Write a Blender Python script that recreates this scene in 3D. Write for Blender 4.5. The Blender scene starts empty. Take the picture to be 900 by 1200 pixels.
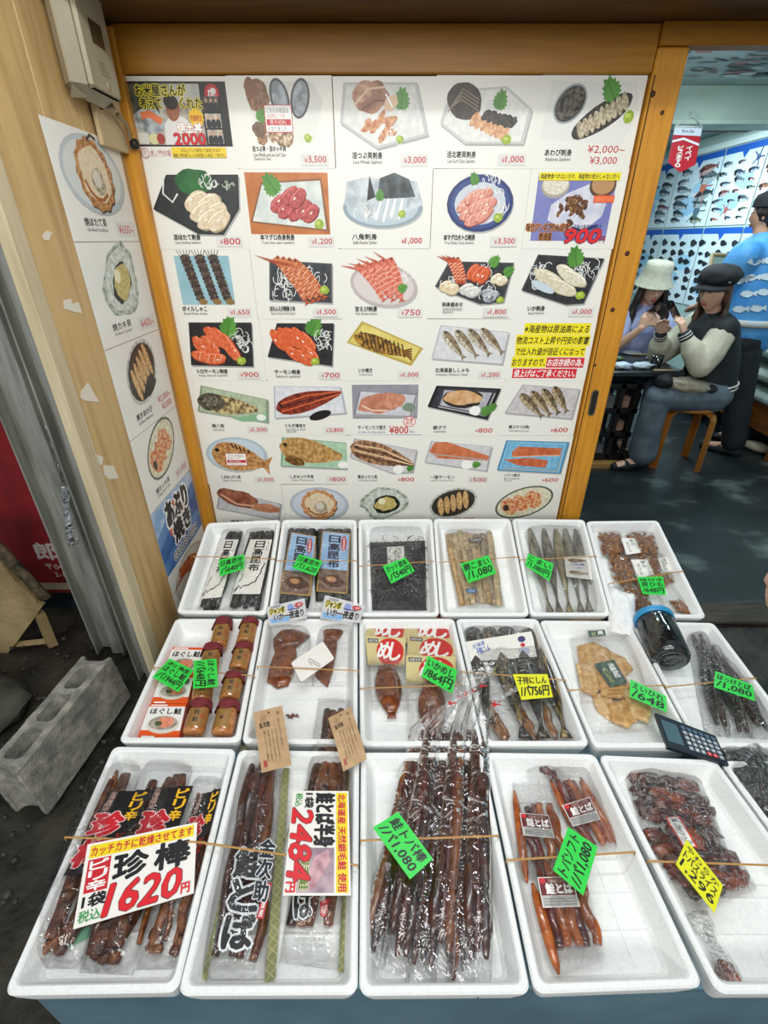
import bpy, math, random
from mathutils import Vector as V, Matrix, noise as MN
R = random.Random(7)
S = bpy.context.scene
COL = S.collection
# ------------------------------------------------------------- camera, light
PITCH = math.radians(29.7); FPX = 561.0; CZ = 1.5
SN, CS = math.sin(PITCH), math.cos(PITCH)
cd = bpy.data.cameras.new('camera'); cam = bpy.data.objects.new('camera', cd); COL.objects.link(cam)
cam.location = (0, 0, CZ); cam.rotation_euler = (math.pi / 2 - PITCH, 0, 0)
cd.sensor_fit = 'HORIZONTAL'; cd.sensor_width = 36; cd.lens = FPX / 900 * 36; cd.clip_start = .02
S.camera = cam
S.view_settings.view_transform = 'Standard'; S.view_settings.look = 'None'
S.view_settings.gamma = 1; S.view_settings.use_curve_mapping = False
S.view_settings.exposure = 0.08
S.cycles.transparent_max_bounces = 24
S.cycles.max_bounces = 8
w = bpy.data.worlds.new('world'); S.world = w; w.use_nodes = True
w.node_tree.nodes['Background'].inputs[0].default_value = (.82, .9, 1, 1)
w.node_tree.nodes['Background'].inputs[1].default_value = .34

def area(name, loc, tgt, sx, sy, power, col):
    d = bpy.data.lights.new(name, 'AREA'); d.shape = 'RECTANGLE'; d.size = sx; d.size_y = sy
    d.energy = power; d.color = col
    o = bpy.data.objects.new(name, d); COL.objects.link(o); o.location = loc
    o.rotation_euler = (V(tgt) - V(loc)).to_track_quat('-Z', 'Y').to_euler()
    return o
area('stall_light', (.1, -.1, 2.7), (.0, 1.0, .45), 2.0, .5, 19, (1, .97, .92))
area('stall_tube_light', (.1, .95, 2.25), (.1, .8, .4), 1.5, .05, 10, (.95, .98, 1))
area('wall_fill_light', (-.2, -2.6, 2.5), (.1, 1.8, 1.2), 3.0, .8, 72, (1, .985, .93))  # fill added behind the camera to brighten the menu wall
area('shop_light', (2.1, 3.1, 2.36), (2.3, 3.1, 0), 1.4, .3, 22, (.8, .95, 1))
area('shop_light', (2.5, 5.4, 2.36), (2.8, 5.6, 0), 1.2, .4, 46, (.78, .94, 1))
for p_, e_ in (((1.0, 3.2, 2.12), 26), ((1.0, 4.9, 2.1), 22)):
    d_ = bpy.data.lights.new('shop_fill', 'POINT'); d_.energy = e_; d_.shadow_soft_size = .12; d_.color = (.82, .96, 1); o_ = bpy.data.objects.new('shop_fill', d_); COL.objects.link(o_); o_.location = p_  # hidden point fills, added to brighten the shop ceiling and beam

# ------------------------------------------------------------- geometry of the view
def ray(px, py):
    u = (px - 450) / FPX; v = (600 - py) / FPX
    return V((u, CS + v * SN, -SN + v * CS))
CAM = V((0, 0, CZ))
def hit(px, py, p0, n):
    d = ray(px, py); n = V(n)
    return CAM + d * ((V(p0) - CAM).dot(n) / d.dot(n))
def atz(px, py, z): return hit(px, py, (0, 0, z), (0, 0, 1))
def aty(px, py, y): return hit(px, py, (0, y, 0), (0, 1, 0))
def atx(px, py, x): return hit(px, py, (x, 0, 0), (1, 0, 0))
RIM = .384
BF = V((0, 1.231, .393)); BB = V((0, 1.648, .529)); bd = (BB - BF).normalized()
PL = {'f': (V((0, .5, RIM)), V((0, 0, 1))), 'm': (V((0, 1, RIM)), V((0, 0, 1))), 'b': (BF, V((0, -bd.z, bd.y)))}
def on(row, px, py, h=0):
    p, n = PL[row]
    return hit(px, py, p + n * h, n)

# ------------------------------------------------------------- materials
def lin(h):
    if not isinstance(h, str): return tuple(h)[:3] + (1,)
    h = h.lstrip('#'); o = []
    for i in (0, 2, 4):
        c = int(h[i:i + 2], 16) / 255
        o.append(c / 12.92 if c <= .04045 else ((c + .055) / 1.055) ** 2.4)
    return tuple(o) + (1,)
MC = {}
def mat(name, c, c2=None, scale=30, rough=.45, metal=0, bump=0, bscale=None, stretch=None, spec=None, c3=None, coat=0, emit=0, detail=4, lo=.35, hi=.65):
    key = (name, str(c), str(c2), scale, rough, bump, str(stretch), str(c3), lo)
    if key in MC: return MC[key]
    m = bpy.data.materials.new(name); m.use_nodes = True; MC[key] = m
    nt = m.node_tree; b = nt.nodes['Principled BSDF']
    b.inputs['Roughness'].default_value = rough; b.inputs['Metallic'].default_value = metal
    b.inputs['Base Color'].default_value = lin(c)
    if spec is not None: b.inputs['Specular IOR Level'].default_value = spec
    if coat: b.inputs['Coat Weight'].default_value = coat; b.inputs['Coat Roughness'].default_value = .08
    if emit: b.inputs['Emission Color'].default_value = lin(c); b.inputs['Emission Strength'].default_value = emit
    if c2 or bump:
        tc = nt.nodes.new('ShaderNodeTexCoord'); mp = nt.nodes.new('ShaderNodeMapping')
        nt.links.new(tc.outputs['Object'], mp.inputs[0])
        if stretch: mp.inputs['Scale'].default_value = stretch
    if c2:
        n = nt.nodes.new('ShaderNodeTexNoise'); n.inputs['Scale'].default_value = scale; n.inputs['Detail'].default_value = detail
        nt.links.new(mp.outputs[0], n.inputs['Vector'])
        r = nt.nodes.new('ShaderNodeValToRGB'); e = r.color_ramp.elements
        e[0].position = lo; e[0].color = lin(c); e[1].position = hi; e[1].color = lin(c2)
        if c3: x = e.new((lo + hi) / 2); x.color = lin(c3)
        nt.links.new(n.outputs['Fac'], r.inputs[0]); nt.links.new(r.outputs[0], b.inputs['Base Color'])
    if bump:
        n2 = nt.nodes.new('ShaderNodeTexNoise'); n2.inputs['Scale'].default_value = bscale or scale; n2.inputs['Detail'].default_value = 3
        nt.links.new(mp.outputs[0], n2.inputs['Vector'])
        bp = nt.nodes.new('ShaderNodeBump'); bp.inputs['Strength'].default_value = bump; bp.inputs['Distance'].default_value = .01
        nt.links.new(n2.outputs['Fac'], bp.inputs['Height']); nt.links.new(bp.outputs[0], b.inputs['Normal'])
    return m
def ink(c, c2=None, scale=60, **k): return mat('print', c, c2, scale * 2, rough=.38, lo=.4, hi=.6, **k)
def film(name='clear_film', bump=.5, scale=38, base=.05, tint='FFFFFF', rough=.07, gain=.7):
    key = (name, bump, scale, base, tint)
    if key in MC: return MC[key]
    m = bpy.data.materials.new(name); m.use_nodes = True; MC[key] = m
    nt = m.node_tree; nt.nodes.remove(nt.nodes['Principled BSDF'])
    tr = nt.nodes.new('ShaderNodeBsdfTransparent'); tr.inputs[0].default_value = lin(tint)
    gl = nt.nodes.new('ShaderNodeBsdfGlossy'); gl.inputs['Roughness'].default_value = rough
    lw = nt.nodes.new('ShaderNodeLayerWeight'); lw.inputs[0].default_value = .25
    mr = nt.nodes.new('ShaderNodeMapRange'); mr.inputs[3].default_value = base; mr.inputs[4].default_value = gain
    mx = nt.nodes.new('ShaderNodeMixShader')
    tc = nt.nodes.new('ShaderNodeTexCoord'); n = nt.nodes.new('ShaderNodeTexNoise'); n.inputs['Scale'].default_value = scale
    n.inputs['Detail'].default_value = 2; n.inputs['Distortion'].default_value = 1.2
    bp = nt.nodes.new('ShaderNodeBump'); bp.inputs['Strength'].default_value = 1; bp.inputs['Distance'].default_value = .03 * bump
    L = nt.links.new
    L(tc.outputs['Object'], n.inputs['Vector']); L(n.outputs['Fac'], bp.inputs['Height'])
    L(bp.outputs[0], gl.inputs['Normal']); L(bp.outputs[0], lw.inputs['Normal'])
    L(lw.outputs['Fresnel'], mr.inputs[0]); L(mr.outputs[0], mx.inputs[0]); L(tr.outputs[0], mx.inputs[1]); L(gl.outputs[0], mx.inputs[2])
    L(mx.outputs[0], nt.nodes['Material Output'].inputs[0])
    return m

# ------------------------------------------------------------- mesh builder
class MB:
    def __init__(s): s.v = []; s.f = []; s.m = []; s.sm = []; s.mats = []
    def add(s, vs, fs, mt, smooth=False):
        if mt not in s.mats: s.mats.append(mt)
        k = s.mats.index(mt); b = len(s.v)
        s.v += [tuple(v) for v in vs]
        for f in fs: s.f.append([b + i for i in f]); s.m.append(k); s.sm.append(smooth)
        return s
    def box(s, c, d, mt, rot=None, bev=0):
        c = V(c); hx, hy, hz = d[0] / 2, d[1] / 2, d[2] / 2
        if bev:
            bv = min(bev, hx * .9, hy * .9, hz * .9); vs = []; fs = []
            for (z, i) in ((-hz, bv), (-hz + bv, 0), (hz - bv, 0), (hz, bv)):
                x, y = hx - i, hy - i; q = bv
                vs += [(-x + q, -y, z), (x - q, -y, z), (x, -y + q, z), (x, y - q, z), (x - q, y, z), (-x + q, y, z), (-x, y - q, z), (-x, -y + q, z)]
            fs.append(list(range(7, -1, -1))); fs.append(list(range(24, 32)))
            for k in range(3):
                for j in range(8): a = k * 8 + j; b2 = k * 8 + (j + 1) % 8; fs.append([a, b2, b2 + 8, a + 8])
        else:
            vs = [(x, y, z) for z in (-hz, hz) for y in (-hy, hy) for x in (-hx, hx)]
            fs = [[0, 2, 3, 1], [4, 5, 7, 6], [0, 1, 5, 4], [2, 6, 7, 3], [0, 4, 6, 2], [1, 3, 7, 5]]
        M = rot.to_matrix() if rot is not None and not isinstance(rot, Matrix) else (rot or Matrix.Identity(3))
        return s.add([c + M @ V(v) for v in vs], fs, mt)
    def tube(s, path, rad, mt, n=8, flat=1, up=(0, 0, 1), cap=True, smooth=True, twist=0, jit=0):
        path = [V(p) for p in path]; up = V(up); N = len(path); vs = []; fs = []
        if not hasattr(rad, '__len__'): rad = [rad] * N
        for i, p in enumerate(path):
            t = (path[min(i + 1, N - 1)] - path[max(i - 1, 0)]).normalized()
            sd = t.cross(up)
            if sd.length < 1e-4: sd = t.cross(V((1, 0, 0)))
            sd.normalize(); u2 = sd.cross(t).normalized()
            fl = flat[i] if hasattr(flat, '__len__') else flat
            for j in range(n):
                a = 2 * math.pi * j / n + twist * i
                r = rad[i] * (1 + (R.uniform(-jit, jit) if jit else 0))
                vs.append(p + sd * (math.cos(a) * r) + u2 * (math.sin(a) * r * fl))
        for i in range(N - 1):
            for j in range(n): a = i * n + j; b = i * n + (j + 1) % n; fs.append([a, b, b + n, a + n])
        if cap: fs.append(list(range(n - 1, -1, -1))); fs.append(list(range((N - 1) * n, N * n)))
        return s.add(vs, fs, mt, smooth)
    def lathe(s, base, axis, prof, mt, n=20, cap=True, smooth=True):
        axis = V(axis).normalized(); base = V(base)
        a = axis.orthogonal().normalized(); b = axis.cross(a); vs = []; fs = []
        for (r, h) in prof:
            for j in range(n):
                t = 2 * math.pi * j / n; vs.append(base + axis * h + a * (math.cos(t) * r) + b * (math.sin(t) * r))
        for i in range(len(prof) - 1):
            for j in range(n): p = i * n + j; q = i * n + (j + 1) % n; fs.append([p, q, q + n, p + n])
        if cap: fs.append(list(range(n - 1, -1, -1))); fs.append(list(range((len(prof) - 1) * n, len(prof) * n)))
        return s.add(vs, fs, mt, smooth)
    def prism(s, pts, n, h, mt, mt2=None):
        k = len(pts); n = V(n); vs = [V(p) for p in pts] + [V(p) + n * h for p in pts]
        s.add(vs, [[i, (i + 1) % k, (i + 1) % k + k, i + k] for i in range(k)] + [list(range(k - 1, -1, -1))], mt)
        return s.add(vs[k:], [list(range(k))], mt2 or mt)
    def blob(s, c, r, mt, sub=(10, 8), amp=.25, fr=3, M=None, seed=0):
        c = V(c); nu, nv = sub; vs = []; fs = []; M = M or Matrix.Identity(3)
        for i in range(nv + 1):
            th = math.pi * i / nv
            for j in range(nu):
                ph = 2 * math.pi * j / nu
                d = V((math.sin(th) * math.cos(ph), math.sin(th) * math.sin(ph), math.cos(th)))
                k = 1 + amp * MN.noise(d * fr * .6 + V((seed * 3.7, seed, 1.3)))
                vs.append(c + M @ V((d.x * r[0] * k, d.y * r[1] * k, d.z * r[2] * k)))
        for i in range(nv):
            for j in range(nu): a = i * nu + j; b = i * nu + (j + 1) % nu; fs.append([a, a + nu, b + nu, b])
        return s.add(vs, fs, mt, True)
    def grid(s, fn, nu, nv, mt, smooth=True):
        vs = [fn(i / nu, j / nv) for j in range(nv + 1) for i in range(nu + 1)]
        return s.add(vs, [[j * (nu + 1) + i, j * (nu + 1) + i + 1, (j + 1) * (nu + 1) + i + 1, (j + 1) * (nu + 1) + i] for j in range(nv) for i in range(nu)], mt, smooth)
    def build(s, name, parent=None, loc=None):
        me = bpy.data.meshes.new(name)
        if parent is not None: L0 = V(parent['_o'])
        elif loc is not None: L0 = V(loc)
        else:
            xs = [v[0] for v in s.v]; ys = [v[1] for v in s.v]; zs = [v[2] for v in s.v]
            L0 = V(((min(xs) + max(xs)) / 2, (min(ys) + max(ys)) / 2, min(zs)))
        me.from_pydata([(v[0] - L0.x, v[1] - L0.y, v[2] - L0.z) for v in s.v], [], s.f)
        for m_ in s.mats: me.materials.append(m_)
        me.polygons.foreach_set('material_index', s.m); me.polygons.foreach_set('use_smooth', s.sm); me.update()
        o = bpy.data.objects.new(name, me); COL.objects.link(o)
        if parent is not None: o.parent = parent
        else: o.location = L0
        o['_o'] = tuple(L0)
        return o
def tag(o, label=None, cat=None, group=None, kind=None):
    if label: o['label'] = label
    if cat: o['category'] = cat
    if group: o['group'] = group
    if kind: o['kind'] = kind
    return o
def thing(name, label, cat, loc, group=None):
    o = bpy.data.objects.new(name, None); COL.objects.link(o); o.location = loc; o['_o'] = tuple(loc); o.empty_display_size = .05
    return tag(o, label, cat, group)
def struct(name, mb): return tag(mb.build(name), kind='structure')
def dup(o, off, parent=None):
    c = o.copy(); COL.objects.link(c)
    if parent is None: c.location = V(o.location) + V(off); c['_o'] = tuple(c.location)
    else: c.parent = parent
    for ch in o.children: dup(ch, off, c)
    return c

# ------------------------------------------------------------- lettering
TC = {}
_fc = bpy.data.curves.new('lettering', 'FONT'); _fo = bpy.data.objects.new('lettering', _fc); COL.objects.link(_fo)
def glyphs(s, bold):
    k = (s, bold)
    if k in TC: return TC[k]
    _fc.body = s; _fc.size = 1; _fc.resolution_u = 2; _fc.offset = bold; _fc.fill_mode = 'FRONT' if hasattr(_fc, 'fill_mode') else _fc.fill_mode
    bpy.context.view_layer.update()
    dg = bpy.context.evaluated_depsgraph_get(); me = bpy.data.meshes.new_from_object(_fo.evaluated_get(dg))
    vs = [(v.co.x, v.co.y) for v in me.vertices]; fs = [list(p.vertices) for p in me.polygons]
    bpy.data.meshes.remove(me)
    if not vs: TC[k] = None; return None
    x0 = min(v[0] for v in vs); x1 = max(v[0] for v in vs); y0 = min(v[1] for v in vs); y1 = max(v[1] for v in vs)
    TC[k] = ([((a - x0) / max(x1 - x0, 1e-4), (b - y0) / max(y1 - y0, 1e-4)) for a, b in vs], fs, (x1 - x0) / max(y1 - y0, 1e-4)); return TC[k]

# ------------------------------------------------------------- printed quads
class Art:
    """A flat printed thing: corners (top-left, top-right, bottom-right, bottom-left) in the world, drawn on in W x H units, origin bottom-left."""
    def __init__(s, c, W, H, paper=None, th=.0008, mb=None, eps=3.5e-5, bend=0, face=None):
        s.c = [V(p) for p in c]; s.W = W; s.H = H; s.mb = mb or MB(); s.eps = eps; s.k = 0; s.bend = bend
        n = (s.c[1] - s.c[0]).cross(s.c[0] - s.c[3]).normalized()
        if face is not None and n.dot(V(face)) < 0: n = -n
        if not bend:
            m_ = (s.c[0] + s.c[1] + s.c[2] + s.c[3]) / 4; s.c = [p - n * (p - m_).dot(n) for p in s.c]
        s.n = n; s.th = th; s.L0 = (s.c[0] - s.c[3]).length
        if paper is not None:
            if bend:
                for (hh) in (0, th):
                    s.mb.grid(lambda x, y: s.at(x * W, y * H) + n * (hh - th), 2, 10, paper)
                q = [s.at(x * W, y * H) for y in (0, .25, .5, .75, 1) for x in (0, 1)]
            else:
                q = [s.at(0, 0), s.at(W, 0), s.at(W, H), s.at(0, H)]
                s.mb.prism([p - n * th for p in q], n, th, paper)
    def at(s, x, y, k=0):
        a = x / s.W; b = y / s.H; c = s.c
        p = c[3] * ((1 - a) * (1 - b)) + c[2] * (a * (1 - b)) + c[1] * (a * b) + c[0] * ((1 - a) * b)
        h = s.bend * math.sin(math.pi * b) * s.L0 if s.bend else 0
        return p + s.n * (k * s.eps + h)
    def poly(s, pts, m, k=None):
        if k is None: s.k += 1; k = s.k
        s.mb.add([s.at(x, y, k) for x, y in pts], [list(range(len(pts)))], m); return s
    def rect(s, x0, y0, x1, y1, m): return s.poly([(x0, y0), (x1, y0), (x1, y1), (x0, y1)], m)
    def ell(s, cx, cy, rx, ry, m, rot=0, wob=0, n=22, seed=0):
        ca, sa = math.cos(rot), math.sin(rot); p = []
        for i in range(n):
            t = 2 * math.pi * i / n
            k = 1 + (wob * MN.noise(V((math.cos(t) * 1.7 + seed * 5.1, math.sin(t) * 1.7, cx * 3 + cy))) if wob else 0)
            x, y = math.cos(t) * rx * k, math.sin(t) * ry * k
            p.append((cx + x * ca - y * sa, cy + x * sa + y * ca))
        return s.poly(p, m)
    def line(s, pts, w, m, w2=None):
        s.k += 1; N = len(pts); L = []; Rr = []
        for i, (x, y) in enumerate(pts):
            x0, y0 = pts[max(i - 1, 0)]; x1, y1 = pts[min(i + 1, N - 1)]
            dx, dy = x1 - x0, y1 - y0; d = math.hypot(dx, dy) or 1
            ww = (w if w2 is None else w + (w2 - w) * i / max(N - 1, 1)) / 2
            L.append((x - dy / d * ww, y + dx / d * ww)); Rr.append((x + dy / d * ww, y - dx / d * ww))
        for i in range(N - 1): s.poly([L[i], Rr[i], Rr[i + 1], L[i + 1]], m, s.k)
        return s
    def text(s, t, x0, y0, x1, y1, m, bold=.0, shear=0, k=None, rot=0, outline=None, ow=.05, keep=False):
        if outline is not None: s.text(t, x0, y0, x1, y1, outline, bold + ow, shear, None, rot); s.k += 3
        g = glyphs(t, 0)
        if not g: return s
        vs, fs, asp = g
        if k is None: s.k += 1; k = s.k
        w, h = x1 - x0, y1 - y0
        if keep and asp * h < w: w = asp * h
        cx, cy = x0 + w / 2, y0 + h / 2; ca, sa = math.cos(rot), math.sin(rot)
        b = bold * min(h, w if len(t) == 1 else h) * .9
        sh = [(0, 0)] if b <= 0 else [(math.cos(q * math.pi / (2 if bold < .05 else 4)) * b, math.sin(q * math.pi / (2 if bold < .05 else 4)) * b) for q in range(4 if bold < .05 else 8)]
        for ci, (dx, dy) in enumerate(sh):
            out = []; kk = k + ci * .22
            for a, bb in vs:
                x = (a - .5) * w + (bb - .5) * h * shear + dx; y = (bb - .5) * h + dy
                out.append(s.at(cx + x * ca - y * sa, cy + x * sa + y * ca, kk))
            s.mb.add(out, fs, m)
        if len(sh) > 1: s.k = max(s.k, k + .22 * len(sh))
        return s
    def vtext(s, t, x0, y0, x1, y1, m, bold=0, outline=None, ow=.05, shear=0):
        n = len(t); h = (y1 - y0) / n
        for p in ((outline, bold + ow), (m, bold)):
            if p[0] is None: continue
            s.k += 1
            for i, ch in enumerate(t):
                yy = y1 - (i + 1) * h
                if ch in 'ー-': s.text('丨', x0 + (x1 - x0) * .4, yy + h * .1, x0 + (x1 - x0) * .6, yy + h * .9, p[0], p[1], 0, s.k)
                else: s.text(ch, x0, yy + h * .06, x1, yy + h * .94, p[0], p[1], shear, s.k)
        return s
    def build(s, name, parent=None): return s.mb.build(name, parent)
def quad(row, pts, h=0): return [on(row, x, y, h) for x, y in pts]
# ============================================================= the setting
WOOD = mat('pine', '905a04', 'ae7408', 5, rough=.42, stretch=(1.2, 1.2, 14), c3='a16806', bump=.05, lo=.3, hi=.7)
WOODV = mat('pine upright', 'b87a20', 'd4942c', 5, rough=.4, stretch=(14, 14, .9), c3='c68826', bump=.05, lo=.3, hi=.7)
WOODH = mat('pine rail', '986203', 'ac7408', 5, rough=.42, stretch=(.9, 14, 14), lo=.3, hi=.7)
BOARD = mat('varnished board', 'bd9c66', 'a88652', 3, rough=.45, stretch=(6, 6, .6), c3='c6a771', lo=.3, hi=.7)
PALE = mat('pale timber', 'cdbf9f', 'b0a17f', 4, rough=.6, stretch=(8, 8, .6))
ALU = mat('worn aluminium', 'b9bab0', '8e9088', 6, rough=.42, metal=.45, stretch=(6, 6, .7), bump=.1)
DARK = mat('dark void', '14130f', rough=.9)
KNOT = mat('knot', '4a2a08', rough=.6)
GROUND = mat('wet ground', '16150f', '3a372c', 9, rough=.55, bump=.8, bscale=22)
FLOORM = mat('shop concrete', '161f22', '667370', 3.0, rough=.36, c3='222c2f', stretch=(1, 1.5, 1), bump=.06, lo=.38, hi=.74, detail=7)
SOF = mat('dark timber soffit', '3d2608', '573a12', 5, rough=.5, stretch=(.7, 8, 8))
WY = 1.80
struct('floor', MB().box((2.5, 5.4, -.05), (9, 7.3, .1), FLOORM))
def gnd(x, y):
    X = -3 + 7 * x; Y = -2 + (4.1 if X < -.75 else 3.62) * y
    return V((X, Y, (.02 * MN.noise(V((X * 5, Y * 5, 0))) + .012 * MN.noise(V((X * 14, Y * 14, 3))) - .025) if X < -.4 else -.012))
g = MB(); g.grid(gnd, 120, 70, GROUND); struct('ground', g)
struct('trim_1', MB().box((1.7, 1.685, -.02), (2.6, .14, .06), mat('sill timber', '2c2619', '4a4230', 6, rough=.6, stretch=(1, 8, 8), bump=.3), bev=.006))
mb = MB(); mb.box((0, WY + .02, 1.0), (1.56, .03, 2.0), WOOD); struct('wall_back', mb)
mb = MB(); mb.box((.005, WY - .005, 1.957), (1.50, .026, .104), WOODH, bev=.003); struct('trim_2', mb)
mb = MB(); mb.box((-.765, WY - .012, 1.0), (.062, .04, 2.0), WOODV, bev=.003); struct('trim_3', mb)
mb = MB(); mb.box((1.62, WY - .005, 1.986), (1.73, .05, .05), WOODH, bev=.003)
struct('trim_4', mb)
# sliding door stile with its finger pull
mb = MB(); mb.box((.80, WY - .004, .985), (.088, .036, 1.95), WOODV, bev=.004)
for (px, py, r) in ((735, 297, .008), (718, 363, .008), (776, 132, .006), (697, 428, .005), (765, 110, .008)):
    p = aty(px, py, WY - .0225); mb.lathe(p, (0, -1, 0), [(r, 0), (r * .5, .0006)], KNOT, n=10)
ds = struct('door_1', mb)
c0 = aty(695, 472, WY - .022); mb = MB(); SS = mat('pull steel', '6d6a62', '8b877c', 9, rough=.35, metal=.8)
def oval(mb, c, w, h, y, mt, m2, dep=.004):
    pts = [(c.x + w * (math.cos(a)), y, c.z + (h - w) * (1 if math.sin(a) > 0 else -1) + w * math.sin(a)) for a in [2 * math.pi * i / 24 for i in range(24)]]
    mb.prism(pts, (0, -1, 0), dep, mt, m2)
oval(mb, c0, .0135, .05, WY - .0225, SS, SS, .003); oval(mb, c0, .0095, .045, WY - .0253, DARK, mat('pull recess', '35332e', rough=.4, metal=.6), .0006)
o = mb.build('finger_pull', ds)
struct('trim_5', MB().box((.762, WY - .0215, 1.1), (.0025, .005, 1.6), mat('door gap', '2a1a06', rough=.8)))
# soffit over the front
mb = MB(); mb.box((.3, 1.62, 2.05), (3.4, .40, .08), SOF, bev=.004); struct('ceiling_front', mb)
# left return wall
WX = -.775
mb = MB()
ys = [(1.20, 1.395), (1.397, 1.56), (1.562, 1.80)]
for a, b in ys: mb.box((WX - .012, (a + b) / 2, 1.0), (.024, b - a, 2.02), BOARD, bev=.002)
struct('wall_left', mb)
mb = MB(); mb.box((WX - .012, 1.17, 1.0), (.03, .052, 2.02), PALE, bev=.003); struct('trim_6', mb)
mb = MB(); mb.box((WX + .012, 1.70, 1.87), (.012, .17, .30), mat('pale batten', 'd2c09a', 'c0ab80', 5, rough=.5), bev=.002); struct('trim_7', mb)
# torn scraps of old paper still stuck to the board
SCR = mat('torn paper', 'd9d2c0', rough=.8)
sc_ = [[(74, 352), (83, 350), (84, 356), (92, 354), (96, 367), (88, 366), (80, 363), (75, 362)], [(95, 458), (103, 448), (108, 457), (116, 471), (100, 470), (94, 466)],
       [(121, 545), (133, 546), (139, 560), (128, 562), (122, 556)], [(112, 532), (121, 536), (119, 545), (113, 543)], [(49, 276), (55, 270), (61, 273), (57, 282), (51, 281)]]
for i, pts in enumerate(sc_):
    mb = MB(); mb.prism([atx(x, y, WX + .0005) for x, y in pts], (1, 0, 0), .0006, SCR)
    tag(mb.build('paper_scrap'), ['torn white scrap stuck high on the beige board above the triangular one', 'triangular torn white scrap on the beige board', 'larger lower torn scrap beside the blue grilled dish sheet', 'small torn scrap just above the larger lowest scrap', 'smallest torn scrap, topmost on the beige board'][i], 'paper scrap', 'torn paper scraps on the beige board')
# aluminium shutter rails, the left one at an angle to the wall
def rail(name, x, y, w, d, label, lip):
    mb = MB()
    mb.box((x, y, 1.2), (w * .3, d, 2.4), ALU, bev=.002); mb.box((x - w * .35, y + d * .3, 1.2), (w * .4, d * .35, 2.4), ALU, bev=.002)
    mb.box((x + w * .35, y + d * .3, 1.2), (w * .4, d * .35, 2.4), ALU, bev=.002); mb.box((x + w * .5, y - d * .05, 1.2), (.006, d * .9, 2.4), ALU, bev=.001); mb.box((x - w * .5, y - d * .1, 1.2), (.006, d, 2.4), ALU, bev=.001)
    return tag(mb.build(name), label, 'rail')
rail('shutter_rail', -.915, 1.33, .085, .05, 'grey aluminium shutter rail standing next to the beige board', 1)
rail('shutter_rail', -1.105, 1.47, .17, .06, 'wider grey aluminium rail with clear plastic on it, beside the dark gap', 1)
# darkness behind the rails
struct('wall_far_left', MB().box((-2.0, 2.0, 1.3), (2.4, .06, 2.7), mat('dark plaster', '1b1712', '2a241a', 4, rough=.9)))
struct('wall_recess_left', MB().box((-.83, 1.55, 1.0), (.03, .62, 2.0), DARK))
# ------------------------------------------------------------- the shop inside
SHOPW = mat('shop wall', 'a9c0bd', rough=.6)
CEILM = mat('shop ceiling', '8ea3a0', 'a3b6b2', 2, rough=.7)
PX = 3.4
struct('wall_right', MB().box((PX + .03, 5.5, 1.25), (.05, 7.2, 2.5), SHOPW))
struct('wall_rear', MB().box((2.0, 9.0, 1.25), (6, .1, 2.5), SHOPW))
struct('wall_side', MB().box((-1.2, 5.4, 1.25), (.08, 7.2, 2.5), SHOPW))
struct('ceiling', MB().box((1.4, 5.45, 2.46), (5.4, 7.2, .08), CEILM))
mb = MB(); mb.box((1.5, 4.40, 2.31), (3.9, .2, .22), mat('pale beam', 'b9cdc0', 'a9beb4', 3, rough=.6), bev=.008); mb.box((1.5, 4.285, 2.215), (3.9, .03, .03), mat('pale beam', 'b9cdc0', 'a9beb4', 3, rough=.6), bev=.004); struct('ceiling_beam', mb)
struct('trim_8', MB().box((PX - .005, 5.5, 2.31), (.03, 7.1, .05), mat('pale cornice', 'cfe0de', rough=.5)))
BLUE = mat('blue border', '1b57b0', rough=.5)
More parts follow.
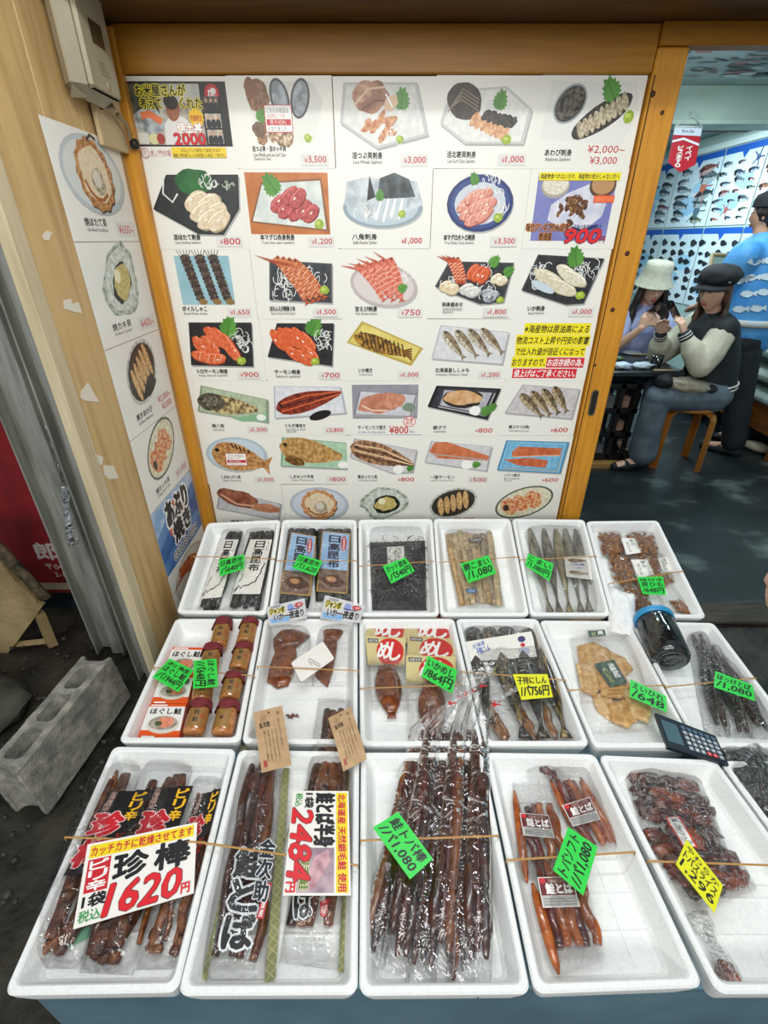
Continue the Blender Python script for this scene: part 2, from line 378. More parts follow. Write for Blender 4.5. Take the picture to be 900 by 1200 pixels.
# ------------------------------------------------------------- styrofoam trays and the bench under them
EPS = mat('styrofoam', 'e9ecea', 'f2f4f2', 160, rough=.6, bump=.12, bscale=260)
TR = []
TRC = {}
def tray(row, px, label):
    TL, TRr, BR, BL = quad(row, px)
    m1, m2 = (TL + TRr) / 2, (BL + BR) / 2; TL, TRr, BR, BL = m1 + (TL - m1) * 1.014, m1 + (TRr - m1) * 1.014, m2 + (BR - m2) * 1.014, m2 + (BL - m2) * 1.014
    n = PL[row][1]
    def ring(ins, h, rad, k=5):
        W = (TRr - TL).length; L = (TL - BL).length; out = []
        for (cx, cy, a0) in ((W - ins - rad, L - ins - rad, 0), (ins + rad, L - ins - rad, 90), (ins + rad, ins + rad, 180), (W - ins - rad, ins + rad, 270)):
            for i in range(k):
                a = math.radians(a0 + 90 * i / (k - 1)); x = (cx + rad * math.cos(a)) / W; y = (cy + rad * math.sin(a)) / L
                out.append(BL * ((1 - x) * (1 - y)) + BR * (x * (1 - y)) + TRr * (x * y) + TL * ((1 - x) * y) + n * h)
        return out
    prof = [(.014, -.066, .014), (.004, -.020, .016), (.002, -.004, .016), (.005, 0, .015), (.013, 0, .014), (.016, -.003, .013), (.030, -.042, .012), (.037, -.050, .011)]
    mb = MB(); vs = []; fs = []
    for p in prof: vs += ring(*p)
    N = 20
    for i in range(len(prof) - 1):
        for j in range(N): a = i * N + j; b = i * N + (j + 1) % N; fs.append([a, b, b + N, a + N])
    fs.append(list(range(N - 1, -1, -1))); fs.append(list(range((len(prof) - 1) * N, len(prof) * N)))
    mb.add(vs, fs, EPS, False)
    def P(x, y, h): return BL * ((1 - x) * (1 - y)) + BR * (x * (1 - y)) + TRr * (x * y) + TL * ((1 - x) * y) + n * h
    for t in (.3, .5, .7): mb.prism([P(t - .004, .1, -.0505), P(t + .005, .1, -.0505), P(t + .005, .9, -.0505), P(t - .005, .9, -.0505)], n, .0024, EPS)
    for t in (.22, .36, .5, .64, .78): mb.prism([P(.13, t - .0035, -.0505), P(.87, t - .0035, -.0505), P(.87, t + .0035, -.0505), P(.13, t + .0035, -.0505)], n, .0022, EPS)
    o = mb.build('styrofoam_tray'); tag(o, label, 'tray', 'white styrofoam trays on the bench'); TR.append(o)
    return o
tray('b', [(243, 612), (329, 608), (312, 721), (206, 719)], 'white styrofoam tray holding two white-labelled kelp packs, beside the beige wall')
tray('b', [(331, 608), (418, 608), (419, 722), (314, 721)], 'white styrofoam tray holding two blue-labelled kelp packs')
tray('b', [(420, 608), (507, 607), (515, 722), (421, 722)], 'white styrofoam tray holding the black shredded kelp bag')
tray('b', [(508, 607), (598, 607), (621, 722), (516, 722)], 'white styrofoam tray holding the pale split dried fish pack')
tray('b', [(600, 607), (685, 608), (716, 722), (622, 722)], 'white styrofoam tray holding the silvery whole dried fish bag')
tray('b', [(687, 610), (771, 609), (829, 725), (717, 722)], 'white styrofoam tray holding dried scallop frill bags, beside the shop floor')
tray('m', [(206, 724), (308, 724), (281, 870), (138, 870)], 'white styrofoam tray holding salmon jars and orange boxes')
tray('m', [(310, 724), (419, 724), (419, 872), (283, 871)], 'white styrofoam tray holding two brown squid packs and a blank card')
tray('m', [(421, 724), (532, 724), (567, 874), (422, 874)], 'white styrofoam tray holding packs with round red emblems')
tray('m', [(534, 724), (630, 724), (692, 874), (569, 874)], 'white styrofoam tray holding the glossy black herring bag')
tray('m', [(632, 726), (737, 727), (816, 876), (697, 876)], 'white styrofoam tray holding the round bag of golden fish pieces')
tray('m', [(739, 727), (836, 729), (947, 876), (819, 876)], 'white styrofoam tray holding dark dried fish strips behind the plastic tub')
tray('f', [(133, 873), (277, 876), (207, 1164), (2, 1168)], 'white styrofoam tray under the big yellow topped 1620 sign')
tray('f', [(280, 877), (421, 879), (419, 1167), (207, 1168)], 'white styrofoam tray holding two long salmon packs with kraft tags')
tray('f', [(423, 880), (565, 880), (623, 1166), (421, 1168)], 'white styrofoam tray under the sheaf of long bagged brown sticks')
tray('f', [(568, 880), (697, 882), (827, 1158), (627, 1166)], 'white styrofoam tray holding short red salmon strip packs')
tray('f', [(701, 883), (838, 889), (1040, 1165), (842, 1166)], 'white styrofoam tray under the slanted yellow price card')
tray('f', [(843, 890), (985, 890), (1250, 1165), (1046, 1166)], 'white styrofoam tray at the frame edge with the dark shiny bag')
BEN = mat('painted bench', '6c8c9b', '5a7988', 5, rough=.35)
bt = RIM - .0585
be = thing('display_bench', 'blue-grey painted bench carrying all the styrofoam trays', 'bench', (.15, .8, 0))
mb = MB(); mb.box((.10, .775, bt - .012), (1.55, .90, .024), BEN, bev=.004)
q = [BF + PL['b'][1] * -.0665, BB + PL['b'][1] * -.0665]
for x0 in (-.66,): 
    pts = [(x0, 1.225, bt - .02), (x0, 1.64, bt - .02), (x0, 1.64, q[1].z - .002), (x0, q[0].y + .03, q[0].z + .004)]
    mb.prism(pts, (1, 0, 0), 1.5, BEN)
mb.build('bench_top', be)
for (x, y) in ((-.6, .40), (.8, .40), (-.6, 1.5), (.8, 1.5)): MB().box((x, y, (bt - .03) / 2), (.06, .06, bt - .03), BEN, bev=.004).build('leg', be)
MB().box((.10, .335, bt / 2), (1.5, .02, bt - .02), BEN, bev=.003).build('front_panel', be)
# ============================================================= the laminated menu sheets
PAPER = mat('laminated sheet', 'e9e8df', rough=.3)
BLK = ink('17161a'); RED = ink('c3202e'); GRY = ink('dcdcd6'); WHT = ink('f4f3ee'); YEL = ink('f2e21a'); NAVY = ink('22306e')
def leaf(a, x, y, r, rot=0, c='3f7d2c'):
    p = []
    for i in range(28):
        t = 2 * math.pi * i / 28; k = r * (1 if i % 2 else .78) * (.62 + .38 * abs(math.cos(t / 2)) ** .6) * (1 + .45 * max(0, math.cos(t)) ** 6)
        q = t + rot; p.append((x + math.cos(q) * k, y + math.sin(q) * k))
    a.poly(p, ink(c, '5d9a3c', 3)); a.line([(x - math.cos(rot) * r * .6, y - math.sin(rot) * r * .6), (x + math.cos(rot) * r * .9, y + math.sin(rot) * r * .9)], r * .06, ink('2c5a20'))
def daikon(a, x, y, rx, ry, n=22, c='f2f3ee'):
    for i in range(n):
        t = R.uniform(0, 6.28); k = R.uniform(0, 1) ** .5; cx, cy = x + math.cos(t) * rx * k, y + math.sin(t) * ry * k
        b = R.uniform(0, 6.28); s = R.uniform(.25, .5) * min(rx, ry) + .4
        a.line([(cx + s * math.cos(b + q * .5) * (1 - abs(q) * .1), cy + s * math.sin(b + q * .6)) for q in (-2, -1, 0, 1, 2)], .22, ink(c if i % 3 else 'cfd3cc'))
def wasabi(a, x, y, r=1.1): a.ell(x, y, r, r * .9, ink('a9bf3c', '8aa53a', 80), wob=.3); a.ell(x - r * .2, y + r * .2, r * .45, r * .35, ink('c0d062'))
def slices(a, pts, w, h, rot, c, c2, edge, vein=None):
    for i, (x, y) in enumerate(pts):
        rr = rot + R.uniform(-.1, .1)
        a.ell(x + .3, y - .35, w, h, ink(edge), rr, .15, seed=i); a.ell(x, y, w, h, ink(c, c2, 40), rr, .15, seed=i); ca, sa = math.cos(rr), math.sin(rr)
        hl = tuple(min(1, v * 1.25 + .07) for v in lin(c)[:3])
        a.line([(x + q * w * ca - (h * .72) * math.sqrt(max(0, 1 - q * q)) * sa, y + q * w * sa + (h * .72) * math.sqrt(max(0, 1 - q * q)) * ca) for q in (-.75, -.4, 0, .4, .75)], .3, ink(hl)); a.ell(x + R.uniform(-.4, .4) * w, y + R.uniform(-.3, .3) * h, .5, .22, ink('fbf3ea'), rr)
        if vein:
            for q in (-.5, 0, .5):
                ca, sa = math.cos(rr), math.sin(rr); X0 = w * q
                a.line([(x + X0 * ca - h * .7 * -sa * -1, y + X0 * sa - h * .7 * ca), (x + (X0 + .25 * w) * ca + h * .7 * -sa, y + (X0 + .25 * w) * sa + h * .7 * ca)], .22, ink(vein))
def plate(a, pts, c, c2=None, edge=None, ins=.08):
    cx = sum(p[0] for p in pts) / len(pts); cy = sum(p[1] for p in pts) / len(pts)
    a.poly([(x + .35, y - .55) for x, y in pts], ink('a9aaa6'))
    a.poly(pts, ink(edge or c)); a.poly([(x + (cx - x) * ins, y + (cy - y) * ins) for x, y in pts], ink(c, c2, 25) if c2 else ink(c))
def dish(a, cx, cy, rx, ry, c, edge, rot=0): a.ell(cx + .3, cy - .5, rx, ry, ink('b4b6b2'), rot); a.ell(cx, cy, rx, ry, ink(edge), rot); a.ell(cx, cy, rx * .9, ry * .88, ink(c), rot)
def fishp(a, x0, y0, x1, y1, w, c, c2, belly=None, tail=True, c3=None):
    dx, dy = x1 - x0, y1 - y0; L = math.hypot(dx, dy); ux, uy = dx / L, dy / L
    def q(t, s): return (x0 + dx * t - uy * s * w, y0 + dy * t + ux * s * w)
    prof = [(0, .06), (.06, .34), (.16, .48), (.32, .55), (.5, .5), (.68, .36), (.82, .2), (.9, .13)]
    up = [q(t, s) for t, s in prof]; dn = [q(t, -s) for t, s in prof]
    if tail: a.poly([q(.86, .12), q(1, .38), q(.96, 0), q(1, -.38), q(.86, -.12)], ink(c3 or c2, c, 40))
    a.poly(up + dn[::-1], ink(c, c2, 30))
    if belly: a.poly([q(t, -s * .95) for t, s in prof] + [q(t, -s * .1) for t, s in prof][::-1], ink(belly, c, 50))
    a.line([q(.16, .42), q(.2, 0), q(.16, -.42)], .22, ink(c2)); ex = q(.08, .12); a.ell(ex[0], ex[1], w * .07 + .1, w * .07 + .1, ink('15130f'))
def shrimp(a, x0, y0, x1, y1, w, c='e98a62', c2='c8482a', curve=.15):
    dx, dy = x1 - x0, y1 - y0; L = math.hypot(dx, dy); ux, uy = dx / L, dy / L
    def q(t, s): b = math.sin(math.pi * t) * curve * L; return (x0 + dx * t - uy * (b + s), y0 + dy * t + ux * (b + s))
    N = 8; up = []; dn = []
    for i in range(N + 1): t = i / N; k = w * (.42 + .58 * math.sin(math.pi * min(1, .25 + t * .65))) / 2; up.append(q(t, k)); dn.append(q(t, -k))
    a.poly(up + dn[::-1], ink(c, c2, 50))
    for i in range(2, N): a.line([up[i], dn[i]], .2, ink('f4c9b0'))
    for k in range(4): a.line([q(.05 + .04 * k, -w * .3), q(-.12 - .05 * k, -w * (.9 + .2 * k))], .13, ink(c2))
    a.poly([q(1, .1), q(1.1, w * .5), q(1.08, -w * .4)], ink(c2)); e = q(.04, w * .2); a.ell(e[0], e[1], .3, .3, ink('0c0a0a'))
def shell_open(a, cx, cy, r, c='d8a874', c2='b3703a', n=13, rot=0, flesh='e6d8bd', core='8d7a5e', ry=1.15):
    p = []
    for i in range(n * 2):
        t = 2 * math.pi * i / (n * 2) + rot; k = r * (1 if i % 2 else .92); p.append((cx + math.cos(t) * k, cy + math.sin(t) * k * ry))
    a.poly([(x + .3, y - .4) for x, y in p], ink('4c3a2a')); a.poly(p, ink(c, c2, 45)); a.ell(cx, cy, r * .78, r * .74 * ry, ink(flesh, 'dcc39a', 50), wob=.15)
    a.ell(cx + r * .1, cy - r * .15, r * .36, r * .38 * ry, ink(core, 'cbbfa8', 60), wob=.2); a.ell(cx + r * .05, cy - r * .08, r * .22, r * .24 * ry, ink('d9d2c4'))
    a.line([(cx + r * math.cos(t) * .66, cy + r * math.sin(t) * .66 * ry) for t in (3.4, 3.9, 4.4, 4.9, 5.5)], r * .1, ink('a5602c'))
def oyster(a, cx, cy, rx, ry, rot=0):
    a.ell(cx, cy, rx, ry, ink('7d8a78', 'c9cfc2', 30), rot, .28, seed=2); a.ell(cx, cy, rx * .84, ry * .85, ink('dfe2d8', 'b7beb2', 30), rot, .22, seed=2)
    a.ell(cx + rx * .06, cy - ry * .1, rx * .56, ry * .55, ink('201f1a'), rot, .3, seed=4); a.ell(cx + rx * .08, cy - ry * .06, rx * .47, ry * .47, ink('d3c27e', 'b9a861', 40), rot, .3, seed=5)
    a.ell(cx - rx * .1, cy + ry * .12, rx * .16, ry * .2, ink('efe6c0'), rot)
def abalone(a, cx, cy, rx, ry, rot=0, n=5):
    a.ell(cx, cy, rx, ry, ink('a8aea6', 'd5d8d0', 30), rot); a.ell(cx, cy, rx * .9, ry * .88, ink('241f1a', '4a4036', 50), rot)
    ca, sa = math.cos(rot), math.sin(rot)
    for i in range(n):
        q = (i - (n - 1) / 2) / n * 1.3 * rx; a.ell(cx + q * ca, cy + q * sa, ry * .62, rx * .12, ink('e0bd86', 'b98a50', 50), rot + 1.35, .1)
def surf(a, cx, cy, rx, ry, rot=0):
    a.ell(cx, cy, rx, ry, ink('5a5f50'), rot); a.ell(cx, cy, rx * .93, ry * .9, ink('e9e4cc', 'd0caa8', 30), rot)
    ca, sa = math.cos(rot), math.sin(rot)
    for q in (-.5, -.1, .32): a.ell(cx + q * rx * ca, cy + q * rx * sa, rx * .26, ry * .6, ink('e6c38a', 'c9543c', 40), rot + .3, .25, seed=q)
    a.ell(cx - .62 * rx * ca, cy - .62 * rx * sa, rx * .1, ry * .22, ink('3a3328'), rot)
def cap(a, jp, en, x=6.2, w=9.5, h=1.6, y=2.6, en2=None):
    a.text(jp, x, y, x + w, y + h, BLK, .03); a.text(en, x + .3, y - 1.25, x + .3 + w * .95, y - .35, ink('2b2a2c'))
    if en2: a.text(en2, x + .3, y - 2.1, x + .3 + w * .5, y - 1.4, ink('2b2a2c'))
SHEETS = []
SX0, SZ0, SPX, SPZ = -.7465, 1.903, .2992, .2155
def sheet(c, r, name, label, price, draw, jp=None, en=None, sticker=True, px=20.6, pw=6.6, **kw):
    x0 = SX0 + SPX * c + R.uniform(-.002, .002) + r * .0028 * (1 if c < 2 else 0); z0 = SZ0 - SPZ * r + R.uniform(-.0015, .0015); y = WY - .0045 - .0012 * ((c + r) % 2)
    rt = R.uniform(-.006, .006)
    cs = [V((x0, y, z0 + rt * .1)), V((x0 + .3, y, z0 - rt * .1)), V((x0 + .3, y, z0 - .2165 - rt * .1)), V((x0, y, z0 - .2165 + rt * .1))]
    a = Art(cs, 29.7, 21.3, PAPER, .0007, face=(0, -1, 0))
    draw(a)
    if jp: cap(a, jp, en, **kw)
    o = a.build(name); tag(o, label, 'menu sheet', 'laminated menu sheets on the wall')
    if price:
        k = Art([a.at(px - 1.2, 3.6, 0), a.at(px + pw + .6, 3.6, 0), a.at(px + pw + .6, .7, 0), a.at(px - 1.2, .7, 0)], pw + 1.8, 2.9, None, face=(0, -1, 0))
        k.k = a.k + 1
        if sticker: k.rect(0, 0, pw + 1.8, 2.9, GRY)
        k.text('¥', 1.1, .75, 2.1, 2.0, RED); k.text(price, 2.3, .6, pw + 1.1, 2.4, RED, .02)
        k.build('price_sticker', o)
    SHEETS.append(o); return o
JP = 'laminated menu sheet'
# ---- row 1
def d(a):
    a.rect(.8, 5.5, 29, 20.2, ink('1c1b18')); a.rect(1.2, 5.9, 21.4, 19.7, ink('8a837a', 'bdb8ae', 14)); a.rect(1.2, 13, 9, 19.7, ink('3c4438', '6f6a5c', 20))
    a.rect(13, 15.5, 21.2, 19.6, ink('c9c7c0', 'a9b1b4', 12)); a.ell(5.6, 11.5, 4.6, 3.2, ink('b9c3c4', '7b7f80', 20), wob=.3); a.line([(3.4, 12.6), (6, 13), (9.2, 11.2)], 1.7, ink('e07a4e'))
    a.poly([(9.2, 5.9), (9.8, 10.8), (12, 12.6), (15.5, 12.4), (18, 10.6), (19, 5.9)], ink('dedbd8')); a.ell(13, 14.2, 2.0, 2.9, ink('a5684a', '8b5138', 60), -.2); a.ell(12.7, 15.7, 2.1, 1.7, ink('241a14'), -.2)
    a.rect(1.4, 6.1, 4.4, 8.7, ink('d9d8cc')); a.ell(6, 7.3, 1.6, 1.3, ink('d8d3a0')); a.ell(8, 7.3, 1.2, 1.3, ink('a5423a'))
    yo = ink('efe23a')
    a.text('お米屋さんが', 3.2, 17, 17.4, 19.6, BLK, .03, outline=yo, ow=.09); a.text('考えて', 3.8, 14.2, 10, 16.6, BLK, .03, outline=yo, ow=.09); a.text('くれた', 15.2, 14.2, 21.6, 16.6, BLK, .03, outline=yo, ow=.09)
    p = []
    for i in range(24): t = i / 24 * 6.2832; k = 2.3 if i % 2 else 1.95; p.append((19.4 + k * math.cos(t), 12.2 + k * math.sin(t)))
    a.poly(p, ink('f0c21c')); a.text('数量限定', 17.7, 11.4, 21.1, 12.8, ink('b3401c'), .02); a.text('伊土丼', 13.4, 8.6, 20.6, 11, WHT, .05, outline=ink('c0654a'), ow=.06); a.text('2000', 12, 5.9, 21.2, 8.6, ink('d01c24'), .05, outline=ink('3a1210'), ow=.03)
    a.ell(24.9, 17.6, 2.1, 2.1, ink('c02436')); a.text('虎', 23.7, 16.6, 26.1, 18.8, WHT, .03)
    for i, y in enumerate((13.6, 9.8, 6.1)):
        a.rect(22, y, 26.6, y + 3.3, ink('5d5a58' if not i else 'c8c2b8', '37332f' if not i else '9f968c', 30))
        for k in range(3): x = 22.9 + 1.4 * k; a.ell(x, y + .9, .75, 1.3, ink('1f1f28')); a.ell(x, y + 2.4, .38, .48, ink('c79a7c'))
    a.rect(10.6, 2.8, 26.8, 5.3, ink('f0cf30')); a.text('1日以上テレビ東京にて放送されます', 13.4, 4.1, 25.2, 5.0, BLK, .01); a.text('番組に寿司屋さんと山村紅葉さん来店して頂きまし', 10.9, 2.9, 26.6, 3.8, BLK, .01)
    a.ell(2.6, 3.9, 1.2, 1.2, ink('cf8f8c')); a.ell(2.6, 3.9, 1.0, 1.0, PAPER); a.text('虎', 2.0, 3.2, 3.2, 4.6, ink('cf8f8c')); a.text('虎ノ門市場', 4.1, 3.1, 10.2, 4.7, ink('cf8f8c'))
sheet(0, 0, 'menu_sheet', 'menu sheet with black-framed television photo of a man and red 2000', None, d)
def d(a):
    a.poly([(7, 7), (24, 6), (27, 16), (24, 20), (5, 20)], ink('e3e3db')); a.ell(8.3, 17, 3.2, 3.8, ink('a5785a', '704a34', 40), .3, .2); a.ell(6.6, 18.5, 1.8, 2.4, ink('8a5c40'), .4, .2)
    for x, r in ((14.6, .25), (20.4, -.25)): a.ell(x, 16.3, 2.7, 4.6, ink('44464a'), r); a.ell(x, 16.3, 2.1, 4.0, ink('b3bcc4', '7f868c', 20), r)
    for i in range(14): a.ell(R.uniform(6.5, 21), R.uniform(6.6, 11.5), R.uniform(1.3, 2.2), R.uniform(1, 1.7), ink(R.choice(['d6b690', 'b58a62', '5a4636', 'e4cdb0', '8a6448']), '7d5f46', 50), R.uniform(0, 3), .3, seed=i)
    leaf(a, 8.6, 12.2, 1.8, .8); wasabi(a, 22, 7.4)
    a.rect(9.8, 8.6, 17.8, 15, ink('c22a30')); a.rect(10, 8.8, 17.6, 14.8, WHT); a.text('こちらの商品は', 10.5, 13.1, 16.8, 14.3, BLK); a.text('好評につき', 10.6, 11.9, 15.6, 12.9, RED); a.rect(10.3, 10.3, 17.3, 11.7, RED); a.text('売り切れ', 11.2, 10.4, 16, 11.6, WHT); a.text('となりました。', 10.6, 9.0, 16.4, 10, BLK)
sheet(1, 0, 'menu_sheet', 'menu sheet of whelk and surf clam set with white sold out slip', '3,500', d, '活つぶ貝・活ホッキ貝', 'Live Whelk and Live Surf Clam', y=4.2, x=5.2, w=10, h=1.3, en2='Sashimi Set')
def d(a):
    plate(a, [(1.6, 11), (12.5, 5), (27.6, 8.2), (24, 20), (3, 20)], 'd6d8d4', 'e6e6e0', 'c2c4c2')
    a.ell(11, 16.5, 5.4, 3.6, ink('b98568', '8d5a44', 14), .2, .3); a.ell(8.5, 18, 3, 2.2, ink('d8ab8a', 'a3705a', 20), .5, .25); a.line([(6, 15), (10, 18.6), (15, 19)], .5, ink('e3c3a6')); a.line([(8, 14), (12, 16), (16, 16)], .4, ink('6e4030'))
    for i in range(9): a.ell(R.uniform(9.5, 17), R.uniform(8.2, 12.5), R.uniform(1.5, 2.6), .9, ink('d9a57a', 'b0683e', 40), R.uniform(-.5, 1.3), .3, seed=i)
    daikon(a, 18, 8.6, 2, 1.8, 14); leaf(a, 19.6, 15.6, 2.6, 1.5); wasabi(a, 19.2, 7.2)
    a.ell(16.5, 15.5, 2.2, 1.6, ink('e6c2a2'), .6, .3); a.line([(15, 17.5), (17, 14.5)], .5, ink('ffffff'))
sheet(2, 0, 'menu_sheet', 'menu sheet of whole whelk sashimi, dark pink shell meat on a white plate', '3,000', d, '活つぶ貝刺身', 'Live Whelk Sashimi', x=5, w=9)
def d(a):
    plate(a, [(1.4, 10.6), (9, 6), (26.5, 6), (28, 14), (20, 19), (4, 18)], 'd9dbd6', 'e8e8e2', 'c6c8c4')
    a.ell(8.2, 15.6, 5.2, 4.1, ink('3e3328', '241c16', 20), -.35, .1)
    for k in range(4): a.line([(3.6 + k * .5, 13.2 + .5 * k), (7.5, 18.4 - k * .8), (12.4, 16 - k * .8)], .3, ink('8d7a62'))
    for i in range(7): a.ell(11.5 + i * 1.5, 11.6 - i * .55, 1.9, 1, ink('e0b68c', 'c48a5e', 40), .9, .2, seed=i)
    for i in range(6): a.ell(15 + i * 1.5, 12.6 - i * .35, 1.7, 1.1, ink('2a2521', '4d443c', 50), .6, .35, seed=i)
    leaf(a, 18.4, 15.3, 2.4, 1.3); wasabi(a, 21.4, 6.9, 1.3)
sheet(3, 0, 'menu_sheet', 'menu sheet of surf clam sashimi with one closed dark round shell', '1,000', d, '活北寄貝刺身', 'Live Surf Clam Sashimi', x=4, w=8.6)
def d(a):
    a.poly([(1.5, 7), (26, 5.5), (29, 13), (27, 20), (3, 20)], ink('e1e2dc'))
    a.ell(9, 15, 5.2, 3.9, ink('9aa6a6'), .75); a.ell(9, 15, 4.7, 3.4, ink('34332f'), .75); a.ell(9, 15.2, 4.2, 2.9, ink('1a1815', '6b6658', 40), .75, .2)
    a.ell(18.8, 12.2, 9.3, 3.0, ink('2b2824', '45403a', 40), .52, .1)
    for i in range(9): q = -6.6 + i * 1.65; a.ell(18.9 + q * .87, 12.3 + q * .5, .95, 2.2, ink('cfc4aa', '9c8d70', 50), .5 - .1, .2, seed=i)
    leaf(a, 20.5, 17.6, 3, 2.2); wasabi(a, 26.4, 12.2, 1.5)
    a.text('¥2,000~', 16.2, 3.5, 27.4, 5.6, RED); a.text('¥3,000', 17.4, .8, 25.6, 2.9, RED)
sheet(4, 0, 'menu_sheet', 'menu sheet of abalone sashimi priced 2,000 to 3,000, top right corner', None, d, 'あわび刺身', 'Abalone Sashimi', x=3.6, w=8, y=3)
# ---- row 2
def d(a):
    plate(a, [(1, 11), (7, 19.8), (29, 19.8), (28, 11), (22, 4), (14, 4.2)], '23282a', '2d3334', '15181a', .04); a.ell(15, 18, 6, 3.4, ink('1f5a2c', '2d7038', 10), 0, .2)
    a.line([(6, 19), (5, 15), (7.5, 12.8), (9.5, 15)], .5, ink('dfe6df')); daikon(a, 19, 18.2, 3.6, 1.6, 16)
    slices(a, [(15, 13), (18.5, 12.4), (16.4, 10.4), (20, 10), (18, 8.4), (21, 8)], 4.2, 2.4, .5, 'e6d8bf', 'd6c09e', 'a99878'); daikon(a, 25.5, 17.4, 1.6, 1, 8, 'b9cfa6')
sheet(0, 1, 'menu_sheet', 'menu sheet of pale scallop sashimi on a black tray with green leaf', '800', d, '活ほたて刺身', 'Live Scallop Sashimi', x=5.8, w=8.6)
def d(a):
    a.rect(1.2, 4.2, 26.6, 20.4, ink('c87a3c', 'b4672c', 8)); a.poly([(1.4, 7.4), (6, 18), (24.6, 19), (26.4, 5)], ink('8a5a34')); a.poly([(2.2, 7.8), (6.4, 17.6), (24.2, 18.4), (25.4, 5.6)], ink('dfe3da', 'c6d0cc', 10))
    leaf(a, 9.6, 16.6, 3.2, 2.2); slices(a, [(11, 12.6), (13, 11.2), (15, 12.8), (16, 10.4), (18.5, 11), (20.6, 10), (14.6, 14.6), (17, 14)], 3.2, 1.8, .7, 'c25a58', 'a8403f', '84282c'); wasabi(a, 23.2, 7, 1.5)
sheet(1, 1, 'menu_sheet', 'menu sheet of red lean tuna slices on an orange background', '1,200', d, '本マグロ赤身刺身', 'Tuna lean part sashimi', x=4, w=11)
def d(a):
    dish(a, 14.4, 11.2, 12.5, 5.4, 'b8c7cf', '8ea0ab'); a.poly([(2.4, 12), (3.5, 18), (9, 19), (25, 18), (27, 12), (14, 7)], ink('a7b2b8', 'd0d7da', 12))
    a.poly([(9.5, 13), (10.4, 19.6), (12.2, 14)], ink('23282a')); a.poly([(12.6, 13.4), (13.5, 18.8), (18, 20.2), (22.6, 18.5), (24.6, 14)], ink('2e3436', '596468', 14))
    for i in range(9): a.line([(11 + i * 1.2, 7.5 + (i % 3) * .6), (13 + i * 1.1, 13.6)], .8, ink('eef0ee' if i % 2 else 'c4ced2'))
    daikon(a, 8.5, 10, 4.5, 2, 18); leaf(a, 13.5, 14, 1.6, 1.5); wasabi(a, 20.5, 9.5)
sheet(2, 1, 'menu_sheet', 'menu sheet of white sashimi fanned on a pale blue dish with dark fins', '1,000', d, '八角刺身', 'Sailfin Poacher Sashimi', sticker=False, x=4.6, w=8)
def d(a):
    dish(a, 15, 12.4, 10.4, 7.6, '3a4f88', '27396e'); a.ell(15, 12.4, 8, 5.6, ink('c9cfd6')); daikon(a, 17, 17.4, 5, 2, 22); daikon(a, 20, 12, 3.5, 3.5, 14)
    slices(a, [(10.6, 12.4), (12.8, 14.2), (15.4, 14.6), (11.8, 10), (14.2, 11.8), (17, 12.4), (13.6, 8.4), (16.2, 9.6)], 3.3, 1.5, .5, 'dd9a86', 'cf7f70', 'b3625a', 'f1cbbb'); leaf(a, 12.8, 18.4, 1.7, 2); wasabi(a, 21, 8.6, 1.4)
sheet(3, 1, 'menu_sheet', 'menu sheet of fatty tuna on a round cobalt blue plate', '3,500', d, '本マグロ大トロ刺身', 'True Fatty Tuna Sashimi', x=4.2, w=10)
def d(a):
    a.rect(2.4, 2.3, 26.6, 19.5, ink('7278b4', '8288be', 8)); a.poly([(7, 8), (7.5, 12), (12, 15), (20, 18), (25, 14), (24, 9), (19, 5), (12, 5.6)], ink('dcdce4', 'c4c7d6', 12))
    a.ell(8, 17, 4.4, 3.3, ink('a9a294')); a.ell(8, 17.3, 3.9, 2.7, ink('e7e2d2', 'cdc6b2', 90)); a.ell(22.6, 17, 4.1, 3.2, ink('57402f')); a.ell(22.6, 17.3, 3.5, 2.6, ink('b98d62'))
    for i in range(46):
        t = R.uniform(0, 6.28); k = R.uniform(0, 1) ** .6; a.ell(14.6 + math.cos(t) * 4.6 * k, 10.4 + math.sin(t) * 3.6 * k + 1.8 * (1 - k), R.uniform(.7, 1.4), R.uniform(.4, .8), ink(R.choice(['8a5c34', 'a8743e', '5d3a22', '74482a', 'c39355']), '4a2e1c', 60), R.uniform(0, 3), .3, seed=i)
    a.line([(8, 6.8), (11, 5.6), (14, 6.8)], 1, ink('20284e')); a.line([(15, 6), (19, 5), (23, 6.6)], .7, ink('1d2858'))
    a.rect(2.6, 18.3, 27.4, 20.3, YEL); a.text('海産物食べれない方や、海産物の気分しゃない方へ', 3, 18.6, 27, 20, BLK, .02); a.rect(20.4, 12.6, 26.8, 14.5, ink('e8643a')); a.text('大盛もあります', 20.8, 12.9, 26.4, 14.2, ink('f3a26a'))
    a.text('味付ジンギスカン定食', .6, 4.9, 14.2, 7.2, ink('4a1d0c'), .03, outline=ink('e99a4c'), ow=.05); a.text('普通盛', 5, 2.5, 9, 4.6, ink('4a1d0c'), .03, outline=ink('e99a4c'), ow=.05)
    a.text('写真は普通盛りです', 15.6, 5.8, 24.6, 6.8, NAVY); a.text('900', 13.2, 1.8, 24.6, 5.6, ink('d8252c'), .07, .25, outline=ink('1d1140'), ow=.05); a.text('円', 24.8, 1.8, 26.3, 3.6, ink('a01a20'), .02)
sheet(4, 1, 'menu_sheet', 'promotional sheet of grilled mutton meal with big red 900', None, d)
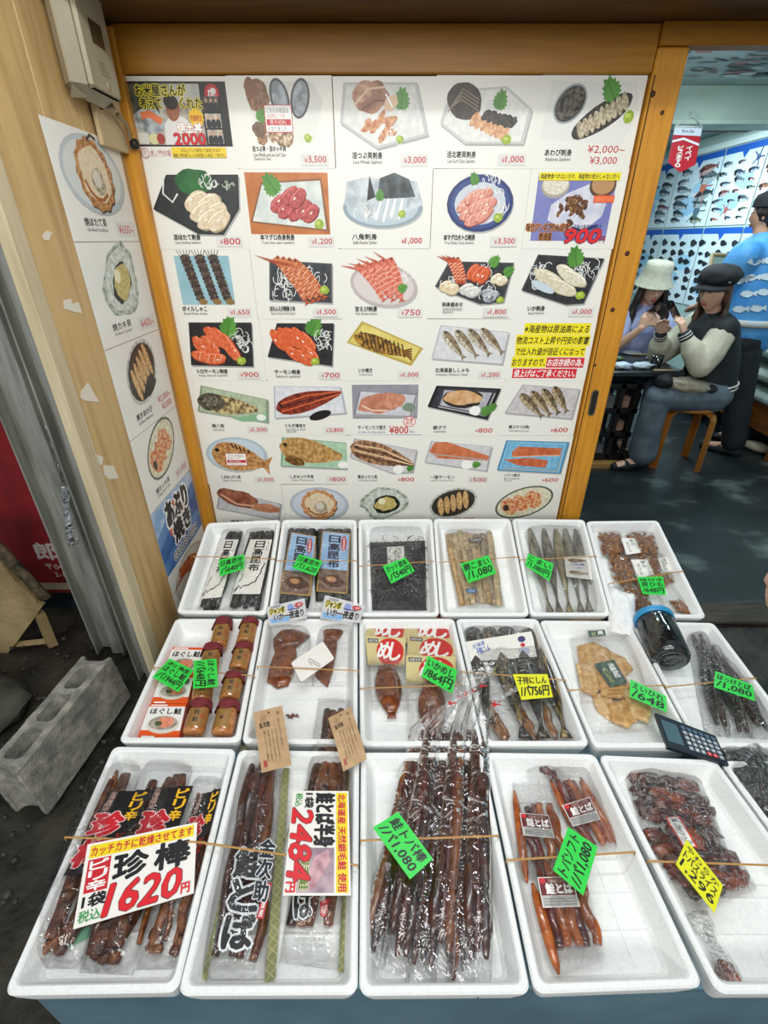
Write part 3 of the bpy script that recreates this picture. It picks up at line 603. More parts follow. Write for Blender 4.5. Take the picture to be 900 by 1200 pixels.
# ---- row 3
def d(a):
    a.rect(4.6, 4.6, 22.6, 19.4, ink('9cc2cc', '8db6c2', 6))
    for i, x in enumerate((8.2, 13, 17.4)):
        y0 = 18.8; dx = .8
        for k in range(11): a.ell(x + dx * k * .35, y0 - 1.2 * k, 1.75 - .02 * k, 1.0, ink('4a3a34' if k % 2 else '6e5a50', '2e2522', 60), .1)
        for k in range(5): a.line([(x - 1.5 + k * .7, y0 + .5), (x - 2.4 + k * 1.1, y0 + 2.2)], .2, ink('54443c'))
        a.ell(x + 3.6, 5.6, 1.5, .9, ink('8d6d3c'))
sheet(0, 2, 'menu_sheet', 'menu sheet of three dark mantis shrimp on light blue', '1,650', d, 'ボイルしゃこ', 'Boiled Mantis shrimp', x=4.2, w=8.4)
def d(a):
    plate(a, [(4.6, 6), (6, 18), (26.6, 17), (26, 5)], '2c2e33', '3d4146', '54565a', .05); daikon(a, 10, 11, 4, 4.5, 30); daikon(a, 20, 12, 3.6, 3, 24)
    for i in range(4): shrimp(a, 8 + i * 1.9, 18.8 - i * .3, 17 + i * 2, 6 + i * .5, 2.8, 'd98a58', 'b3502a', .05)
    wasabi(a, 23.6, 9, 1.5)
sheet(1, 2, 'menu_sheet', 'menu sheet of botan shrimp with shredded radish on a dark square plate', '1,500', d, 'ぼたんえび刺身２本', 'Botan Shrimp Sashimi (2pcs)', x=4.6, w=8.6)
def d(a):
    dish(a, 14.5, 10.6, 11.4, 6.6, 'd6ccc8', 'bdb0ac', -.15); daikon(a, 19.5, 13.4, 4.5, 3, 20)
    for i in range(5): shrimp(a, 5.5 + i * 2.7, 16.8 + i * .5, 14 + i * 1.6, 6.8 + (i % 2), 2.5, 'e28a74', 'c65a40', .06)
    leaf(a, 20.4, 9.6, 1.7, .5)
sheet(2, 2, 'menu_sheet', 'menu sheet of five pink sweet shrimp on an oval dish', '750', d, '甘えび刺身', 'Pink Shrimp Sashimi', x=4.6, w=7.6)
def d(a):
    plate(a, [(2.2, 10), (6.5, 17.6), (28, 17.2), (26, 5.4), (18, 4.6)], '2a2b2e', '3a3c40', '4d4e52', .04)
    for x, y in ((7, 11.5), (14, 11), (20, 8.5), (18, 15)): daikon(a, x, y, 3.2, 2, 14)
    for i in range(3): shrimp(a, 6 + i * 1.4, 18.6, 9.6 + i * 1.2, 11.5, 1.8, 'd9764a', 'b8431f', .05)
    slices(a, [(14.6, 14.6), (16.4, 14), (18.2, 13.4)], 2.8, 1.5, .9, 'd9673a', 'c24f26', '9c3c1c'); slices(a, [(6, 10.2), (8, 9.4)], 2.4, 1.7, .2, 'e3d3b4', 'd2bd98', 'a99878')
    slices(a, [(13, 9.4), (15, 8.6)], 2.6, 1.6, .3, 'd9d8cf', 'c3c4bd', '9ea09a'); slices(a, [(20, 8.2), (22, 7.6), (21, 6.6)], 2.2, 1.3, .2, 'b4b9bf', '6c7480', '3d434c'); slices(a, [(22.5, 12.6), (24.4, 12)], 2, 1.3, .4, 'e5dcc2', 'd2c5a2', 'ab9c78')
    leaf(a, 21, 17.2, 2, .8); leaf(a, 26, 14.4, 1.9, .6); wasabi(a, 24.6, 6, 1.2)
sheet(3, 2, 'menu_sheet', 'menu sheet of assorted six kinds of sashimi on a black square tray', '1,800', d, '刺身盛合せ', 'Assorted six kinds of Sashimi', y=4, x=5, w=7, h=1.3, en2='Sashimi')
def d(a):
    plate(a, [(2, 9), (6, 19.6), (28, 18.4), (24, 4.8), (18, 4.4)], '232426', '303236', '3f4044', .04); daikon(a, 8, 14, 3.4, 3.4, 26); daikon(a, 22.4, 14.4, 3.6, 3, 26)
    leaf(a, 18.6, 18, 3.2, 1.9); slices(a, [(11, 12.4), (13, 11.2), (15, 10.2)], 6, 2, -.45, 'ded6c0', 'cfc4a6', 'a59c84'); slices(a, [(17, 13.8), (19, 12.6)], 5, 1.9, -.5, 'e3dcc8', 'd0c8ac', 'aaa28a'); a.ell(9, 10, 4.4, 1.2, ink('c3d3da'), -.4); wasabi(a, 22.2, 7.4, 1.5)
sheet(4, 2, 'menu_sheet', 'menu sheet of white squid strips and green leaf on a black plate', '1,000', d, 'いか刺身', 'Squid Sashimi', x=5, w=5.8)
# ---- row 4
def d(a, l=0):
    plate(a, [(3, 5.4), (5, 20), (27, 20), (25.6, 5)], '1f1e20', '2a292b', '343236', .03); leaf(a, 18.4, 17.6, 3.6, 1.2); daikon(a, 22.6, 14.5, 3.0, 4, 28)
    slices(a, [(8, 12), (11.2, 12.4), (13, 15.4), (15.4, 14.6), (17.4, 13), (18.6, 10.8)] , 4.2, 2, -.95, 'df6a3c' if l else 'e0784e', 'cf5628', '9e3a18', 'f0b493'); slices(a, [(8.4, 8.6), (11.6, 8)], 4.4, 2, -.1, 'e0764a', 'cf5a2e', 'a24320', 'f3c3a4')
    wasabi(a, 21.6, 7, 1.6)
sheet(0, 3, 'menu_sheet', 'menu sheet of fatty salmon sashimi with white streaks, priced 900', '900', d, 'トロサーモン刺身', 'Fatty Salmon Sashimi', x=5, w=11)
def d(a):
    plate(a, [(1.4, 8.6), (6, 20), (26, 20), (24.6, 5.4)], '1f1e20', '2a292b', '343236', .03); leaf(a, 18.4, 18, 3.4, 1.0); daikon(a, 22, 14.5, 2.8, 3.6, 26)
    slices(a, [(6, 14.6), (8.4, 15), (11, 15.2), (13.6, 15), (16, 14)], 4, 2, -1.0, 'dd6a38', 'cf5424', '9a3814', 'e89a70'); slices(a, [(11.6, 9.6), (14.2, 8.6), (16.6, 10)], 4, 2, -.6, 'e0703e', 'cc5226', '9c3a16', 'ea9d74'); wasabi(a, 18.4, 7.2, 1.6)
sheet(1, 3, 'menu_sheet', 'menu sheet of deep orange salmon sashimi on black plate, priced 700', '700', d, 'サーモン刺身', 'Salmon sashimi', x=3.4, w=9.4)
def d(a):
    a.poly([(1.2, 13.4), (6.8, 20.6), (28.6, 11.6), (24.4, 5.4)], ink('b9a348')); a.poly([(2.2, 13.6), (7.4, 19.8), (27.4, 11.6), (24, 6.6)], ink('e0d078', 'd2be5c', 8))
    fishp(a, 4, 15.6, 25, 8.6, 5.2, 'c39036', '5a3c14', None, False)
    for i in range(11): x = 6.4 + i * 1.45; a.line([(x, 16.9 - i * .42 + .4), (x + 1.0, 12.6 - i * .42)], .5, ink('40280c'))
    for k in range(5): a.line([(21, 10.6), (24.6, 11.4 - k * 1.0)], .6, ink('7c531c'))
sheet(2, 3, 'menu_sheet', 'menu sheet of striped grilled squid on a yellow plate', '1,000', d, 'いか焼き', 'Grilled Squid', x=5.2, w=5, y=3)
def d(a):
    plate(a, [(2, 8), (4.6, 19.4), (29, 17), (28, 6)], 'cfd0d2', 'dcdcdc', 'b4b6ba', .04)
    for i in range(4): fishp(a, 5.6 + i * 4.4, 17.4 + .3 * i, 14 + i * 4.6, 7.8 + .6 * i, 3.0, '9b8b70', '6b5844', 'd8d2c2')
sheet(3, 3, 'menu_sheet', 'menu sheet of four small slim smelt on a grey plate', '1,200', d, '北海道産ししゃも', 'Hokkaido Shishamo Smelt', x=3.6, w=12.4, y=3.2)
def d(a):
    a.rect(2.2, 1, 28.6, 20.2, PAPER)
    for i, (t, x0, x1) in enumerate((('※海産物は原油高による', 5, 27.6), ('物流コスト上昇や円安の影響', 2.6, 28.2), ('で仕入れ値が倍近くになって', 2.8, 27.4), ('おりますので、', 2.0, 14))):
        y = 16.6 - i * 3.8; a.rect(x0 - .3, y - .5, x1 + .3, y + 3.2, YEL); a.text(t, x0, y, x1, y + 2.6, BLK, .02, .12)
    a.rect(14.4, 4.7, 28, 8.2, ink('d52a38')); a.text('お店存続の為、', 14.8, 5.2, 27.8, 7.8, WHT, .02, .12); a.rect(2.6, .9, 26, 4.3, ink('d52a38')); a.text('値上げはご了承ください。', 3.2, 1.3, 25.6, 3.9, WHT, .02, .12)
sheet(4, 3, 'notice_sheet', 'price notice sheet of text only on yellow and red bars', None, d)
# ---- row 5
def d(a):
    plate(a, [(1.6, 9.6), (4.6, 19.4), (29, 14), (28, 5)], 'a3b396', 'b8c6a8', '7c8c74', .05); a.poly([(14, 7), (28, 9), (27.6, 5.6), (18, 5.4)], ink('86b48c'))
    fishp(a, 3, 13.4, 27, 9.8, 6.6, 'd3bd88', '5d4a2c', None, False); a.ell(7.4, 13.2, 5.2, 3.4, ink('2a2722', '6b6350', 50), -.1, .2); a.ell(7.4, 13.4, 3.4, 1.9, ink('8d8470', '2f2b26', 60), -.1, .3); a.ell(25.5, 7.2, 1.8, 1.3, ink('ecefe8'))
sheet(0, 4, 'menu_sheet', 'menu sheet of grilled sailfin poacher with blackened head, priced 1,500', '1,500', d, '焼八角', 'Grilled Sailfin Poacher', x=6, w=4.6, y=3)
def d(a):
    plate(a, [(1, 7), (2, 19.4), (27, 19), (28.6, 9)], 'd2d4da', 'e2e2e4', 'b0b6c4', .04); fishp(a, 2, 10.6, 29, 17.4, 7, '9c3a20', '5c1c10', None, False)
    for k in range(3): a.line([(4, 9.6 + k * 1.5), (14, 12.6 + k * 1.6), (27, 16.6 + k * .4)], .5, ink('d0643a' if k != 1 else '4a140a'))
    a.ell(18.6, 8.2, 4.4, 1.7, ink('17120f'), .3)
sheet(1, 4, 'menu_sheet', 'menu sheet of glazed dark red grilled eel', '2,800', d, 'うなぎ蒲焼き', 'Grilled Eel', y=3.4, x=4.6, w=8, h=1.4, en2='sauce')
def d(a):
    a.rect(2.6, 6.8, 27.4, 19.8, ink('9a98a2', '8a8994', 8)); plate(a, [(3, 8.4), (5.4, 17.6), (27, 16), (25, 7.6)], 'c4c4ca', 'd0d0d4', '7b7a86', .05)
    a.ell(13.6, 12.8, 8.4, 4.2, ink('c98a6e', 'b26e54', 16), .12, .3, seed=3); a.ell(18.6, 13.8, 4, 2.8, ink('d49a7e', 'c07a5e', 20), .2, .25); a.line([(6, 12), (10, 10), (16, 10)], .6, ink('eec9b4')); a.ell(24, 11.2, 2.4, 1.8, ink('7a8c78'), 0, .3)
    a.ell(24.4, 5.6, 2.4, 2.1, ink('cf4a3a')); a.ell(24.4, 5.6, 2.1, 1.8, WHT); a.text('数量', 23, 5.7, 25.8, 7, ink('cf4a3a'), .02); a.text('限定', 23, 4.3, 25.8, 5.6, ink('cf4a3a'), .02)
    a.text('A collar of a little salmon', 4.4, 1.0, 15, 1.9, ink('3c45a8')); a.text('¥800', 16.6, .8, 24, 3.8, RED, .02); a.text('税込', 24.6, 1, 26.6, 2, ink('3c45a8')); a.text('サーモンカマ焼き', 4.4, 2.4, 15.2, 4.2, BLK, .02)
    a.line([(.2, .2), (29.5, .2)], .25, ink('3f4578'))
sheet(2, 4, 'menu_sheet', 'menu sheet of salmon collar with small red round limited stamp', None, d)
def d(a):
    plate(a, [(1.4, 11.6), (4.4, 19.6), (28.6, 18.4), (24.8, 6.4)], '26252e', '383741', '15141a', .1); plate(a, [(5, 12), (6.6, 18.4), (26.4, 17.2), (23.4, 8.4)], 'a9a8b2', 'bcbac2', '3a3842', .1)
    a.ell(14.6, 14.6, 7.6, 3.2, ink('2c2018'), -.05, .2, seed=1); a.ell(14.2, 15, 7.2, 2.8, ink('dcb48a', 'c4925e', 16), -.05, .25, seed=1); a.ell(19.6, 10, 2.2, 1.8, WHT, 0, .2); leaf(a, 23.4, 9.8, 2.4, .3, '3f5f34'); leaf(a, 25.6, 11, 2, .6, '4c6b3c')
sheet(3, 4, 'menu_sheet', 'menu sheet of grilled sablefish on a black rimmed square plate', '800', d, '銀ダラ', 'Sablefish', sticker=False, x=4, w=5)
def d(a):
    plate(a, [(1.6, 9), (7, 19.8), (28.8, 18), (28, 6.6)], 'bdb9bb', 'cfcaca', 'a5a1a4', .04)
    for i in range(4): fishp(a, 6.6 + i * 4, 16.4 + .9 * i, 16.6 + i * 3, 7.2 + .6 * i, 3.2, '8a7658', '4c3e2c', 'c7b896')
sheet(4, 4, 'menu_sheet', 'menu sheet of four grilled saffron cod beside the finger pull', '600', d, '焼コマイ(2本)', 'Grilled Saffron Cod (2 pcs)', sticker=False, x=4, w=8)
# ---- row 6
def d(a, l=1):
    dish(a, 13.6, 13.2, 12.2, 7.4, 'c2d2da', 'aebfc8'); fishp(a, 4, 14.4, 27, 8.4, 11, 'd0a068', 'a06a34', None, True, 'a0683c')
    for k in range(5): a.line([(12 + k * 1.6, 18 - k * .7), (13 + k * 1.4, 16 - k * .6)], .7, ink('4a2410'))
    a.line([(5, 14), (25, 9)], .35, ink('8a5a2c'))
    if l: a.rect(9, 8.4, 17.4, 13.8, ink('c22a30')); a.rect(9.2, 8.6, 17.2, 13.6, WHT); a.text('こちらの商品は', 9.8, 12.2, 16.4, 13.2, BLK); a.text('好評につき', 9.8, 11.2, 14.4, 12, RED); a.rect(9.5, 9.7, 17, 10.9, RED); a.text('売り切れ', 10.2, 9.8, 15, 10.8, WHT); a.text('となりました。', 10, 8.8, 16, 9.5, BLK)
sheet(0, 5, 'menu_sheet', 'menu sheet of whole opened mackerel with white sold out slip', '1,500', d, 'しまほっけ１枚', 'Atka Mackerel', x=6, w=7.8)
def d(a):
    plate(a, [(1.2, 8), (3, 20.4), (29, 18), (29, 6.6)], '9fc3a4', 'b4d0b2', '7ba286', .05); fishp(a, 1.6, 16.6, 29, 11.4, 9.6, 'cfa566', '9a7038', None, False); a.ell(7, 10.4, 4, 2, ink('5b3818', '8d6230', 30), -.3, .3); a.ell(26.6, 8.6, 2.2, 1.5, WHT)
sheet(1, 5, 'menu_sheet', 'menu sheet of a half opened mackerel on a green plate', '800', d, 'しまほっけ半身', 'Atka Mackerel', x=4.6, w=9.6)
def d(a):
    plate(a, [(1, 12), (3, 20), (28, 15), (26.6, 5.4), (18, 5)], 'c4c1c2', 'd4d0d0', 'a9a5a6', .04); fishp(a, 1.4, 16.6, 28.6, 8.4, 8.6, 'b98a62', '5a3a26', None, False)
    for k in range(4): a.line([(3, 17.4 - k * 1.2), (14, 15.4 - k * 1.6), (27, 9 - k * .3)], .6, ink('4c2c1a' if k % 2 else 'e3c29a'))
    a.ell(20.6, 6.6, 2.2, 1.8, WHT, 0, .2); leaf(a, 25, 7, 1.6, .3)
sheet(2, 5, 'menu_sheet', 'menu sheet of whole dark opened mackerel on a grey plate', '800', d, '真ほっけ１枚', 'Grilled Atka Mackerel', sticker=False, x=4, w=8)
def d(a):
    plate(a, [(1.4, 10), (3.6, 19), (28, 16.6), (27, 6)], 'c6c6ca', 'd6d4d6', 'a9a9b0', .04); a.poly([(3, 14.6), (5, 18.4), (10, 18.6), (17, 16.2), (27.4, 12.6), (26.6, 10.6), (15, 11.2), (7, 11.6)], ink('cf7c50', 'bd6038', 16)); a.line([(4, 13.6), (14, 12.4), (26, 11)], .5, ink('a8a49c')); a.ell(18.6, 8.8, 2.4, 2, WHT, 0, .2); leaf(a, 22, 8.8, 1.8, .2)
sheet(3, 5, 'menu_sheet', 'menu sheet of one salted salmon fillet with white radish mound', '500', d, '一塩サーモン', 'Lightly Salted salmon', x=4, w=10)
def d(a):
    plate(a, [(1.4, 6.6), (3.6, 19.4), (28.6, 18.6), (27.6, 5)], '79b6d6', '8cc4de', '3f86b0', .06); plate(a, [(3.4, 7.8), (5, 18.2), (26.8, 17.4), (25.8, 6.4)], '84bedb', '6cabcf', '5b9fc6', .03)
    a.poly([(6.4, 14.4), (8.6, 16.8), (26, 16), (26, 12.8), (17, 12.6), (7, 12.2)], ink('cf7248', 'b8552c', 18)); a.poly([(3.6, 11.2), (14, 12), (21.6, 10.8), (21, 7.6), (10, 8.6)], ink('cf7248', 'b8552c', 18)); a.line([(7, 12.4), (17, 12.8), (26, 13)], .4, ink('e9b898'))
sheet(4, 5, 'menu_sheet', 'menu sheet of two salmon strips on a bright blue plate', '600', d, 'ハラス焼き', 'Broiled', sticker=False, x=4.6, w=6.4, y=3.6, h=1.4, en2='Salmon Stomach')
# ---- row 7
def d(a):
    plate(a, [(1, 10), (4, 19), (29, 12), (27, 4)], 'b9babd', 'cacaca', '9a9ba0', .05); a.ell(11, 14.6, 8.6, 3.8, ink('a4644a', '6e3c2c', 16), -.3, .3, seed=8); a.ell(22, 10, 6, 2.2, ink('c08464', 'a2684c', 20), -.15, .2); a.line([(4, 16.6), (10, 12), (17, 11)], .8, ink('d9a688'))
sheet(0, 6, 'menu_sheet', 'menu sheet of a brown grilled fish head above the white-labelled kelp', '500', d, '焼魚かぶと', 'Grilled Fish Head')
def d(a): dish(a, 15, 12, 12.4, 8, 'ccd3dc', 'b3bcc8'); shell_open(a, 15, 11.8, 7.8, ry=.95)
sheet(1, 6, 'menu_sheet', 'menu sheet of a scallop in its shell, lowest row, half hidden by trays', '600', d, '焼ほたて貝', 'Grilled Scallop')
def d(a): oyster(a, 14.6, 12.4, 10, 7.2, .15)
sheet(2, 6, 'menu_sheet', 'menu sheet of one oyster, lowest row behind the shredded kelp', '400', d, '焼カキ貝', 'Grilled Oyster')
def d(a): abalone(a, 14.4, 12.4, 10.4, 6.8, .35); a.text('¥2,000~', 15, 3.4, 26, 5.6, RED)
sheet(3, 6, 'menu_sheet', 'menu sheet of dark grilled abalone, lowest row, priced 2,000', None, d, '焼きあわび', 'Grilled Abalone')
def d(a): surf(a, 14.6, 12.6, 12.4, 7, .35)
sheet(4, 6, 'menu_sheet', 'menu sheet of grilled surf clam in shell, lowest row right end', '1,000', d, '焼ホッキ貝', 'Grilled Surf Clam', x=3.4)
# ------------------------------------------------------------- the column on the left wall (larger sheets)
LXW = WX + .0022
def lsheet(z1, z0, label, price, draw, jp, en, name='menu_sheet', y0=1.37, y1=1.738, p2=None):
    cs = [V((LXW, y0, z1)), V((LXW, y1, z1)), V((LXW, y1, z0)), V((LXW, y0, z0))]
    a = Art(cs, 29.7, 21, PAPER, .0008, face=(1, 0, 0)); draw(a)
    if jp: cap(a, jp, en, x=6, w=9, y=3)
    o = a.build(name); tag(o, label, 'menu sheet', 'menu sheets on the beige wall')
    if price:
        k = Art([a.at(19, 5.6, 0), a.at(28.5, 5.6, 0), a.at(28.5, .8, 0), a.at(19, .8, 0)], 9.5, 4.8, None, face=(1, 0, 0)); k.k = a.k + 1
        if p2: k.text(price, .5, 2.6, 9, 4.6, RED); k.text(p2, 2, .3, 8.4, 2.3, RED)
        else: k.rect(0, .2, 9.5, 3.4, GRY); k.text(price, 1, .8, 8.6, 2.8, RED)
        k.build('price_sticker', o)
    return o
def d(a): dish(a, 15, 13, 12.6, 7.4, 'd5d8d2', 'b9c3c6'); shell_open(a, 15.4, 13, 7.6, 'cf9a5c', '8f5424', ry=.95); a.line([(15, 19.4), (17, 20.6), (19, 20)], .6, ink('2a2018'))
lsheet(1.742, 1.494, 'large sheet of grilled scallop under the grey wall box', '¥600~', d, '焼ほたて貝', 'Grilled Scallop')
def d(a): oyster(a, 15, 13.2, 9.6, 7.2, .6)
lsheet(1.492, 1.232, 'large sheet of grilled oyster on the beige wall', '¥400~', d, '焼カキ貝', 'Grilled Oyster')
def d(a): abalone(a, 14.6, 13.2, 9.4, 6.8, .5, 5); a.ell(17, 9, 4.4, 2, ink('1c1914'), .4, .3)
lsheet(1.230, .964, 'large sheet of grilled abalone on the beige wall', '¥2,000~', d, '焼きあわび', 'Grilled Abalone', p2='¥3,000')
def d(a): surf(a, 15, 13.4, 10.4, 6.8, .45)
lsheet(.962, .706, 'large sheet of surf clam above the blue sign', '¥1,000', d, '焼ホッキ貝', 'Grilled Surf Clam')
def d(a):
    a.rect(0, 0, 29.7, 21, ink('2f5f9e', '5a86bb', 5)); a.poly([(0, 13), (9, 16), (19, 14.6), (29.7, 17), (29.7, 21), (0, 21)], ink('7fa3cc', 'b9cbe0', 6)); a.poly([(0, 9), (8, 11.4), (16, 10), (29.7, 13), (29.7, 7), (0, 5)], ink('1f4a82', '34639c', 7))
    a.ell(15, 12, 7.4, 6.4, ink('d9683c', 'c24f28', 10)); a.text('あぶり', 8, 12, 23.5, 19.4, BLK, .07, outline=WHT, ow=.12); a.text('焼き', 10, 5.4, 22.5, 12, BLK, .07, outline=WHT, ow=.12); a.text('GRILLED DISH', 6.4, 1.2, 25, 3.8, BLK, .03, outline=WHT, ow=.12)
lsheet(.704, .448, 'blue sheet with black brush lettering and GRILLED DISH', None, d, None, None, 'section_sheet')
def d(a):
    dish(a, 15, 13, 13, 7.4, 'd8d3c4', 'c2bca8')
    for i in range(3): shrimp(a, 7 + i * 3, 17.4, 21 + i * 1.6, 9.4, 3.6, 'd27a48', 'a8461f', .08)
lsheet(.446, .19, 'large sheet of grilled shrimp lowest on the beige wall, behind the kelp tray', '¥800', d, '焼えび', 'Grilled Shrimp')
# ============================================================= goods on the trays
FL = -.0495
FILM = film('clear wrap', .55, 34, .05, gain=.55); FILMF = film('crackly wrap', .9, 60, .06, gain=.6)
GREEN = ink('2fd24a'); TYEL = ink('e2e21c'); CARDW = mat('white card', 'eceae2', rough=.55); BANDM = mat('rubber band', 'b98a4a', rough=.5)
KRAFT = mat('kraft tag', 'c2a27c', 'b5946c', 40, rough=.7)
def cv(ox, oy, s): return lambda *p: [(ox + x / s, oy + y / s) for x, y in p]
def bl(Q, a, b, n=None, h=0):
    p = Q[3] * ((1 - a) * (1 - b)) + Q[2] * (a * (1 - b)) + Q[1] * (a * b) + Q[0] * ((1 - a) * b)
    return p + n * h if n is not None else p
def bag(row, px, h0, h1, parent, mt=None, wr=.004, name='clear_bag', seed=0, nu=14, nv=18, ragged=.0):
    Q = quad(row, px, h0); n = PL[row][1]; mb = MB()
    def top(x, y):
        e = max(0, 1 - (2 * x - 1) ** 4) * max(0, 1 - (2 * y - 1) ** 6)
        nz = MN.noise(V((x * 4 + seed, y * 7, seed))) * wr + MN.noise(V((x * 11 + seed, y * 17, seed))) * wr * .5
        return bl(Q, x + ragged * MN.noise(V((y * 5, seed, 0))), y + ragged * MN.noise(V((x * 5, seed, 4))), n, .001 + (h1 - h0) * e ** .6 + nz * (.3 + .7 * e) if e > 0 else .001)
    mb.grid(top, nu, nv, mt or FILM)
    return mb.build(name, parent)
def base(row, px, h=FL):
    Q = quad(row, px, h); return (Q[0] + Q[1] + Q[2] + Q[3]) / 4
def strips(mb, row, px, n, th, mts, wid=.9, jit=.06, wav=.004, h0=FL, seg=10, taper=.15, endj=.03, stack=0, ns=6):
    Q = quad(row, px, h0); nn = PL[row][1]
    for i in range(n):
        a0 = (i + .5) / n + R.uniform(-jit, jit) / 2; a1 = (i + .5) / n + R.uniform(-jit, jit) / 2
        b0 = R.uniform(0, endj); b1 = 1 - R.uniform(0, endj); P = []; rd = []
        hw = (Q[0] - Q[1]).length / n / 2 * wid; sd = R.uniform(0, 50); hh = th + R.uniform(0, stack)
        for k in range(seg + 1):
            t = k / seg; b = b0 + (b1 - b0) * t; P.append(bl(Q, a0 + (a1 - a0) * t + MN.noise(V((t * 3, sd, 0))) * wav / max((Q[0] - Q[1]).length, .01) * 2, b, nn, hh + MN.noise(V((t * 4, sd, 5))) * wav * .5))
            rd.append(hw * (1 - taper * abs(2 * t - 1) ** 3) * (1 + .12 * MN.noise(V((t * 6, sd, 9)))))
        mb.tube(P, rd, R.choice(mts), ns, th / max(hw, .001), nn)
    return mb
def pricetag(row, px, lines, label, col=None, h=.006, name='price_tag', tilt=.004):
    col = col or GREEN; Q = quad(row, px, h); n = PL[row][1]
    Q[0] = Q[0] + n * tilt; Q[1] = Q[1] + n * tilt
    W = (Q[1] - Q[0]).length * 100; H = (Q[0] - Q[3]).length * 100
    a = Art(Q, W, H, col, .0006, face=n)
    m = len(lines); y = H * .93
    for t, fr in lines:
        hh = H * .86 * fr; a.text(t, W * .07, y - hh * .95, W * .93, y - hh * .08, BLK, .035, .12); y -= hh
    return tag(a.build(name), label, 'price tag', 'fluorescent price tags')
def band(row, x0, y0, x1, y1, label, lift=.0025, sag=0):
    A = on(row, x0, y0, lift); B = on(row, x1, y1, lift); n = PL[row][1]; d = (B - A).normalized(); mb = MB()
    P = [A - n * .012 - d * .001, A - n * .004 - d * .001, A - d * .001, A + d * .004] + [A.lerp(B, t) - n * sag * math.sin(math.pi * t) for t in (.25, .5, .75)] + [B - d * .004, B + d * .001, B - n * .004 + d * .001, B - n * .012 + d * .001]
    mb.tube(P, .0021, BANDM, 6, .45, n); return tag(mb.build('rubber_band'), label, 'rubber band', 'rubber bands across the trays')

# ---- back row, first tray: kelp with white labels
c = cv(200, 590, 3.913)
KELP = mat('dried kelp', '1d211d', '35392f', 60, rough=.5, bump=.5, bscale=90); KELPB = mat('black kelp', '101211', '24262a', 80, rough=.42, bump=.5, bscale=120)
def kelp_pack(lq, kq, fq, label, kind):
    b = base('b', fq); t = thing('kelp_pack', label, 'food pack', b, 'kelp packs in the back row')
    mb = MB(); strips(mb, 'b', kq, 5, .006, [KELP, KELPB], 1.15, .08, .004, FL + .003, 12, .2, .05, .003); strips(mb, 'b', kq, 4, .005, [KELP, KELPB], 1.2, .1, .004, FL + .010, 12, .2, .07, .003); mb.build('kelp_leaves', t)
    Q = quad('b', lq, FL + .024); a = Art(Q, 10, 24, CARDW if kind == 0 else mat('gold border', 'b08a48', rough=.4), .0006, face=PL['b'][1])
    if kind == 0:
        a.vtext('日高昆布', 3.0, 9.4, 7.2, 23.4, BLK, .045); a.ell(8.8, 20.6, .55, 2.0, BLK); a.ell(8.8, 20.6, .4, 1.75, WHT)
        pts = [(.8, 1.6), (1.4, 3.4), (2.4, 2.2), (3.4, 3.4), (5, 3.6), (6, 4.6), (7.2, 5), (7.6, 7), (8.4, 8.6), (8.6, 11), (9.2, 13)]; a.line(pts, .5, BLK)
        a.line([(.6, 1), (1.2, 2.4)], .6, BLK); a.line([(1.2, 5), (1.8, 7.6), (1.6, 8.4)], .3, BLK)
    else:
        a.rect(.4, 8.6, 9.6, 23.6, ink('8fb6dc', 'a8c8e6', 12)); a.rect(.4, .5, 9.6, 8.6, ink('8c7466', '6a5346', 30)); a.ell(5, 4.4, 3.6, 2.2, ink('3a241a', '6e4630', 60), 0, .3); a.ell(4.4, 4.9, 1.6, 1, ink('c08a5e'), 0, .3)
        a.vtext('日高昆布', 2.7, 9.2, 6.6, 22.6, ink('1b1a38'), .045); a.ell(7.9, 19.4, .95, 3.2, RED); a.vtext('北海道産', 7.5, 16.8, 8.3, 22, WHT, .02)
    a.build('pack_label', t); bag('b', fq, FL, FL + .034, t, seed=len(label)); return t
kelp_pack(c((232, 165), (312, 165), (230, 430), (135, 438)), c((272, 122), (338, 128), (222, 494), (124, 492)), c((250, 100), (352, 100), (250, 500), (112, 500)), 'kelp pack with white label nearest the beige wall', 0)
kelp_pack(c((365, 165), (465, 165), (410, 415), (280, 415)), c((372, 126), (476, 132), (408, 494), (266, 492)), c((352, 100), (490, 104), (425, 505), (252, 502)), 'kelp pack with white label next to the blue-labelled kelp', 0)
kelp_pack(c((553, 130), (668, 150), (640, 425), (495, 412)), c((536, 96), (668, 100), (640, 492), (482, 490)), c((528, 84), (672, 90), (650, 505), (470, 505)), 'kelp pack with light blue label, tilted, under the 1620 tag', 1)
kelp_pack(c((695, 125), (825, 138), (810, 415), (668, 403)), c((678, 84), (832, 90), (828, 470), (664, 466)), c((670, 74), (840, 80), (842, 500), (655, 500)), 'kelp pack with light blue label, straight, beside the shredded kelp', 1)
pricetag('b', c((222, 262), (340, 236), (336, 300), (225, 334)), [('日高昆布', .45), ('パ640円', .55)], 'green tag reading 640 on the white-labelled kelp')
pricetag('b', c((590, 236), (698, 268), (664, 332), (558, 296)), [('日高昆布', .45), ('パ1,620', .55)], 'green tag reading 1620 on the blue-labelled kelp')
band('b', 226, 652, 322, 655, 'rubber band across the white-labelled kelp tray'); band('b', 325, 657, 419, 657, 'rubber band across the blue-labelled kelp tray')
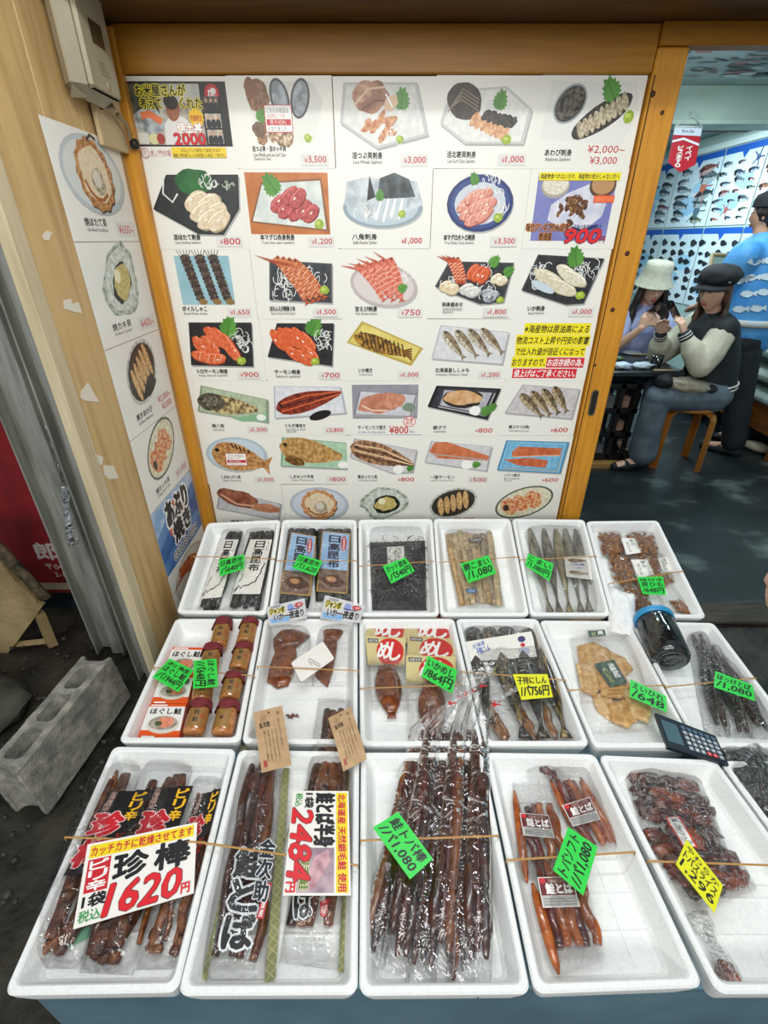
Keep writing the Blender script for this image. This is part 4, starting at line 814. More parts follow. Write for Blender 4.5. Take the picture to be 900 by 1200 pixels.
# ---- shredded kelp
c = cv(410, 590, 3.913)
fq = c((85, 92), (338, 95), (364, 495), (98, 495)); t = thing('shredded_kelp_bag', 'clear bag of black shredded kelp with small white label', 'food pack', base('b', fq))
mb = MB(); Q = quad('b', c((90, 180), (345, 170), (352, 490), (102, 490)), FL + .002); n = PL['b'][1]
mb.grid(lambda x, y: bl(Q, x + .02 * MN.noise(V((y * 20, 1, 2))), y, n, .001 + .022 * (max(0, 1 - (2 * x - 1) ** 4) * max(0, 1 - (2 * y - 1) ** 6)) ** .5 + .004 * MN.noise(V((x * 14, y * 14, 3)))), 20, 20, KELPB)
for i in range(150):
    x, y, q = R.uniform(.0, 1), R.uniform(0, 1), R.uniform(0, 6.28); h = .012 + .016 * (1 - (2 * x - 1) ** 4)
    mb.tube([bl(Q, x + .05 * math.cos(q) * k + .02 * math.sin(3 * k + q), y + .05 * math.sin(q) * k, n, h + .003 * math.cos(2 * k)) for k in (-1, -.5, 0, .5, 1)], .0012, KELP if i % 3 else KELPB, 4, .6, n)
mb.build('kelp_shreds', t)
a = Art(quad('b', c((170, 200), (248, 195), (252, 285), (175, 288)), FL + .031), 8, 8, CARDW, .0005, face=n)
a.vtext('日高産', 3.2, 2.4, 4.4, 7, BLK); a.vtext('カット', 5.2, 3, 6.6, 7.4, BLK, .02); a.text('120g', 1, .6, 3.6, 1.5, BLK); a.build('pack_label', t)
bag('b', fq, FL, FL + .037, t, FILMF, .006, seed=3)
pricetag('b', c((150, 290), (255, 250), (298, 310), (190, 368)), [('カット昆布', .45), ('パ540円', .55)], 'green tag reading 540 on the shredded kelp')
band('b', 420, 663.6, 508, 657.7, 'rubber band across the shredded kelp tray')
# ---- split dried fish
KOM = [mat('dried white fish', 'c9ac7e', 'a8875a', 70, rough=.5, bump=.3, bscale=120), mat('dried white fish pale', 'd8c49c', 'b59a70', 70, rough=.5, bump=.3, bscale=120), mat('dried fish greyish', 'b3a288', '8d7a60', 60, rough=.5)]
fq = c((428, 118), (650, 118), (715, 482), (490, 482)); t = thing('split_fish_pack', 'clear pack of pale split dried fish with tiny black label', 'food pack', base('b', fq))
mb = MB(); strips(mb, 'b', c((438, 128), (640, 126), (692, 470), (502, 474)), 8, .006, KOM, 1.35, .05, .004, FL + .002, 12, .25, .06, .002); strips(mb, 'b', c((442, 196), (650, 196), (698, 472), (500, 474)), 8, .006, KOM, 1.2, .08, .005, FL + .011, 12, .35, .08, .003); mb.build('split_fish', t)
a = Art(quad('b', c((545, 160), (606, 156), (608, 172), (548, 178)), FL + .029), 6, 2, ink('1b1a1a'), .0004, face=n); a.text('北海道産', .4, .3, 5.6, 1.7, WHT); a.build('origin_sticker', t)
a = Art(quad('b', c((534, 388), (582, 388), (582, 412), (534, 412)), FL + .028), 6, 3, None, face=n); a.ell(3, 1.5, 3, 1.4, ink('1f6fb8')); a.text('北海道', 1, .7, 5, 2.3, WHT); a.build('oval_sticker', t)
bag('b', fq, FL, FL + .035, t, FILMF, .005, seed=6)
pricetag('b', c((505, 280), (635, 240), (672, 320), (545, 365)), [('開こまい', .45), ('/1,080', .55)], 'green tag reading 1,080 on the pale split fish')
band('b', 515, 659, 609, 652.6, 'rubber band across the pale split fish tray')
# ---- whole dried fish in one bag
def fish(mb, P0, P1, n, w, th, mtop, mbel, mtail=None, bendv=.0):
    d = P1 - P0; L = d.length; u = d / L; s = u.cross(n).normalized(); N = 12; P = []; rd = []; prof = [.06, .36, .62, .82, .95, 1, .98, .9, .76, .58, .38, .24, .18]
    for i in range(N + 1): t = i / N; P.append(P0 + d * (t * .9) + s * bendv * math.sin(t * 3.0) + n * th); rd.append(w * prof[i])
    mb.tube(P, rd, mtop, 8, th / w * 1.0, n)
    q = P[-1]; mb.tube([q, q + u * L * .05, q + u * L * .1], [w * .2, w * .45, w * .62], mtail or mtop, 6, .12, n)
    k = len(mb.f); e = P[1] + n * th * .3 + s * w * .16; mb.blob(e, (w * .13, w * .13, w * .08), EYE, (6, 4), 0)
EYE = mat('fish eye', '0c0b0a', rough=.2)
c = cv(600, 590, 3.913)
SIL = [mat('silvery dried fish', '5a564c', '9a917c', 50, rough=.35, bump=.2, stretch=(1, .4, 1)), mat('grey dried fish', '48463f', '8a8271', 50, rough=.35, bump=.2, stretch=(1, .4, 1)), mat('yellowish dried fish', '6b6248', 'a3966e', 50, rough=.35, bump=.2, stretch=(1, .4, 1))]
fq = c((44, 84), (318, 88), (425, 500), (140, 512)); t = thing('whole_fish_bag', 'clear bag of slim silvery whole dried fish with picture card', 'food pack', base('b', fq))
for i, (x0, y0, x1, y1) in enumerate(((72, 100, 172, 505), (138, 100, 214, 508), (192, 92, 262, 508), (234, 94, 314, 506), (284, 96, 352, 500), (310, 190, 402, 480))):
    A, = [on('b', *p, FL + .002) for p in c((x0, y0))]; B, = [on('b', *p, FL + .002) for p in c((x1, y1))]
    mb = MB(); fish(mb, A, B, n, .021, .012, SIL[i % 3], None); o = mb.build('dried_fish', t)
a = Art(quad('b', c((240, 245), (350, 240), (370, 350), (250, 335)), FL + .034), 12, 10, CARDW, .0005, face=n); a.rect(.6, .6, 11.4, 9.4, ink('d9d8cf'))
fishp(a, 1.4, 8.2, 10.6, 7.8, 1.8, '9b7a4c', '5f4526'); fishp(a, 1.4, 2.4, 10.6, 2.2, 1.8, 'a9926a', '6b563a'); a.text('北海道産', 2.6, 5.6, 9.4, 6.8, ink('3038a0'), .02); a.text('こまい', 4, 3.9, 8, 5.2, ink('3038a0'), .02); a.build('picture_card', t)
bag('b', fq, FL, FL + .04, t, FILMF, .006, seed=9)
pricetag('b', c((72, 232), (190, 280), (172, 355), (60, 285)), [('こまい', .45), ('/1,080円', .55)], 'green tag reading 1,080 on the silvery whole fish')
band('b', 610, 656, 699, 652, 'rubber band across the silvery whole fish tray')
# ---- scallop frill bags
FR = [mat('dried scallop frill', '9a5e2c', 'c08a4c', 80, rough=.4, bump=.5, bscale=120), mat('dried frill darker', '7a4422', 'a86e38', 80, rough=.4, bump=.5, bscale=120)]
LB = ['upper left small bag of brown scallop frills', 'upper right small bag of scallop frills with white label', 'middle left bag of scallop frills behind the 648 tag', 'middle right bag of scallop frills with slanted white label', 'lower left bag of scallop frills under the white tissue packet', 'small bag of brown frills lowest in the frill tray']
fr0 = [((388, 138), (505, 138), (522, 250), (410, 255)), ((512, 138), (650, 138), (680, 250), (535, 255)), ((425, 238), (540, 232), (600, 380), (470, 395)), ((545, 236), (690, 232), (760, 385), (600, 385)), ((480, 380), (600, 370), (650, 500), (545, 510)), ((650, 390), (740, 388), (822, 520), (700, 520))]
for i, f in enumerate(fr0):
    fq = c(*f); t = thing('frill_bag', LB[i], 'food pack', base('b', fq), 'small bags of dried scallop frills'); Q = quad('b', fq, FL + .001); mb = MB()
    for k in range(70 if i != 5 else 26):
        x, y = (R.uniform(.12, .85), R.uniform(.12, .85)) if i != 5 else (R.uniform(.5, .95), R.uniform(.1, .45)); q = R.uniform(0, 6.28); l = R.uniform(.1, .2)
        mb.tube([bl(Q, x + l * math.cos(q) * m_, y + l * math.sin(q) * m_ + .05 * math.sin(5 * m_ + q), n, .008 + .01 * R.random()) for m_ in (-1, -.5, 0, .5, 1)], [.0015, .006, .0045, .006, .0015], FR[k % 2], 5, .5, n)
    mb.build('frills', t)
    if i in (1, 2, 3):
        lq = {1: ((500, 158), (565, 160), (592, 225), (525, 235)), 2: ((545, 258), (620, 256), (652, 325), (575, 345)), 3: ((668, 250), (712, 246), (742, 312), (692, 318))}[i]
        a = Art(quad('b', c(*lq), FL + .027), 6, 7, CARDW, .0004, face=n); a.vtext('味付', 3.2, 3.4, 4.6, 6.6, BLK, .02); a.vtext('貝ひも', 1.4, .8, 2.6, 5.4, BLK); a.build('pack_label', t)
    bag('b', fq, FL, FL + .03, t, FILMF, .006, seed=12 + i, nu=10, nv=10)
pricetag('b', c((572, 340), (690, 338), (708, 420), (600, 415)), [('味付き', .26), ('貝ひも', .34), ('/648円', .40)], 'green tag reading 648 on the scallop frill bags')
band('b', 714, 684, 801, 669, 'rubber band across the scallop frill tray')
# ============================================================= middle row
n = V((0, 0, 1)); c = cv(130, 700, 3.103)
# ---- orange boxes
ORG = ink('e2561c'); BOXW = mat('box card', 'eceae4', rough=.4)
for i, (bq, lab) in enumerate((
        (((225, 180), (342, 183), (300, 300), (180, 300)), 'rear orange and white salmon box, behind the 1944 tag'), (((182, 285), (302, 285), (276, 386), (145, 386)), 'middle orange and white salmon box, partly under the 1944 tag'), (((142, 388), (273, 388), (245, 515), (97, 511)), 'front orange and white salmon box showing the whole bowl'))):
    h = -.012 + .001 * i; Q = quad('m', c(*bq), h); a = Art(Q, 10, 10, ORG, .032, face=n)
    a.rect(.0, .9, 10, 9.2, BOXW); a.rect(.5, 9.4, 5, 9.8, WHT); a.text('ほぐし鮭', .9, 6.9, 9.2, 8.7, BLK, .04)
    a.poly([(.0, .9), (0, 2.2), (10, 2.2), (10, .9)], ORG); a.ell(5.2, 3.9, 4.2, 2.6, ink('d6d2c8')); a.ell(5.2, 4.3, 3.7, 2.0, ink('8d8478', 'b7aea0', 40)); a.ell(5.6, 4.6, 2.3, 1.4, ink('d9795a', 'e8a184', 60), 0, .3); a.ell(4, 4.2, 1, .7, ink('4c5a3a'), 0, .3)
    a.rect(.8, .1, 4, .6, WHT)
    tag(a.build('salmon_box'), lab, 'box', 'orange salmon flake boxes')
# ---- jars with cloth caps, lying in two shingled columns
CLOTH = mat('maroon cloth', '6b2028', '7d2a32', 90, rough=.85, bump=.3); GLASS = mat('jar of salmon flakes', 'a0602c', 'c48a4c', 90, rough=.08, coat=1, c3='b3743a'); LBLJ = mat('kraft jar label', '96703a', '8a622e', 30, rough=.5); GOLDJ = mat('jar lid gold', 'b08b3e', rough=.3, metal=.8)
def jar(px_lid, px_base, label, face=0):
    L = on('m', *px_lid, -.004); B = on('m', *px_base, -.021); ax = (L - B).normalized(); H = (L - B).length
    t = thing('salmon_jar', label, 'jar', (B.x, B.y, RIM + FL), 'salmon flake jars with maroon cloth caps'); r = .0285
    mb = MB(); mb.lathe(B, ax, [(.001, 0), (r * .8, 0), (r * .96, .003), (r, .008), (r, H * .74), (r * .9, H * .82), (r * .82, H * .85)], GLASS, 24); mb.build('glass_body', t)
    mb = MB(); mb.lathe(B, ax, [(r * .86, H * .85), (r * .88, H * .99), (r * .6, H), (.001, H)], GOLDJ, 20); mb.build('lid', t)
    side = ax.cross(n).normalized(); up = side.cross(ax).normalized(); mb = MB(); vs = []; fs = []
    N = 32; prof = [(.001, H + .004), (r * .8, H + .004), (r * 1.02, H + .001), (r * 1.06, H * .90), (r * 1.16, H * .74)]
    for k, (rr, hh) in enumerate(prof):
        for j in range(N):
            q = 2 * math.pi * j / N; cr = 1 + (.05 * math.sin(q * 9) + .03 * math.sin(q * 4 + 1)) * (k / 4) ** 2
            ext = (-.13 * H * abs(math.cos(2 * q)) + .06 * H) * (k == 4)
            vs.append(B + ax * (hh + ext) + side * (math.cos(q) * rr * cr) + up * (math.sin(q) * rr * cr))
    for k in range(4):
        for j in range(N): p = k * N + j; q = k * N + (j + 1) % N; fs.append([p, q, q + N, p + N])
    fs.append(list(range(N))); mb.add(vs, fs, CLOTH, True); mb.build('cloth_cap', t)
    # paper label wrapped on the upward side
    mb = MB(); a0, a1 = (.55, 2.3) if face == 0 else (.9, 3.6); rr = r * 1.012
    mb.grid(lambda x, y: B + ax * (H * (.14 + .56 * y)) + side * (math.cos(a1 + (a0 - a1) * x) * rr) + up * (math.sin(a1 + (a0 - a1) * x) * rr), 14, 1, LBLJ)
    g = glyphs('鮭', 0); q = a1 + (a0 - a1) * .55
    def put(t_, cx, cy, sz, m_):
        g = glyphs(t_, 0)
        for ddx in (0, .06):
            mb.add([B + ax * (H * cy + (y - .5) * sz) + side * (math.cos(q - ((x + ddx - .5) * sz + cx) / rr) * rr * 1.006) + up * (math.sin(q - ((x + ddx - .5) * sz + cx) / rr) * rr * 1.006) for x, y in g[0]], g[1], m_)
    if face == 0:
        put('焼', -.003, .56, .014, BLK); put('鮭', -.003, .34, .014, BLK); put('瓶', .013, .5, .006, RED); put('詰', .013, .42, .006, RED)
    else: put('鮭', .012, .42, .01, BLK)
    mb.build('paper_label', t)
A = [((412, 88), (388, 186)), ((372, 182), (352, 285)), ((345, 280), (328, 385)), ((332, 384), (298, 502))]
B_ = [((508, 88), (486, 172)), ((486, 178), (460, 268)), ((452, 284), (428, 378)), ((432, 386), (402, 504))]
LA = ['rearmost jar of the left jar column, maroon cloth cap', 'second jar from the back in the left jar column', 'left column jar lying under the 648 tag', 'front jar of the left jar column beside the orange boxes']
LC = ['rearmost jar of the right jar column, next to the squid packs', 'second jar from the back in the right jar column', 'third jar from the back in the right jar column', 'front right jar turned to show its barcode label']
for (l, b), s_ in zip(A, LA): jar(c(l)[0], c(b)[0], s_)
for (l, b), s_ in zip(B_, LC): jar(c(l)[0], c(b)[0], s_, 1 if 'barcode' in s_ else 0)
pricetag('m', c((215, 225), (302, 268), (245, 345), (150, 290)), [('お鮭', .24), ('ほぐし鮭', .36), ('パ1944円', .40)], 'tilted green tag reading 1944 over the orange boxes', h=.016)
pricetag('m', c((385, 226), (390, 328), (298, 332), (302, 230)), [('ほぐし鮭', .42), ('/パ648円', .58)], 'sideways green tag reading 648 on the jars', h=.034)
band('m', 180, 782, 298, 792, 'rubber band across the salmon jar tray', .012)
# ---- two squid packs
c = cv(280, 690, 6)
SQ = mat('glazed squid', '5a2a10', '8a4a1c', 40, rough=.22, bump=.25, coat=.6, c3='703613')
def slabmesh(mb, row, pts, h0, th, mt, mid=None):
    P = [on(row, x, y, h0) for x, y in pts]; nn = PL[row][1]; cc = sum(P, V()) / len(P); N = len(P); vs = []; fs = []
    for k, (s_, h) in enumerate(((.985, 0), (1.0, th * .45), (.93, th * .85), (.72, th), (.35, th * 1.12))):
        for p in P: vs.append(cc + (p - cc) * s_ + nn * (h + (.003 * MN.noise(p * 40 + V((0, 0, k))) if k > 1 else 0)))
    for k in range(4):
        for j in range(N): a_ = k * N + j; b_ = k * N + (j + 1) % N; fs.append([a_, b_, b_ + N, a_ + N])
    fs.append(list(range(4 * N, 5 * N))); fs.append(list(range(N - 1, -1, -1))); mb.add(vs, fs, mt, True)
def subdiv(pts, k=3, jit=0):
    out = []
    for i, p in enumerate(pts):
        q = pts[(i + 1) % len(pts)]
        for j in range(k): t = j / k; out.append((p[0] + (q[0] - p[0]) * t + R.uniform(-jit, jit), p[1] + (q[1] - p[1]) * t + R.uniform(-jit, jit)))
    return out
def squid_pack(fin, body, hd, fq, label):
    t = thing('squid_pack', label, 'food pack', base('m', c(*fq)), 'squid packs with printed header card')
    mb = MB(); slabmesh(mb, 'm', subdiv(c(*body), 3, .3), FL + .002, .018, SQ); slabmesh(mb, 'm', subdiv(c(*fin), 3, .3), FL + .004, .017, SQ); mb.build('squid', t)
    a = Art(quad('m', c(*hd), .022), 18, 8, mat('silver header', 'c9cbd0', 'd9dade', 20, rough=.3), .0008, face=n)
    a.poly([(1, .2), (9, .2), (14, 2.2), (6, 3), (.6, 2)], ink('7fb4e6')); a.text('ジャンボ', 1.2, 3.9, 8, 6.6, ink('1b1a16'), .05, outline=YEL, ow=.08); a.text('いか一夜造り', 2.6, .9, 16.6, 3.9, BLK, .05, .1, outline=WHT, ow=.05)
    a.text('北海道産', 2, 6.6, 6.4, 7.6, ink('3a3a46')); a.ell(11, 5.4, 1.5, 1.5, ink('8fa2de')); a.ell(14.9, 5.8, 2.0, 1.0, RED); a.text('一夜干', 13.6, 5.3, 16.2, 6.3, WHT, .02); a.rect(9.4, 4.3, 15, 4.7, NAVY); a.build('header_card', t)
    bag('m', c(*fq), FL, -.012, t, seed=21 + len(label), wr=.006)
squid_pack([(345, 262), (500, 345), (415, 410), (330, 420), (250, 450), (240, 370)], [(260, 400), (400, 400), (410, 480), (388, 600), (350, 690), (270, 710), (200, 665), (212, 570), (250, 470)], [(190, 130), (462, 65), (480, 205), (215, 250)], [(185, 235), (500, 225), (520, 650), (120, 690)], 'left squid pack, arrow-shaped brown squid with silver header card')
squid_pack([(580, 215), (765, 225), (755, 290), (690, 375), (600, 390), (590, 300)], [(600, 340), (700, 330), (685, 480), (660, 600), (625, 700), (560, 650), (535, 620), (575, 480)], [(605, 45), (888, 115), (850, 240), (570, 205)], [(568, 205), (850, 235), (800, 690), (510, 690)], 'right squid pack half covered by the blank white card')
Q = quad('m', c((365, 520), (590, 368), (672, 490), (440, 655)), .012)
a = Art(Q, 11, 8, None, face=n); t = thing('blank_card', 'blank white card with a paper clip lying over the two squid packs', 'card', (Q[0] + Q[2]) / 2)
pts = [a.at(*p) for p in [(.4, 0), (10.6, 0), (11, .4), (11, 7.6), (10.6, 8), (.4, 8), (0, 7.6), (0, .4)]]
mb = MB(); mb.prism([p - n * .001 for p in pts], n, .001, CARDW); mb.build('card_sheet', t)
mb = MB(); mb.tube([a.at(x, y, 40) for x, y in ((4.6, 2.6), (4.4, 4.6), (4.8, 5.2), (5.2, 4.8), (6.6, 1.2), (6.4, .6), (6.0, 1.0), (4.9, 4.0))], .0006, mat('clip wire', '8a8a86', rough=.3, metal=.9), 6); mb.build('paper_clip', t)
p0 = on('m', 342.7, 840, FL); mb = MB()
for k in range(5): q = R.uniform(0, 3.1); mb.tube([p0 + V((math.cos(q) * .012 * m_ + .004 * k - .008, math.sin(q) * .008 * m_, .004 + .002 * math.sin(m_ * 4 + k))) for m_ in (-1, -.4, .3, 1)], .0022, SQ, 6)
tag(mb.build('dried_scrap'), 'tiny knotted brown dried scrap on the bare tray floor', 'food scrap')
band('m', 301.7, 781, 420, 786, 'rubber band across the squid tray', .016)
# ---- packs with round red emblems
c = cv(400, 690, 3.214); GOLD = mat('pale gold card', 'cdbd84', 'd8cb98', 20, rough=.35)
IK = [(((103, 52), (232, 60), (240, 165), (95, 160)), 'rearmost left pack with red emblem, mostly hidden', -.036), (((237, 58), (397, 65), (405, 165), (240, 160)), 'rearmost right pack with red emblem, mostly hidden', -.036),
      (((85, 95), (238, 100), (243, 205), (85, 200)), 'second left pack with red emblem from the back', -.026), (((240, 103), (417, 110), (420, 205), (243, 205)), 'second right pack with red emblem from the back', -.026),
      (((90, 178), (243, 185), (237, 290), (100, 285)), 'front left emblem pack, its brown squid fully in view', -.016), (((250, 172), (428, 190), (425, 275), (248, 268)), 'third right pack with red emblem from the back', -.018), (((243, 250), (430, 255), (432, 355), (245, 355)), 'front right emblem pack under the green 864 tag', -.010)]
for i, (q, lab, h) in enumerate(IK):
    Q = quad('m', c(*q), h); t = thing('stuffed_squid_pack', lab, 'food pack', (Q[2] + Q[3]) / 2 + V((0, 0, FL - h)), 'gold packs with round red emblem')
    dn = (Q[3] - Q[0]); dv = dn.normalized(); fr = [Q[3] + dv * .0, Q[2] + dv * .0]; z0 = RIM + FL
    a = Art(Q, 15, 10, GOLD, .0008, face=n)
    a.ell(9.2, 4.6, 5.3, 5.0, ink('cc2420'), n=36); a.text('め', 4.6, 2.2, 9.4, 8, WHT, .05, .2); a.text('し', 9.2, 1.6, 13.4, 8, WHT, .05, .2); a.rect(.8, 7.6, 4.8, 9.2, BLK); a.text('函館名物', 1.1, 7.8, 4.5, 9.0, WHT); a.ell(4.4, 3, .5, .5, WHT)
    a.rect(.3, .3, 14.7, .5, ink('a08a4a'))
    a.build('front_card', t)
    ln = .115 if i in (4, 6) else .05
    P = [((Q[3] + Q[2]) / 2 + dv * s_ - V((0, 0, 1)) * max(0, min((h - FL) - .012, s_ * .35))) for s_ in [ln * k / 6 for k in range(0, 9)]]
    mb = MB(); mb.tube(P, [.020, .030, .037, .040, .040, .037, .031, .023, .013] if i in (4, 6) else [.02] * 9, SQ, 12, .38, n)
    if i in (4, 6): [mb.tube([P[-1] + V((.006 * k, 0, 0)), P[-1] + V((.010 * k, -.02, .002))], [.005, .003], SQ, 6, .6) for k in (-1, 0, 1)]
    mb.build('stuffed_squid', t)
    if i in (4, 6):
        X = [Q[3] - dv * .015 , Q[2] - dv * .015, Q[2] + dv * .14, Q[3] + dv * .14]
        mb = MB()
        def fn(x, y, X=X, h=h):
            p = X[3] * ((1 - x) * (1 - y)) + X[2] * (x * (1 - y)) + X[1] * (x * y) + X[0] * ((1 - x) * y); e = max(0, 1 - (2 * x - 1) ** 4); zz = (RIM + FL + .004) + (h - FL - .002) * min(1, y * 1.25)
            return V((p.x, p.y, zz + e * .012 * min(1, y * 5) + .003 * MN.noise(V((x * 7, y * 9, i)))))
        mb.grid(fn, 14, 14, FILMF); mb.build('clear_bag', t)
    else:
        mb = MB(); mb.grid(lambda x, y: a.at(x * 15, y * 10) + n * (.0012 + .0012 * MN.noise(V((x * 8, y * 8, i)))), 10, 8, film('card wrap', .35, 30, .03)); mb.build('clear_bag', t)
pricetag('m', c((325, 255), (437, 310), (418, 395), (302, 330)), [('いかめし', .45), ('/864円', .55)], 'green tag reading 864 on the red emblem packs', h=.008)
band('m', 422.5, 806.7, 541, 802.6, 'rubber band across the red emblem packs', .006)
# ---- herring
SK = [mat('herring back', '14120f', '2f2a22', 50, rough=.16, coat=.8, bump=.15), mat('herring flank', '3a3224', '8a7444', 24, rough=.16, coat=.8, stretch=(3, .6, 1), c3='1d1913')]
SA = mat('amber marinade', '5a2c08', 'a86c26', 50, rough=.15, coat=.5, bump=.15)
def herring(fishes, fq, lab, h, extra):
    t = thing('herring_pack', lab, 'food pack', base('m', c(*fq)), 'marinated herring packs'); k = 0
    for x0, y0, x1, y1, w_ in fishes:
        mb = MB(); A0 = on('m', *c((x0, y0))[0], h); B0 = on('m', *c((x1, y1))[0], h); fish(mb, A0, B0, n, w_, .014, SK[k % 2], None, SK[1]); k += 1; mb.build('herring', t)
    mb = MB()
    for (x0, y0, x1, y1) in extra:
        A0 = on('m', *c((x0, y0))[0], h); B0 = on('m', *c((x1, y1))[0], h); mb.tube([A0.lerp(B0, q) + V((.004 * math.sin(q * 9 + x0), 0, .003)) for q in (0, .2, .4, .6, .8, 1)], [.003, .010, .013, .011, .013, .004], SA, 8, .35, n)
    mb.build('marinade', t)
    if 'rear' in lab:
        a = Art(quad('m', c((465, 200), (715, 160), (737, 255), (478, 275)), h + .034), 26, 10, CARDW, .0006, face=n); a.text('子持にしん', 3.6, 3.4, 9, 6.6, ink('4a63b4'), .03, .2, rot=.3); a.text('北海道', 2.4, 6.6, 7.4, 8.6, ink('4a63b4'), .02, .2, rot=.3); a.ell(21.6, 7.4, 1.5, 1.3, ink('3d3d74')); a.ell(21.6, 5, .9, .8, RED); a.rect(19.8, 1.4, 23.6, 3.6, ink('b9c4dc')); a.build('pack_label', t)
    bag('m', c(*fq), h - .002, h + .03, t, film('herring wrap', .8, 46, .07, gain=.7), .007, seed=40 + len(lab))
herring([(488, 125, 520, 300, .027), (552, 125, 570, 300, .027), (618, 95, 620, 300, .028), (698, 135, 730, 330, .028)], [(440, 110), (735, 112), (770, 330), (455, 350)], 'rear herring pack with white paper label', FL + .004, [(520, 200, 535, 330), (590, 200, 598, 330), (660, 190, 680, 320)])
herring([(495, 235, 560, 520, .027), (585, 215, 690, 575, .029), (668, 205, 760, 575, .029), (745, 235, 845, 575, .028)], [(455, 225), (790, 215), (862, 590), (525, 590)], 'front herring pack under the yellow 756 tag', FL + .016, [(540, 400, 600, 570), (580, 470, 625, 580), (650, 400, 720, 575), (690, 480, 735, 578), (760, 430, 805, 570)])
pricetag('m', c((645, 325), (775, 325), (797, 408), (678, 418)), [('子持にしん', .42), ('/パ756円', .58)], 'yellow tag reading 756 on the herring', TYEL, .008)
band('m', 540, 787, 662, 797, 'rubber band across the herring tray', .004)
# ---- golden fish pieces
c = cv(620, 680, 3.214)
EI = [mat('golden dried fin', 'b5803a', 'd9b070', 50, rough=.4, bump=.25), mat('golden dried fin pale', 'c2925a', 'e2c48c', 50, rough=.4, bump=.25)]
def flakes(polys, lab, fq, lq, txt, nm='fin_pack'):
    t = thing(nm, lab, 'food pack', base('m', c(*fq)), 'golden dried fin packs'); mb = MB()
    for i, p in enumerate(polys): slabmesh(mb, 'm', subdiv(c(*p), 3, .7), FL + .003 + .007 * (i % 3), .010, EI[i % 2])
    mb.build('fin_pieces', t)
    a = Art(quad('m', c(*lq), FL + .034), 10, 14, ink('123d2a'), .0005, face=n)
    a.vtext(txt[0], 5.6, 3, 8.6, 13.2, WHT, .03); a.vtext(txt[1], 1.8, 2, 4.2, 11, ink('d8d06a'), .01); a.rect(1, 1, 9, 1.3, ink('5a8a3c')); a.build('pack_label', t)
    bag('m', c(*fq), FL, FL + .038, t, FILM, .007, seed=60 + len(lab))
flakes([((178, 252), (240, 236), (300, 262), (310, 330), (250, 350), (190, 320)), ((175, 318), (245, 310), (290, 380), (250, 440), (200, 420)), ((250, 350), (330, 340), (390, 400), (350, 450), (270, 440)), ((235, 430), (300, 420), (340, 500), (300, 530), (250, 490)), ((290, 470), (360, 450), (410, 530), (370, 560), (310, 535)), ((340, 400), (420, 430), (462, 490), (450, 540), (390, 520)), ((300, 270), (360, 300), (392, 340), (360, 370), (310, 330))],
       'large clear bag of golden dried fin pieces with dark green label', [(150, 215), (400, 215), (480, 570), (215, 580)], [(245, 315), (320, 298), (370, 385), (308, 405)], ('焼', 'えいひれ'))
flakes([((152, 140), (230, 138), (290, 158), (285, 195), (220, 205), (155, 190)), ((160, 150), (210, 145), (240, 190), (180, 195))], 'smaller golden fin pack behind, beside the white tissue packet', [(130, 125), (300, 130), (305, 215), (130, 215)], [(222, 192), (285, 186), (290, 208), (226, 214)], ('焼', 'ひれ'))
pricetag('m', c((380, 376), (515, 440), (520, 498), (378, 438)), [('えいひれ', .46), ('/648', .54)], 'green tag reading 648 on the golden fin pieces')
band('m', 665, 809, 779, 803, 'rubber band across the golden fin tray')
mb = MB(); TIS = mat('white plastic wrapping', 'e4e6e4', 'eff0ee', 30, rough=.35, bump=.7, bscale=40); Q = quad('m', c((292, 50), (392, 82), (397, 212), (298, 190)), -.01)
def tf(x, y, s_=1): return bl(Q, x, y, n, .022 * s_ * (max(0, 1 - (2 * x - 1) ** 4) * max(0, 1 - (2 * y - 1) ** 4)) ** .5 + (.006 * MN.noise(V((x * 5, y * 5, 2))) if s_ > 0 else 0) + .03 * y)
mb.grid(tf, 14, 14, TIS); mb.grid(lambda x, y: tf(1 - x, y, -.3), 8, 8, TIS); tag(mb.build('tissue_packet'), 'crumpled white packet leaning over the tray joint beside the blue-lidded tub', 'packet')
# ---- plastic tub with blue lid, lying down
tp = on('m', *c((470, 150))[0], .035); bt_ = on('m', *c((535, 300))[0], .02); ax = (bt_ - tp).normalized(); r = .058; H = (bt_ - tp).length
t = thing('plastic_tub', 'clear round tub with blue lid lying on its side', 'tub', (bt_.x, bt_.y, RIM + FL))
mb = MB(); mb.lathe(tp, ax, [(r * .9, 0), (r * .98, .01), (r, H * .5), (r * .97, H * .94), (r * .9, H), (r * .6, H + .001), (r * .55, H - .006), (.001, H - .006)], film('tub plastic', .1, 20, .10, 'b9c0c0', gain=.8), 30, cap=False); mb.build('tub_body', t)
mb = MB(); mb.lathe(tp, ax, [(.001, -.016), (r * .92, -.016), (r * 1.04, -.010), (r * 1.04, .008), (r * .95, .010)], mat('blue lid', '2f8fc4', rough=.3), 30, cap=False); mb.build('lid', t)
mb = MB(); mb.lathe(tp, ax, [(.001, .03), (r * .85, .03), (r * .92, H * .5), (r * .86, H * .9), (.001, H * .9)], mat('black contents', '17181a', '2b2c2f', 60, rough=.4, bump=.6), 24); mb.build('contents', t)
mb = MB(); 
for rr in (.28, .62): mb.tube([bt_ + ax * .002 + (ax.orthogonal().normalized() * math.cos(q) + ax.cross(ax.orthogonal().normalized()) * math.sin(q)) * r * rr for q in [2 * math.pi * k / 24 for k in range(25)]], .0012, mat('tub ring', '6a7072', rough=.2), 6)
mb.build('base_rings', t)
